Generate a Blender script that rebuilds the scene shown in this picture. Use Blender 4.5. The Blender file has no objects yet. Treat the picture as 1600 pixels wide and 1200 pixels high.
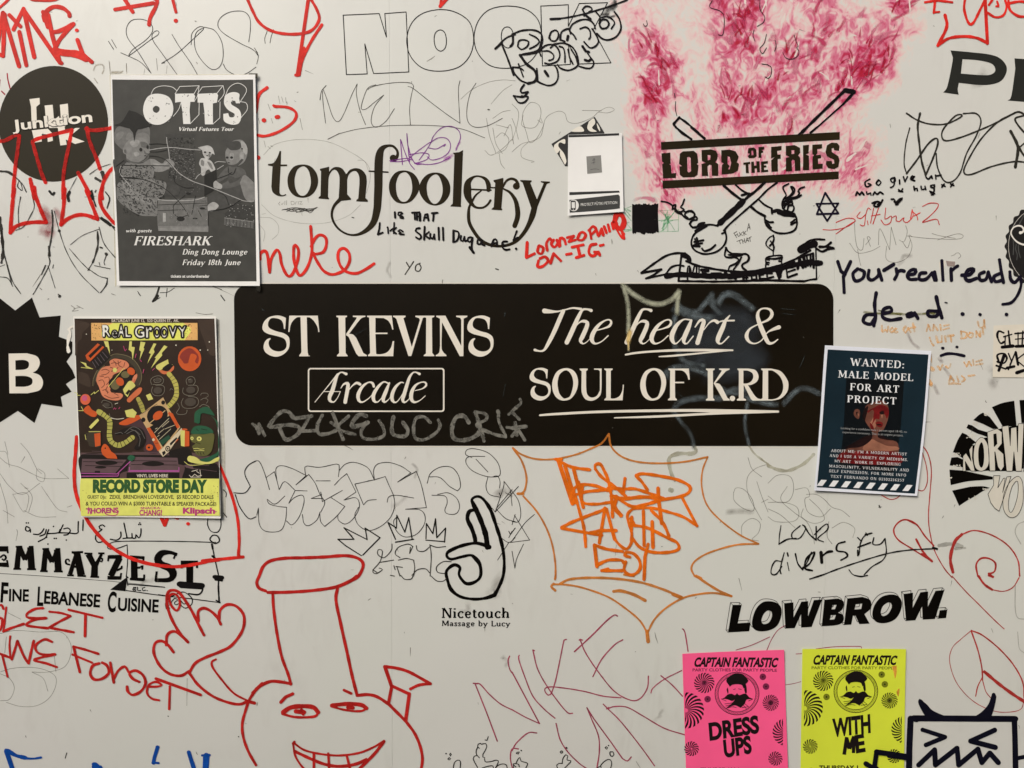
import bpy, math, random
from mathutils import Vector, Matrix
from mathutils.geometry import tessellate_polygon

random.seed(7)
R = math.radians
SC = bpy.context.scene
COL = SC.collection

# ------------------------------------------------------------------ camera
FPX = 1155.0                      # focal length in pixels of a 1600x1200 frame
CAMLOC = Vector((0.06, -1.5, 1.56))
cam_d = bpy.data.cameras.new('camera')
cam_d.sensor_fit = 'HORIZONTAL'
cam_d.sensor_width = 36.0
cam_d.lens = 36.0 * FPX / 1600.0
cam_d.clip_start = 0.02
cam_d.clip_end = 400.0
cam = bpy.data.objects.new('camera', cam_d)
COL.objects.link(cam)
SC.camera = cam
CAMROT = (Matrix.Rotation(R(2.2), 3, 'Z') @ Matrix.Rotation(R(90 - 2.3), 3, 'X') @ Matrix.Rotation(R(0.15), 3, 'Z'))
cam.matrix_world = Matrix.Translation(CAMLOC) @ CAMROT.to_4x4()

# ------------------------------------------------------------------ light
SHADE_WALL_D, SHADE_WALL_H, SIDE_SHADE_X = 3.5, 3.26, 1.5  # distance, height and side position of the unseen light-blocking walls
SUN_EL, SUN_AZ = 40.0, -38.0       # azimuth seen from the wall: negative = left of the camera
world = bpy.data.worlds.new('World')
SC.world = world
world.use_nodes = True
wn = world.node_tree
for n in list(wn.nodes): wn.nodes.remove(n)
sky = wn.nodes.new('ShaderNodeTexSky'); sky.sky_type = 'NISHITA'
sky.sun_disc = False
sky.sun_elevation = R(SUN_EL)
sky.sun_rotation = R(180 + -SUN_AZ)
sky.dust_density = 4.0
bg = wn.nodes.new('ShaderNodeBackground'); bg.inputs['Strength'].default_value = 0.06
wo = wn.nodes.new('ShaderNodeOutputWorld')
wn.links.new(sky.outputs[0], bg.inputs[0]); wn.links.new(bg.outputs[0], wo.inputs[0])
sl = bpy.data.lights.new('sun', 'SUN'); sl.energy = 1.5; sl.angle = R(30); sl.color = (1, 0.95, 0.86)
so = bpy.data.objects.new('sun', sl); COL.objects.link(so)
_sd = Vector((math.sin(R(SUN_AZ)) * math.cos(R(SUN_EL)), -math.cos(R(SUN_AZ)) * math.cos(R(SUN_EL)), math.sin(R(SUN_EL))))
so.rotation_euler = _sd.to_track_quat('Z', 'Y').to_euler()
so.location = _sd * 6
SC.view_settings.view_transform = 'Standard'
SC.view_settings.look = 'None'
SC.view_settings.gamma = 1.0
SC.view_settings.use_curve_mapping = False
SC.view_settings.exposure = 1.0
SC.cycles.transparent_max_bounces = 24
SC.cycles.max_bounces = 6

# ------------------------------------------------------------------ photograph-plane to wall-plane mapping
def W(px, py, d=0.0):
    """point of the wall (plane y = 0) that the frame position sees, lifted d metres off it"""
    v = CAMROT @ Vector(((px - 800.0) / FPX, (600.0 - py) / FPX, -1.0))
    t = -CAMLOC.y / v.y
    return (CAMLOC.x + v.x * t, -d, CAMLOC.z + v.z * t)

def s2l(c):
    c /= 255.0
    return c / 12.92 if c <= 0.04045 else ((c + 0.055) / 1.055) ** 2.4

# ------------------------------------------------------------------ materials
MATS = {}
def _mat(name):
    m = bpy.data.materials.new(name); m.use_nodes = True
    nt = m.node_tree
    for n in list(nt.nodes): nt.nodes.remove(n)
    return m, nt
def _noise(nt, scale, detail=4, stretch=(1, 1, 1), dist=0.0, rot=(0, 0, 0)):
    tc = nt.nodes.new('ShaderNodeTexCoord'); mp = nt.nodes.new('ShaderNodeMapping')
    mp.inputs['Scale'].default_value = stretch; mp.inputs['Rotation'].default_value = rot
    nz = nt.nodes.new('ShaderNodeTexNoise'); nz.inputs['Scale'].default_value = scale
    nz.inputs['Detail'].default_value = detail; nz.inputs['Distortion'].default_value = dist
    nt.links.new(tc.outputs['Object'], mp.inputs[0]); nt.links.new(mp.outputs[0], nz.inputs[0])
    return nz
def _ramp(nt, src, stops):
    r = nt.nodes.new('ShaderNodeValToRGB')
    e = r.color_ramp.elements
    while len(e) < len(stops): e.new(0.5)
    for k, (p, c) in enumerate(stops):
        e[k].position = p; e[k].color = (c[0], c[1], c[2], 1) if not isinstance(c, (int, float)) else (c, c, c, 1)
    nt.links.new(src, r.inputs[0]); return r

def paint(rgb, rough=0.5, var=0.10, scale=30, spec=0.5, bump=0.0):
    """opaque print / vinyl / paper in one colour with a little mottling"""
    key = ('p', rgb, rough, var, scale, spec, bump)
    if key in MATS: return MATS[key]
    m, nt = _mat('print_%d_%d_%d' % rgb)
    L = [s2l(c) for c in rgb]
    nz = _noise(nt, scale)
    r = _ramp(nt, nz.outputs['Fac'], [(0.3, [c * (1 - var) for c in L]), (0.7, [min(1, c * (1 + var)) for c in L])])
    b = nt.nodes.new('ShaderNodeBsdfPrincipled'); b.inputs['Roughness'].default_value = rough
    b.inputs['Specular IOR Level'].default_value = spec
    nt.links.new(r.outputs[0], b.inputs['Base Color'])
    if bump:
        n2 = _noise(nt, 60, 5); bp = nt.nodes.new('ShaderNodeBump'); bp.inputs['Strength'].default_value = bump
        bp.inputs['Distance'].default_value = 0.002
        nt.links.new(n2.outputs['Fac'], bp.inputs['Height']); nt.links.new(bp.outputs[0], b.inputs['Normal'])
    o = nt.nodes.new('ShaderNodeOutputMaterial'); nt.links.new(b.outputs[0], o.inputs[0])
    MATS[key] = m; return m

def ink(rgb, op=0.8, tint=None, streak=0.15, rough=0.5, scale=140, spec=0.12):
    """translucent pen / marker / spray film: pigment over a colour filter"""
    key = ('i', rgb, op, tint, streak, rough, scale, spec)
    if key in MATS: return MATS[key]
    m, nt = _mat('ink_%d_%d_%d' % rgb)
    L = [s2l(c) for c in rgb]
    b = nt.nodes.new('ShaderNodeBsdfPrincipled'); b.inputs['Roughness'].default_value = rough
    b.inputs['Specular IOR Level'].default_value = spec
    nv = _noise(nt, 26, 5, dist=0.5)
    rv = _ramp(nt, nv.outputs['Fac'], [(0.32, [c * 0.74 for c in L]), (0.68, [min(1, c * 1.18) for c in L])])
    nt.links.new(rv.outputs[0], b.inputs['Base Color'])
    t = nt.nodes.new('ShaderNodeBsdfTransparent')
    tt = tint if tint else tuple(max(0.02, c) ** 0.5 for c in L)
    t.inputs[0].default_value = (*tt, 1)
    nz = _noise(nt, scale, 3, dist=0.4)
    r = _ramp(nt, nz.outputs['Fac'], [(0.25, max(0, op - streak)), (0.75, min(1, op + streak))])
    mx = nt.nodes.new('ShaderNodeMixShader')
    nt.links.new(r.outputs[0], mx.inputs[0]); nt.links.new(t.outputs[0], mx.inputs[1]); nt.links.new(b.outputs[0], mx.inputs[2])
    o = nt.nodes.new('ShaderNodeOutputMaterial'); nt.links.new(mx.outputs[0], o.inputs[0])
    MATS[key] = m; return m

# ------------------------------------------------------------------ 2-D drawing kit
def T(c, r): return (400 * c, 300 * r, 0.25, 0.25)
def F(ox, oy, s, sy=None): return (ox, oy, s, sy if sy else s)

def parse(s):
    """'C w3 10,20 30,40! ...; ...' -> list of (flags, width, [(x, y, w, corner)])"""
    out = []
    for part in s.split(';'):
        fl, wd, pts = '', None, []
        for tk in part.split():
            if tk[0].isalpha():
                if tk[0] == 'w': wd = float(tk[1:])
                else: fl += tk
            else:
                cn = tk.endswith('!'); a = tk.rstrip('!').split(',')
                pts.append((float(a[0]), float(a[1]), float(a[2]) if len(a) > 2 else None, cn))
        if pts: out.append((fl, wd, pts))
    return out

def cr(p0, p1, p2, p3, t):
    t2, t3 = t * t, t * t * t
    return [0.5 * (2 * b + (c - a) * t + (2 * a - 5 * b + 4 * c - d) * t2 + (3 * b - a - 3 * c + d) * t3)
            for a, b, c, d in zip(p0, p1, p2, p3)]

def smooth(pts, closed, step=2.2):
    """pts: [(x, y, w)], corner list separately; returns list of runs between corners"""
    n = len(pts)
    P = [p[:3] for p in pts]; cn = [p[3] for p in pts]
    out = []; segs = n if closed else n - 1
    for i in range(segs):
        a, b = i, (i + 1) % n
        p1, p2 = P[a], P[b]
        if cn[a]: p0 = [2 * u - v for u, v in zip(p1, p2)]
        else: p0 = P[(a - 1) % n] if (closed or a > 0) else [2 * u - v for u, v in zip(p1, p2)]
        if cn[b]: p3 = [2 * u - v for u, v in zip(p2, p1)]
        else: p3 = P[(b + 1) % n] if (closed or b < n - 1) else [2 * u - v for u, v in zip(p2, p1)]
        if cn[a] and cn[b]: k = 1
        else: k = max(1, min(14, int(math.hypot(p2[0] - p1[0], p2[1] - p1[1]) / step)))
        for j in range(k):
            q = cr(p0, p1, p2, p3, j / k); out.append((q[0], q[1], q[2], cn[a] and j == 0))
    if not closed: out.append((*P[-1], True))
    return out

class Mark:
    """collects flat shapes in frame pixels; z is a tiny stacking height in metres"""
    def __init__(s): s.v = []; s.f = []; s.z = 0.0
    def _fr(s, fr, x, y): return fr[0] + x * fr[2], fr[1] + y * fr[3]
    def bump(s, k=1): s.z += 2.5e-6 * k
    def ribbon(s, pts, butt=False, jit=0.05):
        """pts [(x,y,w)] in pixels"""
        q = [pts[0]]
        for p in pts[1:]:
            if math.hypot(p[0] - q[-1][0], p[1] - q[-1][1]) > 0.05: q.append(p)
        if len(q) == 1: q.append((q[0][0] + 0.1, q[0][1], q[0][2]))
        n = len(q); b = len(s.v); ph = random.random() * 6.28
        zz = s.z
        for i in range(n):
            a, c = q[max(0, i - 1)], q[min(n - 1, i + 1)]
            dx, dy = c[0] - a[0], c[1] - a[1]; l = math.hypot(dx, dy) or 1
            nx, ny = -dy / l, dx / l
            h = q[i][2] / 2 * (1 + jit * math.sin(i * 0.7 + ph) + jit * 0.6 * random.uniform(-1, 1))
            s.v.append((q[i][0] + nx * h, q[i][1] + ny * h, zz)); s.v.append((q[i][0] - nx * h, q[i][1] - ny * h, zz))
            if i: s.f.append((b + 2 * i - 2, b + 2 * i, b + 2 * i + 1, b + 2 * i - 1))
            zz += 4e-7
        if not butt:
            for e, o in ((0, 1), (n - 1, n - 2)):
                h = q[e][2] / 2
                if h < 0.35: continue
                a0 = math.atan2(q[e][1] - q[o][1], q[e][0] - q[o][0]) - math.pi / 2
                k = 6; c0 = len(s.v); s.v.append((q[e][0], q[e][1], zz))
                for j in range(k + 1):
                    an = a0 + math.pi * j / k
                    s.v.append((q[e][0] + h * math.cos(an), q[e][1] + h * math.sin(an), zz))
                for j in range(k): s.f.append((c0, c0 + 1 + j, c0 + 2 + j))
        s.bump(2)
    def s(s, fr, w, txt, butt=False, jit=0.07, taper=0.0):
        """strokes; w in frame pixels, third coordinates in tile units"""
        sx = (fr[2] * fr[3]) ** 0.5
        for fl, wd, pts in parse(txt):
            ww = wd if wd else w
            P = [(*s._fr(fr, x, y), (pw * sx if pw is not None else ww), c) for x, y, pw, c in pts]
            if len(P) == 1:
                s.disc((0, 0, 1, 1), P[0][0], P[0][1], P[0][2] / 2); continue
            closed = 'C' in fl
            if 'L' in fl: P = [(a, b, c, True) for a, b, c, _ in P]
            if closed and not any(p[3] for p in P):
                q = smooth(P, True); q.append(q[0])
            else:
                if closed: P = P + [P[0]]
                q = smooth(P, False)
            if taper or 'T' in fl:
                tp = taper or 0.6; n = len(q)
                q = [(x, y, wq * (1 - tp * max(0, 1 - min(i, n - 1 - i) / (n * 0.25))), c) for i, (x, y, wq, c) in enumerate(q)]
            run = [q[0]]
            for i in range(1, len(q)):
                run.append(q[i])
                if i < len(q) - 1 and q[i][3]:
                    a, b, c = q[i - 1], q[i], q[i + 1]
                    u = math.atan2(b[1] - a[1], b[0] - a[0]); v = math.atan2(c[1] - b[1], c[0] - b[0])
                    d = abs((u - v + math.pi) % (2 * math.pi) - math.pi)
                    if d > 0.35: s.ribbon([p[:3] for p in run], butt, jit); run = [q[i]]
            s.ribbon([p[:3] for p in run], butt, jit)
        return s
    def fill(s, fr, txt):
        loops = []
        for fl, wd, pts in parse(txt):
            P = [(*s._fr(fr, x, y), 0.0, c or 'L' in fl) for x, y, pw, c in pts]
            loops.append([(p[0], p[1]) for p in smooth(P, True)])
        return s.loops(loops)
    def loops(s, loops):
        tri = tessellate_polygon([[Vector((x, y, 0)) for x, y in l] for l in loops])
        b = len(s.v)
        for l in loops:
            for x, y in l: s.v.append((x, y, s.z))
        s.f += [(b + a, b + c, b + d) for a, c, d in tri]
        s.bump(); return s
    def disc(s, fr, x, y, r, ry=None, n=28, rot=0):
        X, Y = s._fr(fr, x, y); a = r * fr[2]; b_ = (ry if ry else r) * fr[3]
        L = []
        for i in range(n):
            t = 2 * math.pi * i / n; u, v = a * math.cos(t), b_ * math.sin(t)
            L.append((X + u * math.cos(rot) - v * math.sin(rot), Y + u * math.sin(rot) + v * math.cos(rot)))
        c = len(s.v); s.v.append((X, Y, s.z)); s.v += [(p[0], p[1], s.z) for p in L]
        s.f += [(c, c + 1 + i, c + 1 + (i + 1) % n) for i in range(n)]
        s.bump(); return s
    def ring(s, fr, x, y, r, w, ry=None, n=48, rot=0, a0=0.0, a1=360.0):
        X, Y = s._fr(fr, x, y); a = r * fr[2]; b_ = (ry if ry else r) * fr[3]; P = []
        for i in range(n + 1):
            t = R(a0 + (a1 - a0) * i / n); u, v = a * math.cos(t), b_ * math.sin(t)
            P.append((X + u * math.cos(rot) - v * math.sin(rot), Y + u * math.sin(rot) + v * math.cos(rot), w))
        s.ribbon(P, True, 0.02); return s
    def raw(s, verts, faces):
        b = len(s.v); s.v += [(x, y, s.z) for x, y in verts]
        s.f += [tuple(b + i for i in f) for f in faces]; s.bump(); return s
    # --- built-in sans lettering fitted between two baseline points
    def text(s, fr, st, x0, y0, x1, y1, h, shear=0.0, bold=0.0, track=1.0, outline=0.0, dx=0.0, dy=0.0, taper=0.0):
        V, Fc, xa, xb = font_mesh(st, bold, track)
        X0, Y0 = s._fr(fr, x0, y0); X1, Y1 = s._fr(fr, x1, y1)
        H = h * fr[3]; L = math.hypot(X1 - X0, Y1 - Y0); ux, uy = (X1 - X0) / L, (Y1 - Y0) / L
        nx, ny = uy, -ux
        out = []
        for x, y in V:
            k = y / CAPH; t = (x - xa) / (xb - xa)
            hh = H * (1 + taper * t)
            a = t * L + shear * k * hh
            out.append((X0 + ux * a + nx * k * hh + dx, Y0 + uy * a + ny * k * hh + dy))
        if outline:
            cnt = {}
            for f in Fc:
                for i in range(len(f)):
                    e = (f[i], f[(i + 1) % len(f)]); k = tuple(sorted(e)); cnt[k] = cnt.get(k, 0) + 1
            for (a, b), c in cnt.items():
                if c == 1:
                    s.ribbon([(*out[a], outline), (*out[b], outline)], True, 0.0); s.z -= 4e-6
            s.bump(4)
        else: s.raw(out, Fc)
        return s
    # --- serif lettering from pen strokes
    def serif(s, fr, st, x0, y0, x1, y1, h, shear=0.0, thick=1.9, thin=0.7, ser=1.3, track=0.5):
        X0, Y0 = s._fr(fr, x0, y0); X1, Y1 = s._fr(fr, x1, y1)
        L = math.hypot(X1 - X0, Y1 - Y0); ux, uy = (X1 - X0) / L, (Y1 - Y0) / L; nx, ny = uy, -ux
        tot = sum(GL[c][0] if c in GL else 4 for c in st) + track * (len(st) - 1)
        kx = L / tot; ky = h * fr[3] / 10.0; cur = 0.0
        def mp(x, y): a = x * kx + shear * y * ky; return (X0 + ux * a + nx * y * ky, Y0 + uy * a + ny * y * ky)
        for c in st:
            if c in GL:
                adv, d = GL[c]; m = Mark(); 
                for fl, wd, pts in parse_gl(d):
                    q = [(x, y, 0.0, 's' not in fl) for x, y, e in pts]
                    if 'c' in fl: q = [(a, b, 0.0, False) for a, b, *_ in q]; q = smooth(q, True, 1.4); q.append(q[0])
                    else: q = smooth(q, False, 1.4)
                    P = []
                    for i, p in enumerate(q):
                        a, b = q[max(0, i - 1)], q[min(len(q) - 1, i + 1)]
                        l = math.hypot(b[0] - a[0], b[1] - a[1]) or 1
                        vert = abs(b[1] - a[1]) / l
                        w_ = thick if 'T' in fl else thin if 't' in fl else thin + (thick - thin) * vert ** 1.5
                        P.append((p[0], p[1], w_))
                    m.ribbon(P, True, 0.0)
                    for x, y, e in pts:
                        if e == '_':
                            yy = y + (thin * 0.4 if y <= 3 else -thin * 0.4)
                            m.ribbon([(x - ser - 0.3, yy, thin * 0.85), (x + ser + 0.3, yy, thin * 0.85)], True, 0.0)
                        if e == '|':
                            sg = -1 if y > 7 else (1 if y < 3 else 0)
                            m.ribbon([(x, y - 1.2 + sg * 0.9, thin), (x, y + 1.2 + sg * 0.9, thin)], True, 0.0)
                b = len(s.v)
                for x, y, z in m.v: s.v.append((*mp(x + cur, y), s.z + z))
                s.f += [tuple(b + i for i in f) for f in m.f]
                cur += adv + track
            else: cur += 4 + track
        s.bump(30); return s

_fc = {}
def font_mesh(st, bold, track):
    k = (st, bold, track)
    if k in _fc: return _fc[k]
    cu = bpy.data.curves.new('t', 'FONT'); cu.body = st; cu.offset = bold; cu.space_character = track
    cu.resolution_u = 3 if len(st) > 12 else 8; cu.fill_mode = 'BOTH'
    ob = bpy.data.objects.new('t', cu); COL.objects.link(ob)
    bpy.context.view_layer.update()
    me = bpy.data.meshes.new_from_object(ob.evaluated_get(bpy.context.evaluated_depsgraph_get()))
    V = [(v.co.x, v.co.y) for v in me.vertices]; Fc = [tuple(p.vertices) for p in me.polygons]
    # merge duplicate points so that outlines close
    mpd, idx, V2 = {}, [], []
    for x, y in V:
        q = (round(x, 4), round(y, 4))
        if q not in mpd: mpd[q] = len(V2); V2.append((x, y))
        idx.append(mpd[q])
    Fc = [tuple(idx[i] for i in f) for f in Fc]
    bpy.data.objects.remove(ob); bpy.data.curves.remove(cu); bpy.data.meshes.remove(me)
    xs = [v[0] for v in V2] or [0, 1]
    _fc[k] = (V2, Fc, min(xs), max(xs)); return _fc[k]
CAPH = 1.0
CAPH = max(v[1] for v in font_mesh('H', 0, 1)[0])

def parse_gl(d):
    out = []
    for part in d.split(';'):
        fl, pts = '', []
        for tk in part.split():
            if tk[0].isalpha(): fl += tk
            else:
                e = tk[-1] if tk[-1] in '_|' else ''
                a = tk.rstrip('_|').split(','); pts.append((float(a[0]), float(a[1]), e))
        out.append((fl, None, pts))
    return out
GL = {
'A': (8.4, 't 0.9,0_ 4,10; T 4.1,10 7.3,0_; t 2,3.5 6,3.5'),
'B': (7.4, '1.6,0_ 1.6,10_; s 1.6,9.7 4.2,9.8 5.8,8.6 5.4,6.2 3.8,5.3 1.8,5.3; s 1.8,5.3 4.8,5.2 6.5,4 6.2,1.2 4.4,.3 1.6,.3'),
'C': (7.8, 's 7,7.4 6.2,9.2 4.4,9.9 2.2,9 1.2,6.5 1.2,3.5 2.2,1 4.4,.1 6.2,.7 7.1,2.4; t 7,9.8 7,7.2'),
'D': (8.2, '1.6,0_ 1.6,10_; s 1.6,9.7 4.5,9.7 6.5,8.4 7.2,5 6.5,1.6 4.5,.3 1.6,.3'),
'E': (7, '1.6,0_ 1.6,10_; 1.6,9.7 6.2,9.7|; 1.6,5.2 5,5.2|; 1.6,.3 6.5,.3|'),
'F': (6.8, '1.6,0_ 1.6,10_; 1.6,9.7 6.2,9.7|; 1.6,5 5,5|'),
'G': (8.2, 's 7,7.6 6.2,9.2 4.4,9.9 2.2,9 1.2,6.5 1.2,3.5 2.2,1 4.4,.1 6.4,.9 7,1.8; 6.9,1 6.9,4.2_'),
'H': (9, '1.7,0_ 1.7,10_; 7.3,0_ 7.3,10_; 1.7,5.2 7.3,5.2'),
'I': (3.6, '1.8,0_ 1.8,10_'),
'J': (4.2, 's 2.6,10_ 2.6,2 1.8,-.8 .3,-1.4'),
'K': (8.2, '1.6,0_ 1.6,10_; t 6.8,10_ 2,4.6; T 3.2,6 7,0_'),
'L': (6.8, '1.6,0_ 1.6,10_; 1.6,.3 6.3,.3|'),
'M': (10.8, 't 1.5,0_ 1.7,10_; T 1.9,10 5.4,1; t 5.4,1 9,10; T 9.2,10_ 9.3,0_'),
'N': (9, 't 1.5,0_ 1.5,10_; T 1.8,10 7.3,0; t 7.5,0 7.5,10_'),
'O': (8.6, 'c 4.3,9.9 2,8.8 1.2,5 2,1.2 4.3,.1 6.6,1.2 7.4,5 6.6,8.8'),
'P': (7.2, '1.6,0_ 1.6,10_; s 1.6,9.7 4.4,9.7 6,8.6 6,6.2 4.6,5 1.8,4.9'),
'R': (8, '1.6,0_ 1.6,10_; s 1.6,9.7 4.4,9.7 6,8.6 5.8,6.3 4.4,5.3 1.8,5.2; T 4,5.2 6.9,0_'),
'S': (6.4, 's 5.4,7.6 4.6,9.4 3,9.9 1.4,9 1.3,7.2 2.6,5.6; T 2.4,5.9 4.4,4.3; s 4.4,4.5 5.4,2.8 4.6,.7 2.8,.1 1.4,.8 .9,2.5; t 5.4,9.8 5.4,7.4; t .9,0 .9,2.6'),
'T': (7.8, '3.9,0_ 3.9,10; .7,9.7| 7.1,9.7|'),
'U': (8.6, 's 1.7,10_ 1.7,3.5 2.6,.9 4.4,.2 6.2,.9 6.9,3.5 6.9,10_'),
'V': (8.2, 'T .9,10_ 4.2,0; t 4.2,0 7.4,10_'),
'W': (12, 'T .9,10_ 3.8,0; t 3.8,0 6,9; T 6,9 8.6,0; t 8.6,0 11,10_'),
'X': (8, 'T 1,10_ 7,0_; t 1,0_ 7,10_'),
'Y': (7.8, 'T .9,10_ 3.9,4.6; t 3.9,4.6 7,10_; T 3.9,0_ 3.9,4.8'),
'Z': (7, '1,9.7| 6,9.7; T 6,9.6 1.2,.4; 1.2,.3 6.2,.3|'),
'0': (6.4, 'c 3.2,9.9 1.6,8.6 1.1,5 1.6,1.4 3.2,.1 4.8,1.4 5.3,5 4.8,8.6'),
'1': (4.4, '2.4,0_ 2.4,9.8; t .9,8.4 2.3,9.6'),
'2': (6, 's 1,7.4 1.6,9.3 3.2,9.9 4.9,8.6 4.4,5.8 1,.8; .8,.4 5.4,.4|'),
'5': (6, '1.6,9.6 5,9.6; t 1.6,9.6 1.3,5.6; s 1.3,5.6 3.2,6 4.9,4.8 5,2.2 3.4,.1 .9,.8'),
'6': (6.2, 's 5,9.6 2.8,8.6 1.2,5 1.4,1.4 3.2,.1 4.9,1.4 4.9,4 3.4,5.6 1.6,4.6'),
'7': (6, '.8,9.6| 5.4,9.6; T 5.2,9.6 2.4,0'),
'8': (6, 'c 3,9.9 1.4,9 1.5,6.4 3,5.3 4.6,6.6 4.6,9; c 3,5.3 1.1,4.2 1,1.4 3,.1 5,1.2 5,4'),
'a': (6, 's 1.2,5.2 2.6,6.4 4.2,5.8 4.4,4 4.4,.8 5.4,.1; s 4.3,3.8 2,3.3 .9,1.8 1.8,.2 3.4,.6 4.3,1.8'),
'b': (6.6, '1.5,0 1.5,10.2; t .4,9.8 1.6,10.2; s 1.6,5 3.2,6.5 5,5.6 5.5,3.2 4.8,.8 3,.1 1.6,1'),
'c': (5.6, 's 5,5 4.2,6.3 2.6,6.3 1.2,4.8 1.1,2.2 2.4,.3 4,.3 5,1.4'),
'd': (6.8, '5.1,0_ 5.1,10.2; t 4,9.8 5.2,10.2; s 5,5 3.6,6.5 1.8,5.8 1.1,3.2 1.8,.8 3.4,.1 5,1.4'),
'e': (5.8, 't 1.2,3.4 4.9,3.4; s 4.9,3.4 4.6,5.6 3,6.4 1.5,5.4 1.1,3.2 1.8,.8 3.4,.1 5,1.3'),
'f': (4.2, 's 4.6,9 3.6,10.2 2.2,9.4 2,7.5 2,0_; t .6,6.3 3.8,6.3'),
'g': (6.2, 'c 3,6.4 1.5,5.7 1.4,3.8 2.9,2.7 4.5,3.7 4.5,5.6; s 2,2.9 1.6,1.6 4.2,.8 5.2,-.6 4,-2.4 1.8,-2.4 1,-1 2.2,.4; t 4.4,5.6 5.8,6.3'),
'h': (7, '1.6,0_ 1.6,10.2; t .5,9.8 1.7,10.2; s 1.8,4.6 3.4,6.3 5,5.6 5.3,4 5.3,0_'),
'i': (3.2, '1.6,0_ 1.6,6.3; t .4,5.9 1.7,6.4; T 1.6,8.3 1.6,9.8'),
'k': (6.6, '1.6,0_ 1.6,10.2; t 5,6.3_ 2,3; T 3,4 5.4,0_'),
'l': (3.2, '1.6,0_ 1.6,10.2; t .4,9.8 1.7,10.2'),
'm': (10.2, '1.6,0_ 1.6,6.3; t .4,5.9 1.7,6.4; s 1.8,4.6 3.2,6.3 4.7,5.6 5,4 5,0_; s 5.1,4.6 6.6,6.3 8.1,5.6 8.4,4 8.4,0_'),
'n': (7, '1.6,0_ 1.6,6.3; t .4,5.9 1.7,6.4; s 1.8,4.6 3.4,6.3 5,5.6 5.3,4 5.3,0_'),
'o': (6.2, 'c 3.1,6.4 1.6,5.4 1.1,3.2 1.6,1 3.1,.1 4.6,1 5.1,3.2 4.6,5.4'),
'r': (4.8, '1.6,0_ 1.6,6.3; t .4,5.9 1.7,6.4; s 1.8,4.4 3,6 4.4,6.2; T 4.3,6.4 4.3,5'),
's': (4.8, 's 4,5 3,6.4 1.5,6 1.2,4.8; T 1.3,4.6 3.7,2.2; s 3.8,2 3.4,.4 2,.1 .9,1.4; t 4,6.3 4,4.8; t .9,0 .9,1.5'),
't': (4.2, 's 2,8.4 2,1.4 2.8,.1 4,.8; t .6,6.2 3.8,6.2'),
'u': (7, 's 1.6,6.3 1.6,1.6 2.8,.1 4.4,.8 5.2,2; 5.3,0_ 5.3,6.3; t .5,6.2 1.7,6.2; t 4.2,6.2 5.3,6.2'),
'w': (9, 'T .8,6.2_ 2.8,0; t 2.8,0 4.4,5.6; T 4.4,5.6 6.2,0; t 6.2,0 8,6.2_'),
'y': (6.4, 'T .9,6.2_ 3.3,0; s t 5.6,6.2_ 3.3,0 2.4,-2.4 .8,-2.6'),
'.': (2.4, 'T 1.2,0 1.2,1.6'), ',': (2.4, 'T 1.2,1.4 .9,-1.4'), ':': (2.6, 'T 1.3,0 1.3,1.6; T 1.3,4.8 1.3,6.4'),
"'": (2, 'T 1,10 1,7.6'),
}

def clusters(mk, gap, small=7.0):
    """groups of loose islands nearer than gap pixels; tiny ones join their nearest neighbour"""
    n = len(mk.v); par = list(range(n))
    def find(a):
        while par[a] != a: par[a] = par[par[a]]; a = par[a]
        return a
    for f in mk.f:
        r = find(f[0])
        for i in f[1:]: par[find(i)] = r
    grid = {}
    def put(x, y, i):
        k = (int(x // gap), int(y // gap))
        for a in (-1, 0, 1):
            for b in (-1, 0, 1):
                j = grid.get((k[0] + a, k[1] + b))
                if j is not None: par[find(i)] = find(j)
        grid[k] = i
    for f in mk.f:
        for q in range(len(f)):
            x0, y0, _ = mk.v[f[q]]; x1, y1, _ = mk.v[f[(q + 1) % len(f)]]
            k = max(1, int(max(abs(x1 - x0), abs(y1 - y0)) / gap) + 1)
            for j in range(k): put(x0 + (x1 - x0) * j / k, y0 + (y1 - y0) * j / k, f[q])
    gr = {}
    for fi, f in enumerate(mk.f): gr.setdefault(find(f[0]), []).append(fi)
    def box(fs):
        P = [mk.v[i] for fi in fs for i in mk.f[fi]]
        return min(p[0] for p in P), min(p[1] for p in P), max(p[0] for p in P), max(p[1] for p in P)
    L = [[fs, box(fs)] for fs in gr.values()]
    L.sort(key=lambda q: -max(q[1][2] - q[1][0], q[1][3] - q[1][1]))
    out = []
    for fs, b in L:
        if out and (max(b[2] - b[0], b[3] - b[1]) < small or len(out) >= 290):
            cx, cy = (b[0] + b[2]) / 2, (b[1] + b[3]) / 2
            d = lambda o: max(o[1][0] - cx, cx - o[1][2], 0) + max(o[1][1] - cy, cy - o[1][3], 0)
            q = min(out, key=d)
            if d(q) < 10 or len(out) >= 290: q[0].extend(fs)
            else: out.append([list(fs), b])
        else: out.append([list(fs), b])
    res = []
    for fs, b in out:
        m = Mark(); mp = {}
        for fi in sorted(fs):
            g = []
            for i in mk.f[fi]:
                if i not in mp: mp[i] = len(m.v); m.v.append(mk.v[i])
                g.append(mp[i])
            m.f.append(tuple(g))
        res.append(m)
    return res
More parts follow.
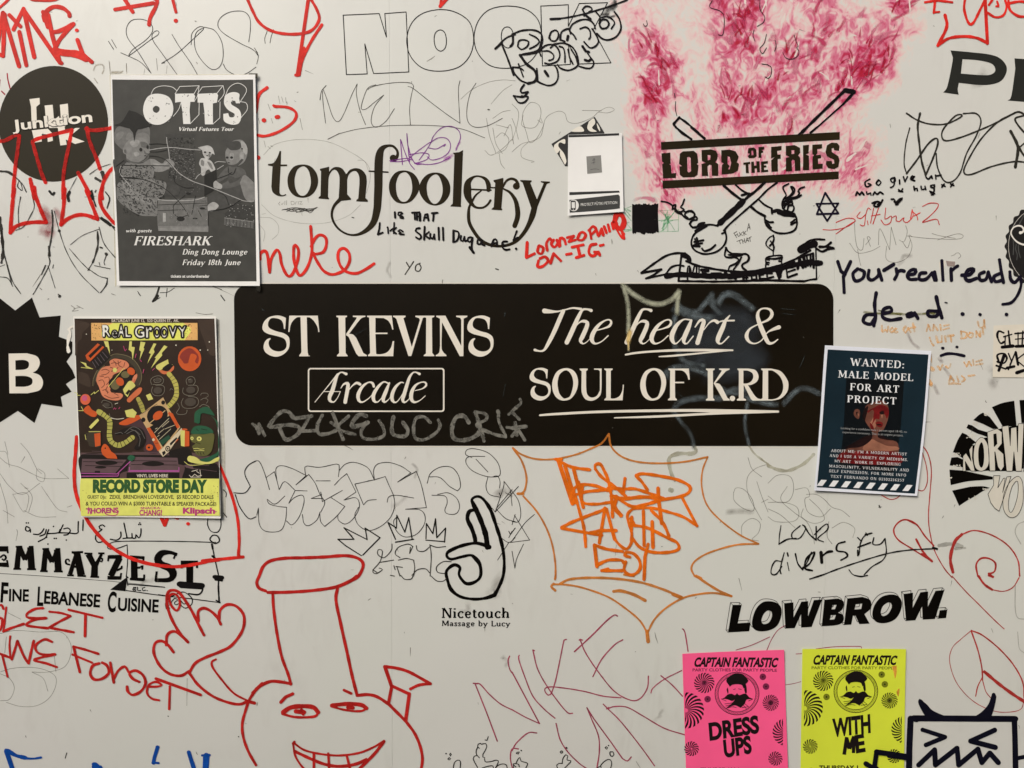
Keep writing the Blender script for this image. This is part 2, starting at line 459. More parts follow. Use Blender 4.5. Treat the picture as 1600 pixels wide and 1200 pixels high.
def soft_ink(rgb, op, scale=40, streak=.5):
    """rubbed or sprayed film that thins out towards its edge (attribute fade)"""
    key = ('s', rgb, op, scale, streak)
    if key in MATS: return MATS[key]
    m, nt = _mat('smear_%d_%d_%d' % rgb)
    b = nt.nodes.new('ShaderNodeBsdfPrincipled'); b.inputs['Roughness'].default_value = .6; b.inputs['Specular IOR Level'].default_value = .2
    b.inputs['Base Color'].default_value = (*[s2l(c) for c in rgb], 1)
    at = nt.nodes.new('ShaderNodeAttribute'); at.attribute_name = 'fade'
    nz = _noise(nt, scale, 5, dist=1.2); r = _ramp(nt, nz.outputs['Fac'], [(.3, max(0, op * (1 - streak))), (.7, min(1, op * (1 + streak)))])
    mu = nt.nodes.new('ShaderNodeMath'); mu.operation = 'MULTIPLY'
    nt.links.new(at.outputs['Fac'], mu.inputs[0]); nt.links.new(r.outputs[0], mu.inputs[1])
    t = nt.nodes.new('ShaderNodeBsdfTransparent'); mx = nt.nodes.new('ShaderNodeMixShader')
    nt.links.new(mu.outputs[0], mx.inputs[0]); nt.links.new(t.outputs[0], mx.inputs[1]); nt.links.new(b.outputs[0], mx.inputs[2])
    o = nt.nodes.new('ShaderNodeOutputMaterial'); nt.links.new(mx.outputs[0], o.inputs[0])
    MATS[key] = m; return m
def smear(name, mat, layer, label, cat, parts, w, parent=None):
    """soft-edged ribbons"""
    if len(parts) > 1 or ';' in parts[0][1]:
        root = parent
        if not root:
            fr, tx = parts[0]; x, y = parse(tx)[0][2][0][:2]; root = empty(name, fr[0] + x * fr[2], fr[1] + y * fr[3], label, cat)
        k = 0
        for fr, tx in parts:
            for pt in tx.split(';'): smear('smear', mat, layer + k * 6e-6, None, None, [(fr, pt)], w, root); k += 1
        return root
    m = Mark(); fade = []
    prof = ((-1, 0), (-.55, .55), (0, 1), (.55, .55), (1, 0))
    for fr, tx in parts:
        for fl, wd, pts in parse(tx):
            q = smooth([(*m._fr(fr, x, y), (pw if pw else (wd or w)), False) for x, y, pw, c in pts], False, 2.5)
            q = [p for i, p in enumerate(q) if i == 0 or math.hypot(p[0] - q[i - 1][0], p[1] - q[i - 1][1]) > .2]
            if len(q) < 2: continue
            # lead-in and lead-out so that the ends fade as well
            (x0, y0, w0, _), (x1, y1, _, _) = q[0], q[1]; l = math.hypot(x1 - x0, y1 - y0); q.insert(0, (x0 - (x1 - x0) / l * w0 * .6, y0 - (y1 - y0) / l * w0 * .6, w0, False))
            (x0, y0, w0, _), (x1, y1, _, _) = q[-1], q[-2]; l = math.hypot(x1 - x0, y1 - y0); q.append((x0 - (x1 - x0) / l * w0 * .6, y0 - (y1 - y0) / l * w0 * .6, w0, False))
            n = len(q); b = len(m.v)
            for i in range(n):
                a, c = q[max(0, i - 1)], q[min(n - 1, i + 1)]; dx, dy = c[0] - a[0], c[1] - a[1]; l = math.hypot(dx, dy) or 1
                e = 0 if i in (0, n - 1) else (.8 if i in (1, n - 2) else 1)
                for s_, fd in prof:
                    h = q[i][2] * .62 * s_; m.v.append((q[i][0] - dy / l * h, q[i][1] + dx / l * h, m.z + i * 4e-7)); fade.append(fd * e)
                if i:
                    for k in range(4): m.f.append((b + 5 * (i - 1) + k, b + 5 * i + k, b + 5 * i + k + 1, b + 5 * (i - 1) + k + 1))
            m.bump(2)
    o = link_mesh(name, m, mat, layer, parent, label=label, cat=cat, gap=0)
    at = o.data.attributes.new('fade', 'FLOAT', 'POINT')
    for k, v in enumerate(fade): at.data[k].value = v
    return o

def link_mesh(name, mk, mat, layer, parent=None, surf=None, label=None, cat=None, group=None, kind=None, gap=None, piece=None):
    """link a Mark; shapes that stand apart become parts (letters, strokes) of their own"""
    if gap is None: gap = 0 if (surf or kind) else (1.0 if parent else 5.0)
    if gap and kind is None and name not in ('badge', 'panel', 'tear', 'tape', 'hatching', 'sleeve_edge'):
        cl = clusters(mk, gap)
        if len(cl) > 1:
            if parent:
                nm = piece or ('letter' if name in ('lettering', 'script') else name); o = None
                for c in cl: o = link_one(nm, c, mat, layer, parent, surf, label if nm != 'letter' else None)
                return o
            xs = [v[0] for v in mk.v]; ys = [v[1] for v in mk.v]
            r = empty(name, (min(xs) + max(xs)) / 2, (min(ys) + max(ys)) / 2, label, cat, group)
            for c in cl: link_one(piece or 'stroke', c, mat, layer, r)
            return r
    return link_one(name, mk, mat, layer, parent, surf, label, cat, group, kind)
def link_one(name, mk, mat, layer, parent=None, surf=None, label=None, cat=None, group=None, kind=None):
    """turn a Mark into a mesh lying on the wall (or on a curled sheet when surf is given)"""
    me = bpy.data.meshes.new(name)
    if surf: co = [W(x, y, surf(x, y) + layer + z) for x, y, z in mk.v]
    else: co = [W(x, y, layer + z) for x, y, z in mk.v]
    c = Vector((sum(p[0] for p in co) / len(co), 0, sum(p[2] for p in co) / len(co))) if not parent else Vector((0, 0, 0))
    # keep every face turned to the street side
    fs = []
    for f in mk.f:
        a, b, d = Vector(co[f[0]]), Vector(co[f[1]]), Vector(co[f[2]])
        fs.append(f if (b - a).cross(d - a).y < 0 else tuple(reversed(f)))
    org = Vector((0, 0, 0))
    if parent: org = parent.location
    me.from_pydata([tuple(Vector(p) - (org if parent else c)) for p in co], [], fs)
    me.materials.append(mat); me.update()
    o = bpy.data.objects.new(name, me); COL.objects.link(o)
    if parent: o.parent = parent
    else: o.location = c
    props(o, label, cat, group, kind)
    return o
def props(o, label=None, cat=None, group=None, kind=None):
    if label: o['label'] = label
    if cat: o['category'] = cat
    if group: o['group'] = group
    if kind: o['kind'] = kind
    return o
def empty(name, px, py, label, cat, group=None):
    o = bpy.data.objects.new(name, None); COL.objects.link(o)
    o.location = W(px, py, 0); o.empty_display_size = 0.05
    return props(o, label, cat, group)

# stacking heights (metres off the wall)
L0, L1, L2, L3, L4, L5 = 0.00012, 0.0003, 0.0005, 0.0008, 0.0011, 0.0014
# ------------------------------------------------------------------ setting: wall of painted panels, pavement
def wall_material():
    m, nt = _mat('wall_paint')
    base = [s2l(c) for c in (207, 207, 203)]
    alt = [s2l(c) for c in (205, 207, 201)]
    n1 = _noise(nt, 2.2, 3)
    r1 = _ramp(nt, n1.outputs['Fac'], [(0.35, base), (0.65, alt)])
    # rubbed smudges left by wiped-off pen
    n2 = _noise(nt, 3.2, 6, dist=0.8)
    r2 = _ramp(nt, n2.outputs['Fac'], [(0.52, 0.0), (0.76, 1.0)])
    n3 = _noise(nt, 34, 5, stretch=(1, 1, 0.35), dist=1.0)
    r3 = _ramp(nt, n3.outputs['Fac'], [(0.45, 0.0), (0.75, 1.0)])
    mu = nt.nodes.new('ShaderNodeMath'); mu.operation = 'MULTIPLY'
    nt.links.new(r2.outputs[0], mu.inputs[0]); nt.links.new(r3.outputs[0], mu.inputs[1])
    mu2 = nt.nodes.new('ShaderNodeMath'); mu2.operation = 'MULTIPLY'; mu2.inputs[1].default_value = 0.36
    nt.links.new(mu.outputs[0], mu2.inputs[0])
    mx = nt.nodes.new('ShaderNodeMix'); mx.data_type = 'RGBA'
    nt.links.new(mu2.outputs[0], mx.inputs['Factor']); nt.links.new(r1.outputs[0], mx.inputs['A'])
    mx.inputs['B'].default_value = (0.36, 0.33, 0.30, 1)
    # specks
    n4 = _noise(nt, 120, 2); r4 = _ramp(nt, n4.outputs['Fac'], [(0.78, 0.0), (0.83, 0.35)])
    mx2 = nt.nodes.new('ShaderNodeMix'); mx2.data_type = 'RGBA'
    nt.links.new(r4.outputs[0], mx2.inputs['Factor']); nt.links.new(mx.outputs['Result'], mx2.inputs['A'])
    mx2.inputs['B'].default_value = (0.25, 0.23, 0.2, 1)
    b = nt.nodes.new('ShaderNodeBsdfPrincipled'); b.inputs['Roughness'].default_value = 0.38
    nt.links.new(mx2.outputs['Result'], b.inputs['Base Color'])
    n5 = _noise(nt, 300, 3); n6 = _noise(nt, 5, 2)
    bp = nt.nodes.new('ShaderNodeBump'); bp.inputs['Strength'].default_value = 0.10; bp.inputs['Distance'].default_value = 0.0006
    nt.links.new(n5.outputs['Fac'], bp.inputs['Height'])
    bp2 = nt.nodes.new('ShaderNodeBump'); bp2.inputs['Strength'].default_value = 0.15; bp2.inputs['Distance'].default_value = 0.01
    nt.links.new(n6.outputs['Fac'], bp2.inputs['Height']); nt.links.new(bp.outputs[0], bp2.inputs['Normal'])
    nt.links.new(bp2.outputs[0], b.inputs['Normal'])
    o = nt.nodes.new('ShaderNodeOutputMaterial'); nt.links.new(b.outputs[0], o.inputs[0])
    return m
WALLM = wall_material()

def boxmesh(name, x0, x1, y0, y1, z0, z1, mat, parent=None, kind=None, skew=None):
    me = bpy.data.meshes.new(name)
    xs = [(x0[0], x1[0]), (x0[1], x1[1])] if isinstance(x0, tuple) else [(x0, x1), (x0, x1)]
    v = []
    for k, z in enumerate((z0, z1)):
        a, b = xs[k]; v += [(a, y0, z), (b, y0, z), (b, y1, z), (a, y1, z)]
    f = [(0, 3, 2, 1), (4, 5, 6, 7), (0, 1, 5, 4), (1, 2, 6, 5), (2, 3, 7, 6), (3, 0, 4, 7)]
    me.from_pydata(v, [], f); me.materials.append(mat); me.update()
    o = bpy.data.objects.new(name, me); COL.objects.link(o)
    if parent: o.parent = parent
    if kind: o['kind'] = kind
    return o

backing = paint((150, 144, 132), 0.9, 0.2)
WALL = boxmesh('wall', -7.0, 7.0, 0.022, 0.16, 0.0, 3.3, backing, kind='structure')
def seam_x(pxt, pyt, pxb, pyb):
    a, b = W(pxt, pyt), W(pxb, pyb); k = (b[0] - a[0]) / (b[2] - a[2])
    return lambda z: a[0] + (z - a[2]) * k
s1 = seam_x(608, 0, 613, 1200); s2 = seam_x(1317, 0, 1286, 1000)
pw = s2(1.5) - s1(1.5); g = 0.00014
edges = [lambda z, k=k: s1(z) - pw * k for k in range(6, 0, -1)] + [s1, s2] + [lambda z, k=k: s2(z) + pw * k for k in range(1, 6)]
for a, b in zip(edges[:-1], edges[1:]):
    boxmesh('wall_panel', (a(0.02) + g, a(3.28) + g), (b(0.02) - g, b(3.28) - g), 0.0, 0.020, 0.02, 3.28, WALLM, parent=WALL)

def ground_material():
    m, nt = _mat('pavement_concrete')
    n = _noise(nt, 9, 6); r = _ramp(nt, n.outputs['Fac'], [(0.3, (0.13, 0.125, 0.115)), (0.7, (0.22, 0.21, 0.195))])
    b = nt.nodes.new('ShaderNodeBsdfPrincipled'); b.inputs['Roughness'].default_value = 0.85
    nt.links.new(r.outputs[0], b.inputs['Base Color'])
    bp = nt.nodes.new('ShaderNodeBump'); bp.inputs['Strength'].default_value = 0.3; bp.inputs['Distance'].default_value = 0.004
    n2 = _noise(nt, 80, 4); nt.links.new(n2.outputs['Fac'], bp.inputs['Height']); nt.links.new(bp.outputs[0], b.inputs['Normal'])
    o = nt.nodes.new('ShaderNodeOutputMaterial'); nt.links.new(b.outputs[0], o.inputs[0]); return m
me = bpy.data.meshes.new('ground')
me.from_pydata([(-150, -150, -0.004), (150, -150, -0.004), (150, 40, -0.004), (-150, 40, -0.004)], [], [(0, 1, 2, 3)])
me.materials.append(ground_material()); me.update()
go = bpy.data.objects.new('ground', me); COL.objects.link(go); go['kind'] = 'structure'
# unseen walls added to block light, so the panels darken downward and rightward
added_shade_wall = boxmesh('added_shade_wall', -9.0, 9.0, -SHADE_WALL_D - 0.25, -SHADE_WALL_D, -0.002, SHADE_WALL_H, paint((150, 146, 138), .85, .12, 3, .3, .3), kind='structure')  # opposite wall, added out of view to dim the lower panels
added_side_shade_wall = boxmesh('added_side_shade_wall', SIDE_SHADE_X, SIDE_SHADE_X + 0.2, -SHADE_WALL_D + 0.002, -0.001, -0.002, 3.3, paint((60, 60, 60), .85, .12, 3, .3, .3), kind='structure')  # dark side wall, added out of view to dim the right-hand panels
# ------------------------------------------------------------------ pink flame painting (brushed paint, transparent at its edges)
GRID = '''0132211147576143464212663
0232211135775243554544642
0144511244863341555444443
0166631123762444654566530
0146762125575566665677610
0025783125543653456677600
0037654136534664556667200
0036845336666556547741000
0034621436665563456210000
0036410526654543432210000
0025410243423362114321000
0014531023244151233351000
0013344444334344444442000
0013654334433444454540000
0002654332333333333430000
0001452000000000000320000
0000330000000000000100000'''.split('\n')
def gval(x, y):
    gx, gy = (x - 950) / 20, (y - 10) / 20
    i, j = math.floor(gx), math.floor(gy); fx, fy = gx - i, gy - j
    def g(a, b):
        if a < 0 or a > 24 or b > 16: return 0.0
        return float(GRID[max(0, b)][a])
    return (g(i, j) * (1 - fx) + g(i + 1, j) * fx) * (1 - fy) + (g(i, j + 1) * (1 - fx) + g(i + 1, j + 1) * fx) * fy
mural = empty('flame_painting', 1180, 150, 'brushed pink and crimson flame painting behind the distressed black capitals at the top right', 'painting')
def wash_material():
    m, nt = _mat('pink_wash')
    N, K = nt.nodes.new, nt.links.new
    def math_(op, a, b, c=None, clamp=False):
        n = N('ShaderNodeMath'); n.operation = op; n.use_clamp = clamp
        for k, v in enumerate((a, b, c)):
            if v is None: continue
            if isinstance(v, (int, float)): n.inputs[k].default_value = v
            else: K(v, n.inputs[k])
        return n.outputs[0]
    at = N('ShaderNodeAttribute'); at.attribute_name = 'pink'
    fl = N('ShaderNodeAttribute'); fl.attribute_name = 'flow'
    def nz(scale, det, dist, stretch):
        mp = N('ShaderNodeMapping'); mp.inputs['Scale'].default_value = stretch; K(fl.outputs['Vector'], mp.inputs[0])
        n = N('ShaderNodeTexNoise'); n.inputs['Scale'].default_value = scale; n.inputs['Detail'].default_value = det; n.inputs['Distortion'].default_value = dist
        K(mp.outputs[0], n.inputs[0]); return n.outputs['Fac']
    big = nz(0.9, 3, 1.8, (1, .7, 1)); mid = nz(1.9, 3, 2.6, (1, .62, 1)); fine = nz(6.0, 2, 1.4, (1, .3, 1))
    v = math_('MULTIPLY_ADD', big, 1.5, -0.75); v = math_('ADD', v, math_('MULTIPLY_ADD', mid, 1.5, -0.75)); v = math_('ADD', v, math_('MULTIPLY_ADD', fine, .34, -.17))
    amp = math_('MULTIPLY_ADD', at.outputs['Fac'], .9, .35)
    tot = math_('ADD', at.outputs['Fac'], math_('MULTIPLY', v, amp), None, True)
    C = lambda *c: [s2l(q) for q in c]
    r = _ramp(nt, tot, [(0.0, C(207, 207, 203)), (0.13, C(216, 203, 197)), (0.34, C(222, 176, 180)), (0.50, C(208, 124, 146)), (0.62, C(204, 106, 134)), (0.74, C(186, 54, 92)), (0.90, C(178, 26, 64)), (1.0, C(168, 12, 44))])
    b = N('ShaderNodeBsdfPrincipled'); b.inputs['Roughness'].default_value = 0.42
    K(r.outputs[0], b.inputs['Base Color'])
    al = math_('GREATER_THAN', at.outputs['Fac'], .012)
    t = N('ShaderNodeBsdfTransparent'); mx = N('ShaderNodeMixShader')
    K(al, mx.inputs[0]); K(t.outputs[0], mx.inputs[1]); K(b.outputs[0], mx.inputs[2])
    o = N('ShaderNodeOutputMaterial'); K(mx.outputs[0], o.inputs[0]); return m
m = Mark(); nx_, ny_ = 104, 72; vals = []
for j in range(ny_ + 1):
    for i in range(nx_ + 1):
        x, y = 925 + i * 5.2, -30 + j * 5.2
        m.v.append((x, y, 0)); vals.append(max(0.0, gval(x, y) / 10.0))
for j in range(ny_):
    for i in range(nx_):
        a = j * (nx_ + 1) + i
        if max(vals[a], vals[a + 1], vals[a + nx_ + 1], vals[a + nx_ + 2]) > 0: m.f.append((a, a + 1, a + nx_ + 2, a + nx_ + 1))
wo_ = link_mesh('wash', m, wash_material(), 1.2e-5, mural)
att = wo_.data.attributes.new('pink', 'FLOAT', 'POINT')
for k, v in enumerate(vals): att.data[k].value = v
att = wo_.data.attributes.new('flow', 'FLOAT_VECTOR', 'POINT')
for k, (x, y, z) in enumerate(m.v):
    att.data[k].vector = (math.atan2(x - 1165, 560 - y) * 13.0, math.hypot(x - 1165, y - 560) / 32.0, 0.0)
random.seed(21)
PM = [(soft_ink((208, 122, 146), .62, 60, .5), 'mid', 60, 2.6, 7.5, 2.6, 44), (soft_ink((192, 58, 98), .80, 70, .45), 'dark', 80, 4.6, 10, 1.7, 44),
      (paint((220, 206, 200), .45, .05, 40, .2), 'pale', 30, 1.6, 6.5, 1.0, 34), (soft_ink((172, 14, 50), 1.1, 90, .35), 'crimson', 70, 5.6, 10, 1.2, 30)]
prof = ((-1, 0), (-.5, .8), (0, 1), (.6, .7), (1, 0))
for q, (mt, nm, cnt, lo, hi, wk, LL) in enumerate(PM):
    m = Mark(); n = 0; tries = 0; fade = []
    while n < cnt and tries < 60000:
        tries += 1
        x, y = random.uniform(960, 1445), random.uniform(-15, 330); v = gval(x, y)
        if v < lo or v > hi or random.random() > (v - lo + 1.2) / 4: continue
        lean = math.atan2(x - 1165, 560 - y) * 1.15 + R(random.gauss(0, 17))
        Ls = random.uniform(.35, 1.1) * LL; w = random.uniform(1.8, 5.0) * wk
        bend = random.gauss(0, .9); P = []; cx, cy = x, y; a = lean; ph = random.random() * 6; b = len(m.v)
        for s_ in range(12):
            f_ = s_ / 11; h = w * .5 * min(1, f_ * 5 + .4) * (1 - .5 * f_ ** 2) * (1 + .25 * math.sin(f_ * 8 + ph))
            e = 0 if s_ == 0 else min(1, s_ / 2) * (1 - f_ ** 3)
            for s2, fd in prof: m.v.append((cx + math.cos(a) * h * s2, cy + math.sin(a) * h * s2, m.z)); fade.append(fd * e)
            if s_:
                for k2 in range(4): m.f.append((b + 5 * (s_ - 1) + k2, b + 5 * s_ + k2, b + 5 * s_ + k2 + 1, b + 5 * (s_ - 1) + k2 + 1))
            a += bend / 11 + random.gauss(0, .06); cx += math.sin(a) * Ls / 11; cy -= math.cos(a) * Ls / 11
        m.z = q * 5e-5 + (n % 20) * 2.5e-6; n += 1
    o = link_mesh('brush_stroke', m, mt, 3e-5, mural, kind='stuff', label={'pale': 'pale washed-out brush strokes', 'mid': 'mid pink brush strokes', 'dark': 'deep pink brush strokes', 'crimson': 'small crimson brush strokes'}[nm])
    at = o.data.attributes.new('fade', 'FLOAT', 'POINT')
    for k2, v2 in enumerate(fade): at.data[k2].value = v2
# ------------------------------------------------------------------ vinyl signs and logos
Z1 = F(400, 200, .15); Z2 = F(620, 220, .15); Z3 = F(820, 460, .15); Z4 = F(1020, 460, .15)
Z5 = F(400, 470, .15); Z6 = F(600, 470, .15); Z7 = F(1020, 200, .1875); Z8 = F(1000, 380, .2)
VBLK = paint((36, 29, 14), 0.5, 0.25, 9, 0.10)          # warm black vinyl
VBLK2 = paint((18, 14, 8), 0.5, 0.15, 9, 0.08)
VDARK = paint((10, 8, 6), 0.5, 0.15, 20, 0.06)
VGREY = paint((40, 41, 38), 0.6, 0.08, 14, 0.1)
CREAM = paint((224, 218, 205), 0.5, 0.04, 16)
PANEL = paint((21, 16, 8), 0.32, 0.28, 3, 0.25, 0.15)

# --- the long black arcade sign
def rounded(x0, y0, x1, y1, r):
    L = []
    for cx, cy, a in ((x1 - r, y0 + r, -90), (x1 - r, y1 - r, 0), (x0 + r, y1 - r, 90), (x0 + r, y0 + r, 180)):
        for k in range(9):
            t = R(a + k * 11.25); L.append((cx + r * math.cos(t), cy + r * math.sin(t)))
    return L
sign = empty('sign_board', 835, 697, 'long black rounded sign panel with cream serif lettering across the middle of the wall', 'sign')
m = Mark(); L = []
for x, y in rounded(0, 0, 1, 1, 0):
    pass
q = rounded(366, 443.5, 1302, 696, 25)
m.loops([[(x + (-0.6 + 3.0 * (y - 444) / 252 if x < 600 else 0), y + (1.0 if y > 600 else 0) * (x - 366) / 936) for x, y in q]])
link_mesh('panel', m, PANEL, L2, sign)
m = Mark(); m.s(F(0, 0, 1), 1.2, 'C L 391,442.6 1276,442.2 1276.1,442.2 391,442.6'); m.s(F(0,0,1), 1.0, 'L 391,697.4 1270,698.6')
link_mesh('edge', m, paint((226, 220, 206), 0.5, 0.03), L1, sign)
S_ = '313,178! 305,295! 292,292! 285,240 262,200 215,182 160,182 130,220 128,262 150,290 215,318 290,338 340,375 352,430 340,500 290,555 220,582 150,570 95,530 80,480 95,425 125,395 150,388! 155,398! 138,415 132,440 142,480 180,515 240,528 290,515 318,480 316,430 290,392 230,370 130,345 80,315 68,275 85,220 130,175 195,155 250,155 290,168'
m = Mark()
m.fill(Z5, S_)
m.fill(Z5, '348,155! 645,155! 662,325! 650,325! 640,270 600,205 560,172! 530,172! 540,540 562,568! 562,578! 452,578! 452,566! 470,545! 475,530! 465,172! 430,172 385,210 360,260 350,325! 338,325!')
m.fill(Z5, 'L 838,155 948,155 948,168 930,175 935,545 955,568 955,578 845,578 845,566 868,545 860,175 838,168')
m.fill(Z5, '1010,155! 1140,155! 1140,168! 1100,180 1060,225! 970,345! 1010,350 1045,385! 1120,545! 1155,565! 1155,577! 1070,577! 1045,550! 965,375! 940,358! 940,345! 1045,190! 1050,172! 1010,168!')
m.fill(Z5, '1158,155! 1415,155! 1432,300! 1420,300! 1405,250 1375,205 1330,180! 1245,178! 1245,332! 1370,332! 1370,346! 1245,346! 1252,552! 1290,558 1360,540 1405,490 1425,420! 1440,420! 1430,577! 1168,577! 1168,565! 1190,545! 1180,175! 1158,168!')
m.fill(Z6, 'L 95,155 225,155 225,168 203,182 290,480 375,200 365,180 328,168 328,155 435,155 435,168 405,180 285,575 255,575 130,190 115,175 95,168')
m.fill(Z6, 'L 415,155 525,155 525,168 500,178 503,545 525,568 525,577 415,577 415,566 438,548 440,178 415,168')
m.fill(Z6, '545,155! 640,155! 805,470! 805,200! 795,178! 752,168! 752,155! 868,155! 868,168! 830,185! 827,577! 790,577! 605,225! 600,470 615,530 650,565! 650,577! 540,577! 540,566! 575,540 585,470! 583,185! 545,168!')
m.fill(F(600 + .15 * 802, 470, .15 * .965, .15), S_)
link_mesh('lettering', m, CREAM, L3, sign, label='cream high-contrast serif capitals at the upper left of the black sign')
m = Mark(); m.loops([rounded(481.2, 574.9, 694.6, 643.6, 4.5), rounded(483.4, 577, 692.2, 641.4, 3)])
link_mesh('frame', m, CREAM, L3, sign, label='thin cream rounded frame around the italic word')
ARC = '''940,762,30 915,750,18 885,745,14 850,775,24 825,840,36 798,930,42 768,1000,38 772,1040,30 810,1055,14 850,1010,8 880,945,8; 615,1055,8 700,950,8 790,840,12 850,762,14; 705,945,8 880,945,8;
885,910,8 915,868,18 955,860,34 958,900,38 930,1055,38!; 945,960,8 1000,890,12 1050,855,26 1085,870,28;
1228,892,26 1215,858,26 1170,850,14 1105,900,30 1065,980,38 1075,1040,30 1110,1055,16 1170,1020,9 1215,975,8;
1380,860,14 1330,845,16 1270,900,30 1225,980,38 1230,1040,32 1265,1055,14 1310,1010,8 1350,930,8; 1390,855,16! 1360,930,36 1325,1020,38 1340,1055,22 1380,1030,8 1410,990,8'''
ARC2 = '''205,855,10 175,850,16 120,900,30 85,980,38 90,1040,32 125,1058,14 170,1010,8 215,930,8; 370,762,28 345,748,16 308,745,14 270,790,26 245,860,34 215,960,38 195,1030,34 215,1058,20 255,1030,8 280,990,8;
325,935,8 400,915,12 440,880,22 430,850,18 390,848,12 330,880,24 290,950,38 285,1020,38 315,1055,24 370,1040,10 430,990,8'''
m = Mark(); m.s(Z5, 3, ARC, butt=False, jit=0); m.s(Z6, 3, ARC2, jit=0)
link_mesh('lettering', m, CREAM, L3, sign, label='cream italic script word inside the thin frame')
H_ = '690,168,34 650,155,20 600,162,26 560,230,38 520,320,46 475,420,48 437,500,46; 500,380,10 560,300,12 610,278,30 650,295,38 640,350,44 600,440,46 580,485,36 605,514,16 640,500,9 675,465,8'
E_ = '745,375,12 820,355,14 880,330,26 900,290,24 880,265,16 830,275,16 760,330,34 705,420,46 700,480,42 735,513,20 800,490,11 868,430,13'
m = Mark(); m.s(Z3, 3, '205,172,50 260,178,38 340,178,18 420,160,14 500,142,18 585,152,26; 400,175,40 370,240,44 310,380,44 250,500,38 200,580,24 150,590,16 105,578,28; ' + H_ + '; ' + E_, jit=0)
H2 = F(820 + 93.5, 460, .15); m.s(H2, 3, H_ + '; ' + E_, jit=0)
m.s(Z4, 3, '385,265,16 320,262,16 250,320,38 200,420,50 205,485,40 240,513,16 300,455,10 345,370,10; 400,270,24 370,350,44 325,455,46 325,500,30 355,512,14 420,435,12; 440,340,12 490,272,26 530,275,38 515,340,44 465,505,46; 530,370,8 590,295,14 640,272,28 672,290,38; 800,220,12 755,275,32 730,340,46 680,455,48 680,500,32 715,512,14 790,440,14; 690,288,12 730,276,16 845,272,18', jit=0)
m.s(Z4, 3, '1300,470,12 1250,505,20 1200,500,38 1150,400,48 1110,300,46 1090,220,36 1110,165,20 1160,145,16 1220,160,26 1240,210,36 1200,265,26 1100,310,14 1010,360,20 975,430,40 1000,490,28 1060,512,14 1130,480,12 1190,400,12 1250,365,28 1312,342,42', jit=0)
link_mesh('lettering', m, CREAM, L3, sign, label='cream italic words and ampersand at the upper right of the black sign')
m = Mark(); m.s(Z4, 3, '-283,628,18 -180,610,22 0,594,22 250,582,26 520,580,28 830,582,18; 65,648,12 200,640,20 400,622,18 600,602,16 800,584,14', jit=0)
m.s(T(2, 2), 3, '175,195,12 300,186,15 600,172,16 1100,165,18 1400,172,26 1662,172,14; 640,211,7 900,203,14 1250,185,14 1500,178,12', jit=0)
link_mesh('underline', m, CREAM, L3, sign, label='hand-drawn cream double underlines')
m = Mark()
m.fill(F(820 + .15 * (50 - 68 * .775), 460 + .15 * (765 - 155 * .796), .15 * .775, .15 * .796), S_)
for dx in (0, 917):
    m.fill(F(820 + dx * .15, 460, .15), '420,768 340,800 295,880 285,960 305,1040 350,1090 410,1106 480,1085 535,1010 555,920 540,840 495,785; 415,792 365,830 345,890 342,950 360,1030 400,1080 430,1082 470,1060 495,990 505,920 490,850 455,800')
m.fill(Z3, '572,772! 655,772! 655,785! 638,800! 640,980 655,1050 700,1075 750,1055 782,1000! 782,800! 765,785! 722,783! 722,772! 800,772! 797,1000 770,1070 700,1108 630,1090 595,1030 590,980! 592,800! 572,785!')
m.fill(Z3, '828,772! 915,772! 915,783! 895,795! 895,1082! 930,1085 985,1060 1015,1000 1020,940! 1032,940! 1018,1103! 828,1103! 828,1092! 848,1075! 848,795! 828,783!')
m.fill(Z4, '162,772! 375,772! 385,888! 370,888! 355,840 320,800 280,790! 230,790! 230,910! 325,910! 325,925! 230,925! 232,1075! 250,1092! 250,1103! 158,1103! 158,1092! 178,1075! 180,795! 162,783!')
m.fill(Z4, 'L 553,772 643,772 643,783 625,795 627,1080 640,1092 640,1106 553,1106 553,1092 572,1080 572,795 553,783')
m.fill(Z4, '690,772! 798,772! 798,783! 760,800! 650,925! 690,930 720,965! 775,1075! 800,1095! 800,1106! 735,1106! 640,938! 633,925! 715,800! 715,790! 690,783!')
m.disc(Z4, 828, 1083, 28)
m.fill(Z4, '880,772! 1000,772! 1070,790 1100,850 1085,905 1030,940 990,945! 1075,1070 1150,1095! 1150,1106! 1040,1106! 1020,1090! 950,950! 945,950! 945,1080! 970,1092! 970,1106! 875,1106! 875,1092! 895,1080! 895,795! 880,783!; 942,792! 990,795 1035,820 1045,865 1020,910 975,928 942,928!')
m.fill(Z4, '1128,772! 1230,772! 1330,800 1395,880 1412,945 1395,1020 1330,1085 1240,1106! 1120,1106! 1120,1092! 1142,1080! 1145,795! 1128,783!; 1200,792! 1250,795 1320,850 1355,930 1350,1010 1310,1070 1250,1092 1200,1092!')
link_mesh('lettering', m, CREAM, L3, sign, label='cream serif capitals at the lower right of the black sign')

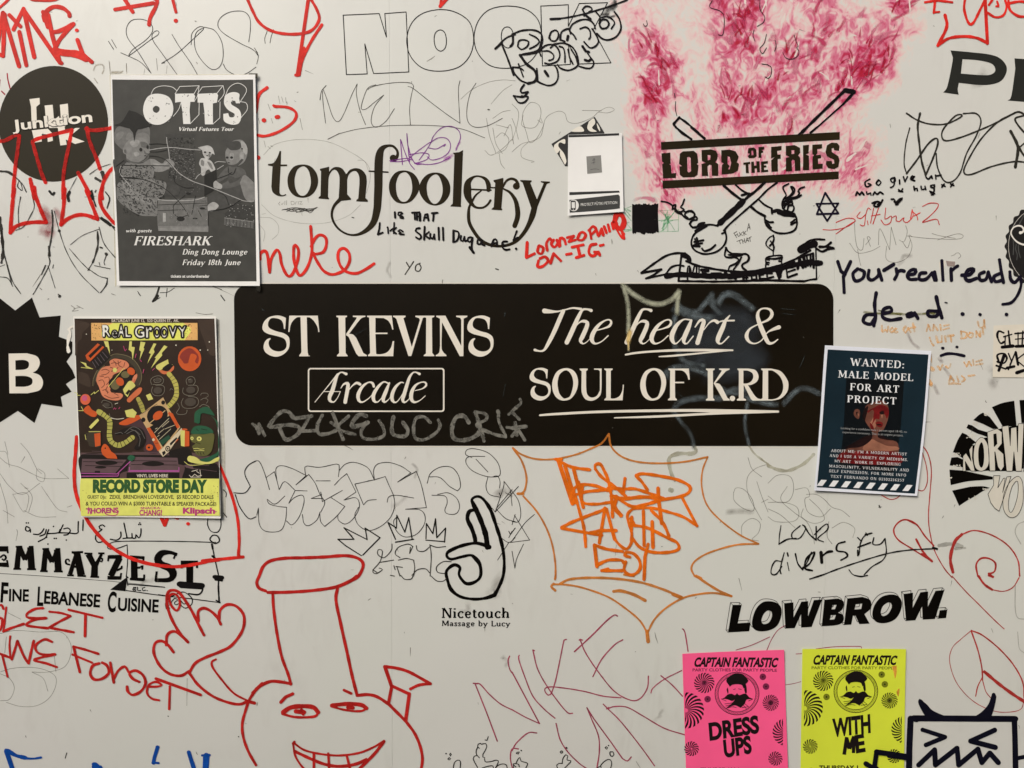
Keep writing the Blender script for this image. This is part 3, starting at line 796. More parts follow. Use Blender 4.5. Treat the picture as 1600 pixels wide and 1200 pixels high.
# --- large lower-case serif shop logo
m = Mark()
m.fill(Z1, '245,240! 262,240! 258,380! 325,380! 325,398! 257,400! 245,640 255,690 285,700 310,688! 318,697! 285,712 230,708 175,670 160,610! 172,400! 125,390! 125,375! 180,365 215,320 240,260')
m.fill(Z1, '490,380 400,400 345,470 328,550 345,640 400,705 480,727 560,710 620,650 648,560 630,470 570,400; 485,400 435,430 408,500 402,560 415,640 450,695 500,705 540,670 568,600 570,530 550,450 520,410')
m.fill(Z1, '668,425! 762,403! 762,455! 800,415 850,405 900,425 940,480! 980,435 1040,418 1100,435 1145,490 1155,560! 1140,730! 1165,750! 1165,770! 1045,765! 1045,750! 1065,735! 1078,560 1070,490 1040,450 1000,455 965,490 950,540! 950,690! 990,735! 990,748! 850,765! 862,720! 870,560 865,490 835,440 800,440 765,490 755,540! 750,715! 762,735! 762,745! 652,735! 652,722! 672,705! 678,450! 665,440!')
m.s(Z1, 3, '1440,325,60 1472,290,32 1472,240,26 1430,192,26 1370,186,30 1310,220,60 1283,300,84 1276,450,88 1275,600,86 1270,720,84 1260,850,78 1225,980,66 1150,1065,46 1050,1112,26 950,1105,20 860,1050,22 805,970,24 790,890,26 815,810,30 870,750,40', jit=0)
m.disc(Z1, 1430, 315, 37)
m.s(Z1, 3, '1180,450,16 1375,460,16', jit=0)
m.fill(Z2, '75,308 -10,330 -65,400 -82,480 -65,565 -10,635 70,655 150,630 210,560 238,480 220,400 165,335; 75,328 25,355 -5,430 -8,490 5,570 40,625 85,635 125,605 155,540 160,470 145,390 110,338')
m.fill(Z2, '400,330 320,350 260,410 232,490 250,570 310,645 395,675 480,650 540,580 558,500 540,420 480,350; 400,350 350,380 318,440 312,500 325,580 360,640 400,658 440,630 470,570 478,500 465,430 435,365')
m.fill(Z2, 'L 588,125 650,118 690,97 690,110 668,665 672,690 560,685 560,675 582,655 600,145 588,135')
m.s(Z2, 3, '780,506,18 980,515,18; 955,515,40 955,460,50 925,400,36 860,370,18 800,378,24 745,430,60 735,500,82 742,580,72 780,655,40 830,695,24 900,695,22 950,660,22 975,622,26; 880,520,14 820,570,20 780,640,24 755,690,26 748,760,34 755,850,36 800,940,36 870,1030,36 960,1080,32 1060,1098,28 1160,1085,30 1250,1040,36 1330,950,40 1385,850,50 1415,770,62 1435,690,60; 1105,480,20 1140,420,24 1190,395,26 1240,412,30 1262,455,36; 1110,500,18 1180,540,28 1235,620,42 1258,720,52 1256,800,52 1228,885,50; 960,487,14 1030,490,16', jit=0)
m.disc(Z2, 1245, 473, 36)
m.fill(Z2, 'L 1008,410 1100,388 1110,388 1110,440 1090,700 1100,715 1095,725 988,718 988,708 1010,690 1025,440 1008,425')
m.fill(Z2, 'L 1285,408 1405,412 1405,425 1390,438 1460,610 1530,442 1500,432 1500,420 1595,425 1595,438 1562,450 1465,690 1430,800 1395,790 1400,700 1380,640 1310,435 1285,420')
link_mesh('shop_logo', m, VBLK, L1, label='large dark brown lower-case serif logo with looping swashes above the black sign', cat='logo')

# --- heavy serif letters cut by the right edge
m = Mark()
m.fill(T(3, 0), '1140,315! 1250,325! 1380,340 1450,365 1490,415 1485,465 1450,510 1380,530 1300,530! 1192,518! 1185,560 1192,592! 1095,578! 1120,540 1150,400 1155,360!; 1215,370! 1320,378 1400,400 1420,440 1395,465 1340,470 1205,460!')
m.fill(T(3, 0), '1540,365! 1680,374! 1680,645! 1595,636! 1497,628! 1520,600 1545,430!')
link_mesh('letter_logo', m, VGREY, L1, label='two heavy charcoal serif capitals cut off by the right edge near the top', cat='logo')

# --- outlined capitals
m = Mark()
m.s(T(1, 0), 1.35, 'L 545,95 770,85 815,232 805,85 938,75 955,450 735,460 680,275 695,462 565,467 545,95; C 1150,60 1040,85 970,150 942,250 965,350 1040,425 1150,445 1265,420 1335,350 1360,250 1335,140 1250,78; C 1152,187 1122,205 1113,250 1125,300 1155,320 1182,300 1190,255 1180,205; C 1575,38 1460,60 1390,130 1363,230 1385,330 1460,408 1565,427 1680,405 1750,340 1782,240 1765,130 1690,60; C 1570,168 1542,185 1533,232 1545,280 1572,300 1600,285 1610,235 1598,185', jit=0.02)
m.s(T(2, 0), 1.35, 'L 180,38 352,30 352,165 420,22 597,17 507,188 618,393 420,400 352,275 365,403 190,412 180,38', jit=0.02)
link_mesh('outline_logo', m, VDARK, L1, label='four wide capitals drawn as thin black outlines at the top centre', cat='logo')

# --- round dark badge, left
disc_ = empty('round_logo', 83, 193, 'dark olive round badge with cream block letters at the left edge', 'logo')
m = Mark(); m.disc((0, 0, 1, 1), 83.5, 193.5, 85.5, 90.5, n=72, rot=0.1)
link_mesh('badge', m, paint((40, 35, 22), 0.5, 0.08, 5, 0.12), L1, disc_)
m = Mark()
m.fill(T(0, 0), 'L 185,620 248,612 250,650 228,668 232,795 200,798 195,668'); m.fill(T(0, 0), 'L 280,660 330,655 338,745 382,745 375,655 425,648 432,760 400,800 310,800 290,770')
m.fill(T(0, 0), 'L 200,815 300,805 325,830 332,880 300,888 295,840 262,838 262,885 218,892'); m.fill(T(0, 0), 'L 362,795 405,795 410,830 475,800 500,800 440,850 530,885 470,900 412,872 418,905 378,910')
link_mesh('lettering', m, CREAM, L2, disc_, label='cream shattered block letters')
m = Mark()
m.s(T(0, 0), .5, '250,655 255,690 262,720 258,760; 262,655 270,700 268,740; 270,830 268,860 300,870; 345,670 360,700 350,730 372,735; 340,800 350,840 345,880; 350,790 360,830', jit=0)
m.text(T(0, 0), 'Junktion', 78, 818, 580, 762, 64, bold=0.04, outline=1.0)
link_mesh('outline', m, VBLK2, L2 + 4e-5, disc_)
m = Mark(); m.text(T(0, 0), 'Junktion', 78, 816, 580, 760, 64, bold=0.03)
link_mesh('lettering', m, CREAM, L2 + 3e-4, disc_, label='cream rounded word across the badge')

# --- black starburst, left
star = empty('starburst_logo', 30, 560, 'black zigzag starburst badge with a big pale capital B at the left edge', 'logo')
m = Mark()
m.fill(F(0, 0, 1), 'L -60,466 0,466 24,485 50,465 62,496 95,493 92,526 113,534 113,552 104,565 113,578 118,590 103,600 112,612 95,620 98,636 65,631 54,661 28,642 0,660 -60,660')
link_mesh('badge', m, VBLK2, L1, star)
m = Mark()
m.fill(T(0, 1), '55,1010! 170,1008! 232,1028 250,1070 232,1112 205,1128! 252,1148 270,1192 248,1238 175,1258! 60,1258!; 97,1052! 150,1050 180,1064 178,1096 150,1110 98,1112!; 97,1150! 160,1150 200,1166 200,1200 162,1216 98,1217!')
link_mesh('lettering', m, CREAM, L2, star, label='pale bold capital B')

# --- burger-bar style logo: two bars and distressed letters
lof = empty('distressed_logo', 1165, 250, 'black distressed capitals between two thick black bars over the pink paint', 'logo')
for tx in ('67,118 1557,33 1557,97 70,182', '80,440 1548,362 1548,425 82,505'):
    m = Mark(); m.fill(Z7, 'L ' + tx); link_mesh('bar', m, VBLK, L2 + 6e-5, lof)
m = Mark()
for tx in ('72,212 145,205 148,300 135,300 150,310 155,378 195,375 190,415 85,420 78,300 92,292 76,280',
 '225,215 250,195 340,190 370,215 378,290 365,300 380,310 372,390 345,408 250,412 225,390 220,320 245,318 218,300; L 285,245 300,240 315,250 318,360 300,372 288,360',
 '405,185 480,178 525,190 540,220 538,255 520,285 545,300 545,398 492,398 490,310 470,305 455,320 460,400 408,400 405,300 440,290 408,275; L 455,225 480,225 478,265 458,270',
 '570,185 640,180 690,195 715,240 700,285 718,300 708,355 670,378 572,388 575,310 590,295 570,285; L 622,235 640,240 652,290 640,345 625,345 640,315 622,300'):
    m.fill(Z7, 'L ' + tx)
link_mesh('lettering', m, VBLK, L2 + 6e-5, lof)
m = Mark()
for tx in ('795,170 840,162 862,180 865,235 845,250 800,252 790,235 810,215 790,210; L 820,190 835,188 838,225 822,228',
 '880,160 928,155 928,178 905,185 920,195 918,205 903,210 905,248 880,250',
 '752,290 810,282 812,300 795,302 800,375 775,377 772,305 755,308', '818,282 842,280 845,315 862,312 862,278 888,277 892,368 868,370 865,335 848,338 850,372 822,374',
 '900,280 958,275 958,295 925,300 925,312 945,312 945,328 925,330 927,350 960,348 960,365 902,370'):
    m.fill(Z7, 'L ' + tx)
link_mesh('lettering', m, VBLK, L2 + 6e-5, lof, label='two small stacked words in the middle')
m = Mark()
for tx in ('985,158 1072,150 1072,185 1035,190 1038,222 1065,220 1065,255 1040,258 1042,362 988,365 985,270 1020,240 985,255',
 '1108,150 1180,143 1225,165 1228,205 1210,228 1228,250 1230,355 1185,358 1180,270 1165,262 1155,275 1160,360 1108,362 1108,250 1140,240 1108,228; L 1155,185 1178,185 1178,215 1155,218',
 '1250,145 1300,140 1298,210 1275,220 1300,232 1302,350 1250,352 1252,230', '1328,140 1410,135 1410,170 1370,175 1370,210 1355,228 1400,222 1402,250 1375,255 1378,300 1415,298 1415,338 1330,345 1330,240 1345,225 1328,218',
 '1550,190 1510,185 1505,165 1490,170 1490,200 1545,235 1555,270 1545,325 1510,342 1460,335 1440,300 1445,275 1490,275 1495,300 1512,295 1508,265 1450,235 1438,200 1450,145 1490,122 1535,125 1555,150'):
    m.fill(Z7, 'L ' + tx)
link_mesh('lettering', m, VBLK, L2 + 6e-5, lof)

# --- art-nouveau restaurant logo, left
res = empty('restaurant_logo', 130, 890, 'black art-nouveau capitals with script above and a small-capitals line below, at the left edge', 'logo')
m = Mark()
t = T(0, 2)
def foot(x, y, w=26): m.s(t, 3, 'L %g,%g,11 %g,%g,11' % (x - w, y, x + w, y + 2), True, 0)
m.s(t, 3, 'L -30,1030,34 52,1030,34; L -30,1128,24 52,1130,30; L 44,1015,12 50,1058,12; L 44,1100,12 52,1145,12; 0,1085,12 25,1068,12 38,1085,14 25,1102,12 12,1092,10', True, 0)
for dx, dy in ((0, 0), (167, 14)):
    tt = F(dx * .25, 600 + dy * .25, .25)
    m.s(tt, 3, 'L 118,1020,30 106,1155,36; L 122,1022,34 158,1098,30; L 158,1100,22 192,1020,26; L 190,1020,40 198,1155,44; L 98,1017,12 140,1016,12; L 180,1017,12 210,1017,12; L 84,1155,12 132,1156,12; L 170,1157,12 226,1158,12', True, 0)
m.s(t, 3, 'L 478,1055,22 438,1190,28; L 480,1052,42 508,1195,48; L 445,1140,16 495,1142,16; L 448,1052,14 520,1050,14; 478,1060,16 450,1050,16; 440,1130,10 415,1122,14 412,1100,12 430,1095,10 435,1110,10; L 420,1195,12 462,1196,12; L 484,1198,12 538,1200,12', True, 0)
m.s(t, 3, 'L 552,1062,38 592,1140,34; L 636,1062,16 596,1140,28; L 592,1135,40 590,1200,44; L 528,1058,12 578,1060,12; L 614,1058,12 654,1058,12; 620,1085,10 640,1092,12 636,1110,10 622,1105,10; L 565,1204,12 620,1206,12', True, 0)
m.s(t, 3, 'L 680,1080,24 762,1080,26; L 680,1070,12 676,1108,12; L 748,1085,40 692,1200,38; L 672,1210,24 756,1212,22; L 758,1180,12 752,1222,12; 730,1165,12 760,1150,14 762,1135,10', True, 0)
m.s(t, 3, 'L 838,1080,40 840,1215,42; L 812,1078,16 902,1086,20; L 898,1080,12 895,1118,12; L 850,1148,14 878,1146,14; 878,1146,10 892,1135,12 888,1160,12; L 812,1218,16 900,1222,22; L 902,1190,12 900,1228,12', True, 0)
m.s(t, 3, '1108,1066,20! 1060,1052,24 1010,1058,40 986,1095,46 1010,1128,44 1060,1150,48 1082,1185,48 1060,1222,30 970,1226,24!; L 1100,1060,12 1085,1092,12; L 980,1170,14 972,1232,14', True, 0)
m.s(t, 3, 'L 1130,1118,30 1238,1118,30; L 1140,1110,12 1134,1152,14; L 1232,1110,12 1232,1150,14; L 1186,1118,44 1186,1240,42', True, 0)
link_mesh('lettering', m, VDARK, L1, res, label='black art-nouveau capitals')
m = Mark(); t = T(0, 3)
for st, a, b, c, d, h in (('F', 2, 160, 46, 163, 118), ('INE', 56, 155, 180, 158, 72), ('L', 232, 182, 270, 184, 112), ('EBANESE', 274, 170, 624, 194, 76), ('C', 670, 218, 722, 222, 118), ('UISINE', 736, 214, 990, 226, 76)):
    m.text(t, st, a, b, c, d, h, bold=0.028)
link_mesh('lettering', m, VDARK, L1, res, label='black narrow small capitals')
m = Mark(); t = T(0, 2)
m.s(t, 2.1, '520,850! 518,915; 490,860 488,912 490,925 475,935 440,932 400,930 360,930; 400,905 425,900 440,915 425,940 400,944; 395,880 385,900 372,925 350,932 300,935; 375,910 370,930; 305,910 295,935 285,960 240,985; 290,910 280,938 250,950; 275,905 262,925 240,940 210,938; 185,900 165,890 160,912 178,920 190,905 190,925')
for x, y in ((415, 975), (300, 1000), (340, 965), (352, 965), (292, 958), (165, 868), (178, 868), (868, 878), (880, 878), (874, 868), (335, 890)): m.disc(t, x, y, 5)
m.s(t, 2.1, '882,905 880,940 868,962 850,940 848,962 828,962 825,935; 828,962 795,962! 775,870; 795,962 770,965; 755,925 755,955 730,975 690,970; 655,890 640,880 620,890 625,905 640,908 605,935 598,970 615,990 640,985')
link_mesh('script', m, VDARK, L1, res, label='black Arabic script line')
m = Mark()
m.s(T(0, 2), .75, '0,1184 300,1202 690,1232! 1030,1268', jit=0)
link_mesh('rule', m, VDARK, L1, res)

# --- hand logo with typewriter name
hand = empty('hand_logo', 745, 880, 'black outlined pointing-up hand above a small typewriter name, below the black sign', 'logo')
m = Mark()
m.s(F(650, 760, .2311), 3, '''482,412,34 472,330,36 442,240,34 412,170,34 388,120,28 378,88,20 410,68,18 450,82,20 500,150,26 540,260,24 580,390,24 596,500,20 590,600,22 560,680,22 530,735,28! 470,755,22 390,762,20 300,745,20 240,700,26 215,640,22 204,580,20 230,545,24 265,530,22 297,550,24 290,592,16 310,630,22 345,658,24 400,645,22 436,605,20 432,530,26 395,480,28 365,465,18 300,478,20 240,492,18 210,475,20 215,445,22 270,415,24 330,395,22 400,383,20 450,392,26 495,410,32; 398,158,22 360,170,26 348,220,28 375,280,30 396,340,28 402,380,26''', jit=0.08)
link_mesh('outline', m, VDARK, L1, hand)
m = Mark(); m.serif(T(1, 3), 'Nicetouch', 1160, 262, 1586, 262, 62, thick=1.8, thin=1.3, ser=1.0); m.serif(T(1, 3), 'Massage by Lucy', 1160, 312, 1588, 314, 34, thick=1.8, thin=1.4, ser=.9)
link_mesh('lettering', m, VDARK, L1, hand, label='small black typewriter lettering')

# --- heavy slanted word with thin shadow outline
low = empty('slanted_logo', 1310, 960, 'heavy black slanted capitals with a thin shifted outline, above the neon posters', 'logo')
LW = ['L -222,180 -165,180 -190,295 -110,290 -118,345 -250,352',
 'C -25,160 40,162 78,190 84,240 60,305 10,338 -55,345 -95,322 -98,270 -72,200; C -2,215 -28,238 -42,280 -28,300 5,290 24,252 20,222',
 'L 100,170 158,164 160,258 208,160 250,157 250,252 286,150 338,146 272,318 206,322 206,238 166,325 108,328',
 '352,148! 440,140! 472,160 466,205 438,228! 470,246 468,285 430,306 335,314!; L 404,180 428,180 418,206 396,208; L 392,244 424,243 414,270 386,273',
 '495,140! 590,130! 638,150 642,200 602,238! 634,297! 570,300! 546,248! 530,248! 520,303! 474,306!; L 548,176 588,172 582,205 540,209',
 'C 760,115 812,125 836,165 826,222 790,272 730,294 676,286 652,248 662,188 702,135; C 748,165 716,190 704,230 718,250 750,236 772,196 768,170',
 'L 846,112 905,104 904,198 952,101 1000,96 998,192 1046,92 1102,87 1042,268 966,272 962,190 920,276 862,280',
 'L 1072,214 1120,210 1112,262 1062,266']
m = Mark(); m2 = Mark(); tl = T(3, 3); ts = F(1200 - 3.2, 900 - 3.6, .25)
for k in LW:
    m.fill(tl, k)
    for q in k.split(';'): m2.s(ts, .85, 'C ' + q.replace('C ', ' '), jit=0)
for a in ('-222,180', '-165,180', '100,170', '338,146', '352,148', '495,140', '846,112', '1102,87', '1120,210', '335,314', '108,328', '862,280', '-250,352', '1062,266', '474,306'):
    x, y = [float(v) for v in a.split(',')]; m2.s(tl, .7, 'L %g,%g %g,%g' % (x, y, x - 12.8, y - 14.4), jit=0)
link_mesh('lettering', m, VDARK, L2, low)
link_mesh('outline', m2, VDARK, L1, low, gap=0)

# --- round wooden-log style logo at right edge
nor = empty('round_log_logo', 1570, 750, 'black and white round badge with stretched capitals cut off by the right edge', 'logo')
t = F(1470, 615, .1625)
m = Mark()
for tx in ('490,130! 590,90 705,68! 728,318! 590,310!', '755,62! 830,60! 830,280! 775,282!', '405,182! 365,205 310,255! 400,290! 500,340! 555,335! 520,290 470,225!',
           '262,295! 300,305! 360,345! 445,370! 450,420! 400,400! 340,380 245,330!', '205,375! 160,450 115,565! 150,575 205,620! 240,600! 300,490! 340,470! 290,430 250,395!',
           '100,615! 84,690! 150,700 220,710! 230,640! 160,610!', '82,730! 88,820 95,880! 250,845 400,832 500,825! 500,800! 330,765! 220,740!', '108,932! 140,1000 175,1080! 250,1030 330,985 400,940 470,905! 400,890 280,895!'):
    m.fill(t, tx)
m.fill(t, 'L 330,470 380,430 450,420 460,740 330,750'); m.fill(t, 'L 450,420 520,350 600,330 830,290 830,700 740,745 460,745'); m.fill(t, 'L 230,600 300,490 330,500 330,740 230,742')
link_mesh('badge', m, VDARK, L1, nor)
lt = Mark(); ln = Mark()
for k, tx in enumerate(('212,600! 240,570! 290,650! 270,540! 305,490! 300,620! 325,745! 290,745! 232,650! 238,745! 210,745!', '390,420 330,480 312,600 330,710 390,745 450,700 462,600 445,480; 388,470 365,520 360,600 368,680 388,710 405,680 412,600 405,510',
    'L 445,370 540,335 585,370 585,480 545,530 600,580 605,700 575,745 545,700 520,560 515,560 522,742 468,742; L 505,390 530,385 538,480 510,510', 'L 585,315 648,305 665,500 672,330 725,320 735,560 742,290 795,285 775,745 720,745 700,560 685,745 630,745',
    'L 505,788 566,788 545,905 600,812 616,812 592,950 632,800 672,795 558,1130 515,1100 478,1050 450,965 505,880', '730,795 660,850 605,960 595,1080 625,1160 680,1192 740,1160 785,1050 788,900 770,820; 725,840 680,900 650,1020 650,1110 670,1142 700,1100 735,980 740,870', 'L 800,640 830,640 830,745 792,745')):
    lt.fill(t, tx); ln.s(t, .8, 'C ' + tx.split(';')[0].replace('L ', 'L '), jit=0)
    if ';' in tx: ln.s(t, .8, 'C' + tx.split(';')[1], jit=0)
random.seed(3)
for cx, cy, n, sp in ((330, 290, 10, 30), (290, 410, 16, 45), (150, 590, 12, 40), (150, 700, 14, 45), (440, 200, 8, 25), (430, 920, 12, 30), (300, 1000, 10, 40), (95, 810, 6, 12)):
    for k in range(n): lt.disc(t, cx + random.uniform(-sp, sp), cy + random.uniform(-sp, sp) * .45, random.uniform(3, 9), random.uniform(3, 7), n=7)
link_mesh('lettering', lt, paint((206, 202, 190), 0.5, 0.04), L2 + 1e-4, nor, label='stretched pale capitals')
link_mesh('outline', ln, VDARK, L2 + 3e-4, nor)

# --- scalloped black badge at right edge
sc = empty('scalloped_logo', 1585, 385, 'black scalloped oval badge with white curl ornament cut off by the right edge', 'logo')
m = Mark(); L = []
for k in range(300):
    a = 2 * math.pi * k / 300; r = 1 + 0.028 * math.cos(26 * a); L.append((1628 + 57 * r * math.cos(a), 385 + 67 * r * math.sin(a)))
m.loops([L]); link_mesh('badge', m, paint((24, 22, 21), .5, .1), L1, sc)
m = Mark(); m.ring((0, 0, 1, 1), 1628, 385, 52.5, .5, 61)
m.s(F(1470, 300, .08166), 2.0, '1700,1000,34 1570,1005,36 1450,950,30 1370,860,26 1340,770,26 1390,680,26 1480,645,32 1550,665,36 1585,720,34 1560,770,40 1520,780,60', jit=0)
link_mesh('ornament', m, paint((225, 222, 214), .5, .04), L2, sc)
m = Mark(); m.s(F(1470, 300, .08166), 1.0, '1500,620 1560,500 1600,430; 1440,1000 1430,1100 1460,1200 1450,1300; 1480,1020 1490,1150 1520,1260; 1550,520 1500,600; 1380,900 1390,1050 1380,1200', jit=0)
link_mesh('hatching', m, paint((84, 86, 84), .5, .1), L2, sc)
SCUFFS = []
# ------------------------------------------------------------------ marker, pen and paint on the wall
RED = ink((222, 48, 40), .84, streak=.12)
DRED = ink((190, 40, 36), .80, streak=.2)
THINRED = ink((188, 60, 56), .62, streak=.25)
BLK = ink((16, 12, 14), .97, tint=(.05, .05, .05), streak=.04)
PEN = ink((34, 32, 28), .88, tint=(.2, .2, .2), streak=.12, scale=60)
GREYPEN = ink((70, 68, 62), .72, tint=(.45, .45, .43), streak=.25, scale=50)
FAINT = ink((120, 116, 108), .42, tint=(.8, .8, .78), streak=.25, scale=40)
FAINT2 = ink((140, 135, 128), .26, tint=(.88, .88, .87), streak=.18, scale=40)
PURP = ink((128, 52, 146), .66, tint=(.8, .55, .85), streak=.2)
ORNG = ink((234, 112, 22), .80, tint=(.85, .5, .25), streak=.15)
ORNG2 = ink((214, 130, 56), .62, tint=(.85, .65, .45), streak=.2)
PORN = ink((240, 184, 126), .36, tint=(1, .94, .85), streak=.34)
PINKP = ink((172, 72, 98), .66, streak=.22)
BLUE = ink((16, 74, 160), .88, streak=.14)
SILV = ink((128, 126, 118), .62, tint=(.7, .7, .68), streak=.38, scale=90)
GREENP = ink((120, 180, 140), .30, tint=(.82, .95, .86), streak=.3, scale=60)
REDT = ink((226, 46, 40), .50, tint=(.97, .16, .13), streak=.2)
T0, T1, T2, T3 = (lambda r: T(0, r)), (lambda r: T(1, r)), (lambda r: T(2, r)), (lambda r: T(3, r))

def mark(name, mat, layer, label, cat, parts, w, group=None, **k):
    m = Mark()
    for fr, tx in parts:
        m.s(fr, w, tx, **k)
    return link_mesh(name, m, mat, layer, label=label, cat=cat, group=group)

# ---- red, top left
mark('marker_tag', RED, L3, 'thick red capital letters of a marker tag above the round olive badge', 'graffiti',
 [(T(0, 0), '-20,300 20,80! 120,415!; -30,330 20,350! 30,90; L 60,95 128,165; L 148,55 85,185; L 122,200 165,408; L 148,60 215,358; L 215,358 215,350; L 150,65 375,392 385,395; L 270,75 300,170; L 300,90 328,225 375,390; 280,130 275,90 330,45 390,50 430,80 435,100; 328,200 370,195 460,150! 380,240 340,310! 430,325 490,330 575,388!; 350,318 400,340 460,345 540,375; w5.6 L 480,190 482,190; L 485,250 520,345; L 575,388 520,340 485,250')], 6.4)
mark('marker_stroke', RED, L3, 'red marker curve cut by the top left corner', 'graffiti', [(T(0, 0), '-10,55 30,20 60,-10; 180,-12 220,2 330,3 370,-12')], 4)
mark('marker_tag', RED, L3, 'red marker hook crossed by a bar, at the top edge above the thin pen word', 'graffiti',
 [(T(0, 0), 'L 720,60 960,20; L 770,-20 830,75; 940,-20 980,0 975,40 940,110 932,155')], 6)
mark('marker_mark', RED, L3, 'red marker exclamation mark at the top edge', 'graffiti', [(T(0, 0), 'L 1075,-20 1100,75; w6.5 L 1099,130 1100,130')], 5)
mark('marker_tag', RED, L3, 'large looping red marker stroke with a sharp downward point, top left of centre', 'graffiti',
 [(T(1, 0), 'w4.6 -60,-20 -20,70 20,140 90,190 190,213 300,208 360,180 395,120 380,60 340,-10; w5.6 L 328,-10 258,470; w4.6 258,470 300,350 350,250 412,155; L 248,470 270,470 300,300')], 4.6)
mark('marker_stroke', RED, L3, 'small red marker point hanging from the top edge over the outlined letters', 'graffiti', [(T(1, 0), 'L w4 1160,-20 1152,38; L 1200,-15 1150,40')], 5)
mark('smiley_drawing', RED, L3, 'red marker smiley drawn beside the black and white concert poster', 'graffiti',
 [(T(1, 0), 'w5 70,548 20,590 5,660 0,700; w4.4 115,665 200,672 250,705 235,760 150,820 60,850 10,845 -20,840; w4 110,660 130,668; w6.5 L 48,752 52,752; w6 L 128,732 140,730; w7 L 10,985 14,985')], 5)
mark('scribble', FAINT, L0, 'faint rubbed pen flecks above the red smiley', 'graffiti', [(T(1, 0), '140,600 150,650; 160,605 170,640; 185,610 188,640; 75,650 90,690; 275,740 290,810; 95,740 105,770; 240,630 250,636; 15,740 25,775; 50,880 60,920; 75,915 90,930')], .8)
# ---- red crown tag over badge
mark('marker_tag', REDT, L3, 'thick red marker outline of jagged letters running over and below the round olive badge', 'graffiti',
 [(T(0, 0), '-20,880 30,880 100,845 122,850! 110,950 95,1060 80,1230!; 205,890! 225,960 260,1080 285,1140!; 205,885 230,870 300,850 440,815 450,812! 430,920 400,1080 395,1240!; 190,1120 215,1240; 545,800! 560,880 600,980 625,1055!; 540,805 570,815 630,812 720,795; 490,1080 560,1210'),
  (T(0, 1), '90,-20 78,80 65,255!; 65,255 100,215 160,195 230,188 290,190!; 290,190 255,110 225,30 215,-30; 405,-20 398,90 382,205!; 382,205 420,170 480,145 540,145 610,170!; 610,170 580,90 540,-10; 640,-30 625,30 640,100 700,180 730,200'), (T(0, 0), '725,1045 690,1065 650,1130 635,1200 640,1240')], 5.8)
mark('marker_tag', ink((182, 40, 60), .5, streak=.4), L0, 'pale pink marker flick at the left edge beside the olive badge', 'graffiti', [(T(0, 0), '45,460 50,500 65,560; 0,500 -5,540; 10,570 30,590')], 2)
smear('paint_smudge', soft_ink((160, 78, 84), .5, 30), L0, 'dull red rubbed smudge under the red letters at the left', 'graffiti', [(T(0, 1), 'w16 270,110 300,150; w18 L 290,170 320,200; w16 270,240 320,250 300,270; w9 350,110 380,170')], 12)
# ---- black dry scratchy tag left
mark('marker_tag', ink((52, 50, 44), .72, tint=(.4, .4, .4), streak=.45, scale=70), L2, 'dry scratchy black marker tag of tall pointed shapes at the left edge above the starburst', 'graffiti',
 [(T(0, 1), 'w4.5 0,160 10,260 20,370 10,440; w2.5 L 10,240 20,350; w1.6 15,350 50,470 80,560 130,635; w1.4 0,530 50,540 80,590; w1.2 -10,470 30,455; w1.4 L 30,400 75,580; w2.6 325,115 330,180 325,260 310,350 305,400!; w1.6 305,400 310,450 260,550 208,640; w1.2 340,120 370,240 420,380 500,510 620,630!; w2 630,628 665,580 672,540!; w1.3 672,540 620,525 555,482!; w1.2 435,355 500,430 560,490; w3 610,250 612,330 595,400 580,440; w1.4 580,440 550,490; w1.3 620,220 650,320 720,410; w1 300,460 320,520 345,600; w1 440,330 520,270 620,232; w2.6 L 305,340 312,400; w1.6 L 335,455 330,475; w4 L 370,240 372,245; w4 L 662,385 668,390; w1.4 665,395 650,440 655,455; w2.4 L 260,515 285,460; w1 L 590,460 690,480; w1 L 620,440 625,460; w2 L 625,345 640,350; w1.3 130,30 115,120 120,230; w1.3 200,20 215,90 190,150 150,215 100,240; w3 L 375,650 370,655; w1.8 L 365,640 380,650; w1 L 250,600 262,610; w1.4 L 300,670 305,668; w1.6 620,160 670,180 720,240'),
  (T(0, 0), 'w3.6 0,1070 50,1075 90,1100!; w1.6 90,1100 140,1150 165,1200; w1.4 120,1130 110,1165 140,1190 130,1140; w5 L 600,1115 625,1130; w7 L 640,1080 650,1110; w1 560,1090 620,1050 690,1025; w2 570,1200 575,1190; w2.2 L 595,1200 600,1190; w1 480,1110 430,1200')], 1.4, jit=.25)
mark('marker_tag', ink((30, 30, 28), .85, tint=(.3, .3, .3), streak=.3), L3, 'small black marker dashes between the red letters left of the concert poster', 'graffiti',
 [(T(0, 1), 'w4.5 435,0 425,25 430,55; w3.5 310,-5 330,18 340,5; w5 570,0 580,40; w2 575,20 600,90; w2 660,0 685,40 670,100; w5 L 635,165 690,205; w2.4 690,205 720,225')], 3)
mark('marker_tag', ink((44, 44, 38), .72, tint=(.4, .4, .4), streak=.45, scale=70), L0, 'dry black arrow tip showing below the black and white concert poster', 'graffiti',
 [(T(0, 1), 'w3 995,595 980,640 955,685; w5 L 985,650 965,675; w1.4 955,688 1000,660; w1.2 1000,630 1050,625 1090,600; w1.2 1045,600 1040,655; w1.2 1330,590 1385,610; w1.6 L 1380,645 1405,680; w1 860,620 880,650; w1.4 L 865,630 875,645')], 1.4)
mark('scribble', FAINT, L0, 'grey rubbed pencil squiggle above the colourful cartoon poster', 'graffiti', [(T(0, 1), '445,710 470,730 450,745 490,740; 480,710 520,730; 460,730 500,720; 1225,755 1280,765 1330,762')], 1)
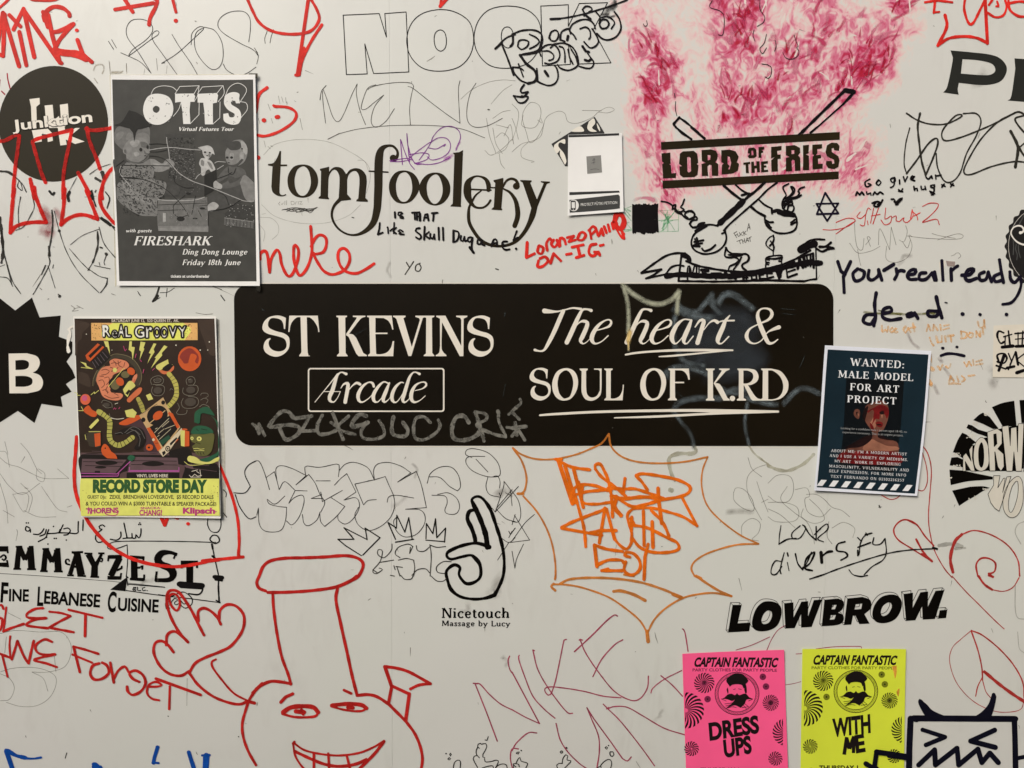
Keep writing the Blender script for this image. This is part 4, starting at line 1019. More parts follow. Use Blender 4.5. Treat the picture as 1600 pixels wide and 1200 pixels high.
# ---- thin pen word PHOS
mark('pen_tag', PEN, L1, 'thin black pen word in quotation marks above the black and white concert poster', 'graffiti',
 [(T(0, 0), 'w1.1 L 678,258 710,308; L 698,248 728,300; 755,330 800,350 880,390 945,458!; 945,458 910,400 860,320 800,240 790,180 820,130 880,120 935,140 955,180 940,220 900,260 830,310 805,345!; 805,350 860,310 940,250 990,215 990,195 970,195 950,220 960,260 1010,330 1060,400 1110,470; L 1010,396 1030,392; 1010,396 1100,340 1180,270 1270,185 1275,170 1240,170 1200,210 1195,280; 1075,215 1120,290 1190,390 1235,468; 1280,170 1230,200 1215,260 1230,330 1280,400 1330,435 1375,415 1395,350 1385,260 1340,190 1280,170; 1555,262 1565,180 1560,110 1520,72 1440,75 1380,110 1362,160 1400,210 1500,270 1580,310 1615,350; 1395,400 1420,440 1480,470 1540,460 1600,420')], 1.0, jit=.1)
mark('pen_tag', GREYPEN, L1, 'thin pen bracket marks on the left of the looping red stroke', 'graffiti', [(T(1, 0), '70,195 55,240 58,272; 110,185 95,230 88,268; 0,320 15,350 5,400; -10,300 10,330')], 1.0)
smear('tape_residue', soft_ink((178, 172, 156), .6), L0, 'scraped tape residue on the wall above the concert poster', 'residue', [(T(0, 0), 'w3 585,440 600,410 640,405 650,430 640,460; w2 610,520 590,490; w2 700,450 740,460 770,445; w5 L 700,455 760,452; w1.5 L 685,390 690,470; w1.5 L 790,400 792,460')], 2)
mark('scribble', FAINT, L1, 'three short grey pencil ticks above the concert poster title', 'graffiti', [(T(0, 0), 'L 790,395 792,450; L 978,365 985,440; L 1045,410 1040,460; L 682,380 688,440; L 905,430 900,465')], .7)
# ---- MENC
mark('pen_tag', GREYPEN, L1, 'large grey pen capitals with an arc beneath, between the outlined and the serif logo', 'graffiti',
 [(T(1, 0), 'w1.2 400,625 410,570 438,535!; w1 415,570 420,650 435,770; 420,560 440,610 480,730 515,760 550,710 600,590 632,525!; 632,525 628,590 650,690 685,780; 750,530 700,550 670,620 658,680 690,680 740,640 798,595!; 798,595 740,670 720,760 750,795 810,760 865,680; 700,560 720,545 800,525 900,515 970,520 985,540!; 985,540 970,600 960,680 965,780!; 950,540 985,555 1080,630 1200,720 1275,770!; 1275,770 1270,690 1265,560 1275,505; 1375,520 1340,580 1318,680 1325,760 1370,795 1450,785 1540,740'), (T(1, 0), 'w1.3 450,870 520,835!; w.9 520,835 650,805 850,785 1100,785 1280,805 1430,862; w2 L 1450,685 1458,686')], 1.0, jit=.1)
mark('scribble', FAINT, L0, 'faint pencil loops and arcs right of the grey pen capitals', 'graffiti',
 [(T(1, 0), '1280,620 1350,560 1450,515 1540,500 1620,505; 1470,650 1540,570 1600,530; 1440,740 1460,850 1490,930 1500,960; 1480,800 1500,900 1540,960; 1500,860 1540,830 1580,870 1560,930 1510,960; 1430,940 1470,970 1540,930 1600,870; 1520,960 1530,1020 1555,1055; 1550,850 1590,780 1610,900; 1500,780 1580,800; 1480,740 1540,700 1590,690'),
  (T(2, 0), '0,650 40,700 30,790 0,880; 70,720 60,780 100,800 150,790 180,720 170,660 120,640 80,680 65,740 90,830 110,890 150,870 190,800 205,750!; 205,750 230,720 290,695 330,710 350,760 410,770 500,735 540,700 600,670 640,685 600,705 540,700; 440,690 560,692; 100,890 60,930 60,980 100,1000 140,1010 120,1015; 0,950 60,900 130,880 180,850 200,770; 0,740 20,790 40,870; 160,750 190,770 180,740')], .8)
mark('scribble', FAINT2, L0, 'big faint pencil oval around the first letters of the brown serif logo', 'graffiti', [(F(400, 200, .15), '80,280 200,170 450,120 750,145 1000,260 1160,380 1190,520 1150,680; 60,800 200,920 450,990 720,990 950,920 1090,800; 40,930 160,940 230,1010 230,1100 170,1160; 1060,335 1130,345 1170,440; 30,1000 90,1080 80,1180; 100,890 60,900')], .8)
# ---- purple tag
mark('marker_tag', PURP, L2, 'small purple pen tag over the top of the brown serif logo', 'graffiti',
 [(T(1, 0), 'L 903,872 915,1028; 905,875 930,950 960,1020 990,1058; 943,835 948,900 970,980 1000,1025 1040,1025; 943,835 950,920 960,1010; 835,1005 870,1000 940,990 980,1000 955,970 1000,960 1040,955 1080,965 1070,995 1020,1015 990,1020; 960,985 1030,930 1090,890 1070,930 1020,1000; 1080,925 1130,930 1185,900 1175,915; 1095,890 1110,850 1160,800 1220,790 1265,815 1278,860 1260,910 1250,940; 1090,890 1140,862 1190,865 1215,900 1205,950 1160,985 1100,1000 1070,980; 1000,1020 1080,1028 1150,1015 1210,985; 840,1010 900,1010 960,1000')], 1.4, jit=.1)
smear('paint_smudge', soft_ink((190, 134, 190), .7, 50), L1, 'pale purple smear at the right end of the purple tag', 'graffiti', [(T(1, 0), 'w6 1185,1000 1225,970; w4 1250,930 1275,890; w6 L 1180,990 1210,985')], 5)
# ---- bubble letters
mark('marker_tag', BLK, L3, 'black marker bubble letters overlapping the outlined capitals', 'graffiti',
 [(T(1, 0), 'w3.4 L 1495,305 1530,275; 1500,300 1560,240 1620,215; w3 1535,275 1570,360 1610,470'),
  (T(2, 0), '''w2.8 0,215 60,192 130,188 175,205 190,240 180,290 150,320 95,335 50,345!; w4.4 50,345 90,400 140,440 155,480 140,510 100,522!; w2.8 100,522 50,500 10,450 5,420; 5,420 50,425 70,440; w2.4 40,400 55,440 70,480; 35,290 45,255 80,250 103,262 95,290 60,310 40,295; w2.6 110,215 150,235 170,260 150,285 110,305; w3.6 -10,290 5,270 5,215; w4 70,340 140,330 180,315; w2.6 170,320 210,285 260,280 290,310 298,350 280,385 235,400 205,395; 180,350 170,320; w2.4 195,320 230,320 260,345 255,370 230,378; 150,500 180,520 230,535 270,520 288,480 280,430 265,410; w4 L 205,445 225,475; w2.6 155,430 160,500; 270,275 320,270 370,290 400,330 415,390 400,420 350,440 300,425 285,405; 265,275 240,300; w2.4 295,290 320,300 330,340 330,390; 370,310 400,360 410,400; 350,310 360,360 380,400; w2.8 300,250 310,200 350,180 360,190 365,210; w2.6 330,260 305,250; w4.2 L 350,225 345,250; w2.6 360,180 380,150 430,125 480,125 510,150 520,180; 365,200 385,220 400,245; 425,180 460,170 485,190 490,230 480,245; 500,180 525,220 540,260 520,290 490,300 470,285 450,262; w4 L 440,290 460,320 480,325; w2.4 470,330 490,360 510,390 500,420 470,428 420,415; w3.6 L 455,375 478,382 495,370; w2.6 230,240 245,200 275,190 290,210 285,240 265,258 240,250 235,235; w2.4 240,120 330,112 440,90 540,62 640,30 720,0; w3.4 L 240,120 300,117; w2.6 440,60 460,40 490,45 500,62 480,75; 440,60 455,90 450,100; w4 465,100 490,120; w2.6 520,70 550,110 545,150; w2.8 530,210 560,240 600,250 650,230 680,180 670,120 640,75; w3 545,150 560,125 590,125 605,150 590,175 560,178 548,160; w2.4 560,110 600,105 640,140 620,180; w2.6 150,505 180,520; w3 75,530 55,560 60,580 100,575!; w3 100,575 70,605 10,600!; w2.6 10,600 40,640 75,640 100,615; 60,600 100,605''')], 2.6, jit=.1)
smear('paint_smudge', soft_ink((50, 46, 44), .8, 40), L2, 'grey smoky smear at the top right of the bubble letters', 'graffiti', [(T(2, 0), 'w9 590,75 610,50 640,30; w6 560,90 600,90; w6 640,-10 650,40; w4 600,110 640,100; w8 L 640,20 630,60')], 6)
# ---- mid scribbles
mark('scribble', FAINT, L0, 'tiny grey pencil note under the first letter of the brown serif logo', 'graffiti',
 [(F(400, 200, .15), '250,770 235,790 250,805; 262,790 270,800 285,780; 300,800 302,760; 318,800 320,755; 365,765 370,800 400,790 395,765 365,765; 410,795 415,770 430,770; 445,765 440,795; 455,765 480,765 455,795 485,792')], .8)
mark('scribble', ink((84, 82, 76), .6, tint=(.6, .6, .6), streak=.35, scale=60), L1, 'dark pencil scribble crossing out a word beside the red cursive name', 'graffiti',
 [(F(400, 200, .15), '270,855 400,830 560,845 640,825; 280,850 420,850 600,840; 320,870 420,835 520,860 600,850; 300,845 380,870 470,840 540,870 630,835; 420,880 520,855 560,885 600,855; 330,835 450,875 560,840; 440,845 470,860 500,835 540,865')], 1.1)
mark('pen_note', BLK, L3, 'black marker question in two lines under the brown serif logo', 'graffiti',
 [(F(400, 200, .15), 'w3.4 L 1447,878 1450,935; 1515,880 1485,880 1480,905 1530,925 1535,940 1505,935 1500,910 1525,890; L 1290,990 1285,1050 1270,1110 1320,1090; w3 L 1375,1050 1378,1095; L 1370,1035 1372,1036; L 1440,990 1435,1095; 1400,1070 1425,1050 1450,1045; 1460,1040 1430,1075 1460,1100; 1530,1080 1500,1060 1480,1075 1510,1090 1490,1105 1540,1110'),
  (F(620, 220, .15), 'w3.4 L 160,750 235,745; L 185,750 190,820; L 210,755 212,825; w4 L 240,760 242,830; 212,790 240,785; L 280,830 295,770 320,765 330,830; 285,800 325,800; L 365,755 425,750; L 385,755 378,835; w3 240,910 205,915 195,940 235,970 255,1000 235,1025 200,1005; L 290,895 285,1030; L 335,950 292,985 340,1020; 350,970 350,1010 375,1020 390,975; 390,975 395,1025; L 435,905 440,1030; L 480,905 485,1035; w3.6 L 590,935 590,1050; 590,935 640,950 645,1000 620,1045 585,1055; w3 670,990 665,1035 690,1045 705,1000; 705,1000 710,1045 730,1040; 775,1005 745,1010 740,1045 770,1050 790,1010; 790,1010 780,1090 790,1160!; w4 760,1110 800,1165; w3 870,1020 845,1030 840,1070 870,1075 885,1030 890,1080 915,1090; 985,1100 1010,1030 1040,1035 1045,1100; 990,1070 1040,1065; 1150,1050 1110,1050 1095,1080 1130,1085 1100,1110 1130,1135 1175,1130; 1250,940 1220,1020; w3.4 L 1215,1035 1260,1010; w4 L 1242,1125 1243,1126')], 3, jit=.12)
mark('scribble', GREYPEN, L1, 'tiny grey two-letter word above the black sign below the brown logo', 'graffiti', [(T(1, 1), 'w2 L 940,440 958,470; L 985,435 932,515; 1025,445 1000,460 998,490 1020,495 1032,470 1020,450')], 2)
mark('scribble', GREYPEN, L0, 'short grey pen mark on the wall below the swash of the brown logo', 'graffiti', [(T(1, 1), 'w2 1498,480 1515,486; w1.6 600,158 612,162')], 2)
mark('marker_tag', RED, L3, 'red marker cursive name right of the concert poster, above the black sign', 'graffiti',
 [(T(1, 1), 'w5 25,420 30,380 60,370 75,410 85,500!; w4.6 85,500 95,420 130,362 150,390 160,450 190,515 215,525 240,490 262,420 265,360 245,332 235,360 240,440 270,520 310,490 340,420 350,350 342,215!; w4.6 345,340 370,290 400,268 435,285 440,330 420,375 370,388 355,380!; 355,380 380,430 420,490 470,515 520,505 560,480 585,430 580,380 550,352 520,365 512,410 530,465 570,500 630,508 690,480 738,448')], 4.6)
# ---- red IG text
mark('marker_note', RED, L3, 'red marker name and note sloping upward, left of the black ink square', 'graffiti',
 [(T(2, 1), 'w4.6 L 95,315 90,410 140,385; 165,340 160,375 185,385 195,350 170,335; 220,365 215,320 235,290 245,300; 260,300 245,325 265,345 285,320 280,300! 295,340!; 300,335 300,290 325,295 335,325; 345,285 385,275! 355,310! 395,300; 420,265 410,295 440,300 460,270 440,250 420,262; L 485,235 495,290; 480,240 505,215 525,235 500,262; 530,245 540,275 560,230! 570,270; w4 L 575,215 590,255; L 600,205 610,245; L 625,195 632,230; w8 640,185 655,140 685,145 700,185 685,225 655,225 642,190; w3 650,230 690,290 700,260; 660,215 690,250; 680,230 700,290; w4.6 165,430 160,465 190,465 225,430 205,405 175,415; L 240,445 260,385 305,430; L 340,390 370,385; L 375,345 445,330; L 410,340 425,400; L 400,410 450,395; 525,325 490,335 480,380 505,400 540,375! 515,375!; L 540,375 548,395; w4.4 550,335 570,330')], 4.4, jit=.12)
# ---- black square and green leaf sketch
m = Mark(); random.seed(11)
L = []
for k in range(24): L.append((750 + k * 160 / 23 + (4 if k % 2 else 0), 76 + random.uniform(-6, 6)))
L += [(912, 130), (914, 200), (918, 258)]
for k in range(24): L.append((916 - k * 165 / 23, 256 + random.uniform(-8, 10)))
L += [(750, 180)]
m.loops([[(800 + x * .25, 300 + y * .25) for x, y in L]])
link_mesh('ink_square', m, BLK, L2, label='solid black ink square with ragged edges below the petition notice', cat='graffiti')
mark('leaf_sketch', GREENP, L1, 'pale green crossed leaf sketch in a square on both sides of the black ink square', 'graffiti',
 [(Z7, 'w1 L 50,690 215,680 212,860 45,865; L 50,770 210,765; L 122,690 125,860; w1.6 60,690 110,740 125,770 110,830 70,860; 185,690 150,740 125,770 150,800 180,850; w3 125,740 100,770 85,850; w2.4 105,720 120,760 150,735; w1.6 130,780 165,770; 70,780 125,760 75,840; 120,700 105,740 130,770 135,720; 90,700 120,765; w2.6 L 122,745 130,790 95,800'),
  (T(2, 1), 'w1.2 L 620,140 745,90; 700,100 740,150; 690,170 745,230; 705,130 745,180; w1 L 700,250 745,240; w2.4 720,110 740,120; w2 L 650,240 745,235; w2 690,200 730,190')], 1.4)
# ---- weapons doodles
W7 = '''w3.4 L 190,-5 322,95; L 318,-5 430,92; L 1285,-5 1215,55; L 1365,-5 1310,40; w4.4 590,480 665,545 745,605; 690,475 750,525 815,555; w3.6 740,560 800,545; w4.4 930,455 850,530 790,575 680,690!; w9 750,610 700,660 560,790; w4.4 L 540,810 560,790; 1035,455 960,510 880,590 800,660 720,730 640,800 590,855; w4 815,655 870,700 935,735; 880,595 930,640 990,670!; 540,815 480,805 430,815 380,850 335,900 320,960 340,1010 390,1040 450,1050 530,1030 590,980 612,920 600,850!; w3 575,880 600,870; w6 L 440,815 360,860; w3.4 410,1005 430,1025 480,1010 520,975; w3.4 L 345,950 420,935; L 350,970 410,960; L 350,985 390,985; L 365,915 385,990; L 350,925 360,960; w4 L 340,980 370,985;
w2.6 70,612 120,620 165,650 160,680 185,665 200,690 230,700 260,680 230,660 245,640 262,595; 230,705 260,740 300,760 340,750 345,715 300,690 265,720 290,750; 250,690 280,700 320,690 350,720 340,740; 340,760 310,790 320,820 360,830 385,800 420,790; 300,760 360,740 365,765 330,770 305,800; 330,830 380,820 425,805; 165,650 190,640 185,690 240,720; w3 385,815 430,790;
w3.4 990,672 992,712!; 1000,690 1040,680 1100,700 1160,710 1190,740 1200,800 1180,850 1120,875 1040,875 980,845 940,800 930,745!; w8 1050,700 1100,715 1170,725; w3 L 1000,700 1050,690; w3.4 940,770 970,785 1000,785; 945,790 970,810; w3 950,800 985,830; w3.4 1180,765 1150,790; 1190,785 1150,805; w2.6 1080,670 1075,630 1090,590 1110,560 1090,520 1085,490 1130,465!; 1100,590 1140,570 1170,545 1180,510 1160,490; 1150,490 1165,530 1145,560 1115,590; 1130,590 1200,570 1220,540 1210,530 1225,505 1260,492!; 1130,600 1200,580 1235,560; 1085,650 1100,610 1150,600 1160,640 1110,640 1090,680 1110,690; 1120,690 1130,650 1165,645 1175,670 1160,700 1120,695; 1090,640 1130,625 1150,610; 1100,610 1160,620'''
mark('weapon_doodle', BLK, L3, 'black marker doodle of two crossed smoking clubs behind and below the distressed logo', 'graffiti', [(Z7, W7)], 3, jit=.1)
mark('marker_stroke', BLK, L3, 'two thick black strokes forming a club handle over the pink paint above the distressed logo', 'graffiti',
 [(T(2, 0), 'w4.2 1045,735 1010,775!; w3.2 1045,735 1100,775 1205,865; 1010,780 1060,830 1120,870'), (T(3, 0), 'w4.6 210,828 330,710 480,565!; w7 L 480,565 535,575; w4 535,580 470,650!; w2.6 L 470,650 270,828')], 3.4, jit=.15)
mark('scribble', PEN, L3, 'thin black pen wisps over the pink paint at the top', 'graffiti',
 [(T(2, 0), 'w1.1 1250,5 1235,45 1300,70 1325,110 1318,215 1290,218; 1548,0 1550,60 1578,105 1570,140 1532,165; 1512,188 1505,220 1518,258; 1590,215 1575,270 1548,305 1565,335 1590,300; w1.4 1015,585 1018,610; 1022,635 1020,680 1030,725; 820,150 830,165 845,155 840,130; 1560,400 1600,405; 1580,480 1600,492'),
  (T(3, 0), 'w1 162,220 175,260 188,290 178,300 192,320 185,350 150,370 110,362 92,330; 0,408 15,415 22,440 15,475 0,490; 45,255 50,290 40,320')], 1.1, jit=.1)
# ---- metal banner doodle
W8 = '''w3.4 10,232 100,165 200,100 280,78 350,80!; w7 330,95 370,110 385,135; w4 350,80 385,110 390,140; w3.6 360,140 450,175 600,205 720,220 850,222 980,200 1100,170 1200,130 1290,80 1330,55!; w3 L 322,98 308,220 300,295!; w3.6 300,295 450,298 620,300 800,295 1000,290 1280,298!; 1280,298 1330,285 1378,280; w2.6 L 1378,280 1375,150 1372,30; w4 L 10,232 165,205; L 165,205 110,245; 110,245 45,275!; L 45,275 200,242; w3 205,235 240,190 290,172 340,178; w8 205,258 300,245 450,252 600,258 780,248 950,225 1100,195 1200,170 1300,155 1410,155; w6 205,245 350,250; w12 1255,50 1300,25 1360,5; w3 1250,60 1300,-5 1360,-30 1440,-28; w3 1250,62 1300,62; w4 1400,28 1450,25 1490,-5; w3.6 1375,40 1420,65 1470,45 1512,42!; w4 L 1450,25 1510,40;
w3.4 670,35 685,60 720,82 780,85 830,85 850,110 840,140 800,165 800,190 830,215; w3 670,40 662,100 700,112 740,110 770,130 745,160 700,180 690,210; w2.6 690,90 760,100 800,90; 790,110 770,150 730,205; w2.4 980,195 982,150 985,115 1040,98 1108,98 1105,130 1105,165!; 985,118 1050,122 1105,112; w1.6 990,130 1010,132; 990,150 1005,152; 1080,120 1100,122; 1085,140 1102,142; w2 990,165 1005,168; w1.8 1040,98 1038,60; w2 1040,60 1010,40 985,15 985,-10 1010,-45 1040,-60!; 1040,-60 1045,-30 1035,0 1045,30 1040,60; 1012,20 1030,0 1020,-15'''
LET8 = '''w2.6 370,285 370,200 385,178 405,240 425,178 440,180 440,250; w4 L 388,200 390,240; w2 460,180 460,230; w5 L 480,210 530,215; L 485,215 487,260; L 490,235 515,235; w3 L 490,258 530,258; w5 L 560,240 630,240; L 590,235 592,280; w6 L 580,262 615,262; w5 L 660,265 668,225 690,270; L 650,250 690,250; w5 L 710,220 745,275; L 700,275 745,270; w4 L 805,260 808,290; L 830,250 830,290; L 810,270 840,268; w3 L 870,245 872,285 900,282; L 905,240 910,282; w3.4 L 930,240 935,280 980,278; L 935,250 960,245; w3 L 990,225 992,275 1040,262; L 1000,235 1030,235; w3.4 L 1060,215 1085,280 1110,200!; w6 L 1085,215 1090,260; w3 L 1140,190 1150,268 1225,240; L 1150,225 1210,205; L 1155,160 1205,145; w4 L 1160,175 1215,160; w4 L 1230,200 1245,120 1270,190; L 1235,165 1265,160; w5 L 1275,100 1290,180; L 1300,95 1310,175; L 1330,85 1330,180; w4 L 1350,80 1355,190; L 1280,140 1350,130; L 1255,110 1345,80'''
mark('banner_doodle', BLK, L3, 'black marker ribbon banner doodle with crossed-out lettering, touching the top of the black sign', 'graffiti', [(Z8, W8), (Z8, LET8)], 3, jit=.12)
mark('star_drawing', ink((26, 22, 40), .92, tint=(.1, .1, .1), streak=.1), L3, 'black six-pointed star drawn in marker right of the smoking clubs', 'graffiti',
 [(Z7, 'w2.9 L 1435,540 1365,718 1545,712 1435,540; L 1362,632 1545,628 1452,775 1362,632')], 2.9, jit=.1)
mark('pen_note', GREYPEN, L1, 'tiny slanted grey pen note in two lines between the crossed clubs', 'graffiti',
 [(Z7, 'w.9 L 675,875 700,915; L 675,878 700,862; L 685,895 700,888; 705,880 712,905 728,895 722,870; 745,870 730,885 748,895; L 752,860 760,895; L 772,862 758,880 778,885; L 785,860 800,795 810,845; L 790,835 810,825; L 700,945 740,930; L 722,940 730,965; L 745,930 752,962; L 762,922 768,955; L 748,945 765,938; L 775,955 785,915 800,948; L 780,940 796,935; L 795,920 820,905; L 806,912 812,945')], 1.0)
# ---- right side notes
mark('pen_note', BLK, L3, 'black marker two-line note with two small hearts, under the big grey loops on the right', 'graffiti',
 [(T(3, 0), 'w2.6 635,1120 605,1140 615,1168 645,1155 625,1148; 690,1125 675,1145 690,1158 705,1140 690,1125; 790,1110 765,1120 775,1140 795,1130 790,1110! 785,1160 765,1172; L 820,1125 822,1150; L 845,1105 855,1135 870,1105; w3 895,1120 915,1105 900,1100 890,1120 915,1130; w2.6 985,1105 1000,1120 1020,1100!; L 1020,1100 1025,1115; 1045,1095 1048,1118; 1048,1100 1080,1095; w2.4 815,1185 830,1195 840,1180; L 910,1165 915,1190; 915,1180 930,1178 932,1192; 955,1165 960,1185 980,1180; 980,1165 985,1185; 1015,1160 1040,1155 1035,1175 1015,1168; 1037,1160 1035,1200 1015,1205; L 1085,1155 1105,1165; L 1100,1150 1085,1170; L 1140,1150 1160,1160; L 1155,1148 1140,1168'),
  (T(3, 1), 'w3 L 548,20 555,0 572,18 585,0 598,18; 615,0 618,15 640,5 642,18; L 655,18 665,0 680,15 700,0 718,12; 815,-5 840,-2; w2.6 1010,-5 1040,10 1020,18; w3 650,70 675,60 660,85 690,90 715,50!; w3.4 685,80 700,65 680,60; w3 770,45 785,45 800,80! 840,38 825,42 805,60; w4 L 790,60 808,75')], 2.6, jit=.12)
mark('marker_tag', ink((52, 50, 44), .84, tint=(.3, .3, .3), streak=.25), L2, 'large grey looping marker tag under the charcoal capitals at the right edge', 'graffiti',
 [(T(3, 0), 'w2.6 865,708 930,750 1010,775 1110,775 1200,735 1210,718 1170,725 1100,800 1085,850 1110,880 1200,860 1330,810 1440,760 1540,705!; w3.4 950,708 935,790 945,900 960,1010 985,1095!; w3 985,1095 1030,990 1060,900 1050,865 1000,900 930,1000 865,1085!; w2 865,1085 850,1020 860,900 885,800; w2.4 1050,960 1060,1050 1100,1130 1150,1135 1200,1080 1240,960 1300,850 1330,760 1300,710 1220,710; 1545,705 1440,760 1330,870 1240,1020 1225,1080 1270,1090 1400,1040 1540,1010 1640,1020; w3 1540,705 1570,700 1600,720 1545,740 1560,780 1620,850; w4.6 1515,820 1560,920 1545,1045!; w3.6 1520,825 1590,960 1640,990; 1620,880 1560,930')], 2.6, jit=.1)
mark('marker_tag', RED, L3, 'red marker tag of flowing letters with a boxed tail at the top right corner', 'graffiti',
 [(T(3, 0), 'w3.6 980,15 1060,5 1150,15; L 1045,-10 1035,80; w3 L 1035,78 1070,75; 1230,-10 1225,60 1250,140 1280,145 1330,50 1360,-10; w5.4 L 1355,-10 1370,270; w5 1105,95 1115,170 1060,285!; w4.6 1060,285 1130,240 1230,228 1310,240 1370,270!; w3.6 1370,80 1420,108 1470,95 1490,40 1480,0; 1380,30 1400,0; w3.2 1425,40 1440,40 1430,10; w4 1500,-10 1510,60 1560,100 1610,105!; 1510,20 1570,10 1620,15')], 4, jit=.1)
mark('marker_tag', ink((206, 60, 60), .8, streak=.2), L2, 'thin red pen tag with a hooked arrow under the two small hearts', 'graffiti',
 [(T(3, 1), 'w1.3 343,235 400,237 480,222 540,185 535,168 490,165 425,190; 545,182 490,215 425,262; 575,125 555,155 580,165 610,140! 600,210 575,205; 610,140 625,100 640,110; L 620,180 625,205; 640,195 660,100; L 655,200 690,100; 645,150 700,140; 735,100 730,170 745,165 770,150 765,190 730,205 705,175; 775,160 800,150 800,180 815,185; 820,185 850,160 845,180 870,190 905,150 900,110!; L 900,110 890,165; 900,120 930,150 935,175; 910,150 950,130; 965,90 1010,70 1062,75 1050,110 1000,160 965,190 1050,170 1070,205')], 1.4, jit=.1)
mark('scribble', FAINT, L0, 'faint pencil tag with a small arrow above the scrawled black sentence on the right', 'graffiti',
 [(T(3, 1), '540,180 545,280 560,350 590,360 600,290; 510,320 560,380 640,370 700,340; 610,330 640,290 620,280 640,340; 690,330 700,230 760,360! 770,220!; 770,220 800,330; 860,210 870,250 850,310 820,300; 740,340 740,420 800,440 870,410 900,340 880,270 900,280!; 870,275 1000,290 1180,295 1220,275 1180,262 1060,300; 1025,260 1080,275 1170,290; 560,360 570,420 580,460; 840,310 870,350 890,300; 1170,385 1190,380 1205,400 1190,415; 1145,400 1170,390')], .9)
BLK2m = ink((24, 20, 36), .94, tint=(.15, .15, .15), streak=.08)
mark('marker_sentence', BLK2m, L3, 'black marker sentence in two widely spaced lines above the dark blue poster', 'graffiti',
 [(T(3, 1), '''w5.6 L 435,435 455,495 480,515; L 515,435 470,530; L 470,530 475,628; 560,480 530,510 545,555 590,540 600,500 575,485; 630,490 625,535 650,550 690,520 690,485!; L 690,485 710,550; L 722,490 785,452; 800,480 805,515 790,545; 805,500 830,490 850,495; 870,520 915,510 920,485 890,490 870,520 885,545 925,545; 985,505 950,510 945,545 985,545 1025,505! 1040,550; L 1040,500 1050,550; L 1085,430 1092,550; L 1142,480 1145,552; w4.6 1145,495 1170,470 1185,462; w6 1210,520 1260,515 1285,485 1250,488 1230,530 1250,555 1300,540; 1350,500 1320,515 1325,550 1360,545 1375,500! 1395,560; w5.6 L 1445,425 1455,490 1470,565; 1445,510 1410,530 1420,560 1465,550; 1510,500 1515,545 1540,565 1575,530!; w4.6 1575,530 1580,580 1560,640 1520,690 1465,702'''),
  (T(3, 1), '''w5.6 675,630 665,700 670,780 660,835; 665,765 610,770 595,810 640,825 665,790; 720,760 770,745 760,720 720,735 715,780 760,800 830,790; 895,755 865,765 870,780 905,770 915,755! 935,790; w6 1050,655 1065,720 1085,785; 1060,745 1000,745 1005,775 1050,775 1065,750; w6 L 1213,762 1216,763; w5 L 1322,765 1325,766; w5.6 L 1488,765 1490,766; w2 L 1105,690 1118,693''')], 5.4, jit=.08)
smear('paint_smudge', soft_ink((120, 118, 70), .75, 60), L2, 'olive smear through the second line of the black sentence', 'graffiti', [(T(3, 1), 'w4 600,750 700,760 830,762; w4 800,760 900,765 1050,755; w3 L 690,740 830,765; w6 1000,745 1040,760')], 4)
mark('sad_face', BLK2m, L3, 'small black sad face drawn above the dark blue poster', 'graffiti', [(T(3, 1), 'w4.2 L 1088,975 1094,976; L 1178,968 1182,969; w4.4 1080,1022 1120,1010 1170,1012 1225,1024; w3 L 1080,1024 1110,1014')], 4)
mark('marker_note', PORN, L2, 'faded orange marker note of several lines around the sad face', 'graffiti',
 [(T(3, 1), 'w3 710,835 715,875 735,860 745,878 750,840; 775,850 760,865 775,878 785,860 775,848; 790,865 805,855 795,850 790,875 808,875; w3.4 860,840 845,860 860,880 875,850! 890,875; 905,820 915,870; 890,850 920,845; L 990,870 1000,830 1015,865; L 1030,865 1035,830 1060,865; L 1075,830 1080,865; 1100,835 1130,830; 1095,860 1130,850; w3 1310,810 1320,845 1345,840 1350,800!; L 1350,800 1355,850; 1010,910 1020,940 1035,960; L 1050,900 1060,940 1085,935 1085,900; L 1105,900 1110,935; L 1120,900 1160,895; L 1140,900 1145,935; L 1205,870 1210,915; 1205,870 1240,880 1235,910 1205,915; 1260,880 1250,900 1270,910 1280,885 1260,878; L 1300,905 1300,870 1325,905 1325,870; L 1340,850 1345,890; w6 1015,1100 1030,1110; w3.4 L 1060,1090 1075,1110 1090,1080; 1110,1090 1130,1100 1140,1075; L 1225,1065 1240,1090 1255,1060 1270,1085; L 1280,1050 1285,1080; 1300,1060 1335,1050; 1300,1080 1340,1072; w5 1010,1180 1020,1200; w3.4 L 1130,1190 1140,1150 1160,1180; L 1180,1150 1190,1185; 1210,1150 1230,1170 1210,1185; 1250,1150 1290,1145; L 1015,1015 1020,1060'), (T(3, 2), 'w3 1130,0 1160,-5 1200,0; w4 1010,0 1020,10')], 3, jit=.25)
smear('tape_residue', soft_ink((170, 160, 158), .5), L1, 'grey tape residue patches and a drip beside the sad face', 'residue', [(T(3, 1), 'w6 L 1070,1040 1085,1060; w5 870,880 900,940 940,975; w5 L 1100,1100 1150,1170'), (T(3, 2), 'w6 1040,10 1060,60')], 5)
m = Mark(); m.fill(T(3, 1), 'L 1110,430 1168,435 1165,465 1118,462')
link_mesh('tape_piece', m, ink((176, 160, 154), .6, streak=.1), L4, label='small torn square of old tape over the black sentence', cat='tape')
m = Mark(); m.fill(T(3, 1), '1068,440! 1108,428! 1106,470 1078,505 1072,470!')
link_mesh('tape_piece', m, paint((216, 210, 200), .5, .05), L1, label='torn white scrap of paper stuck in the black sentence', cat='tape')
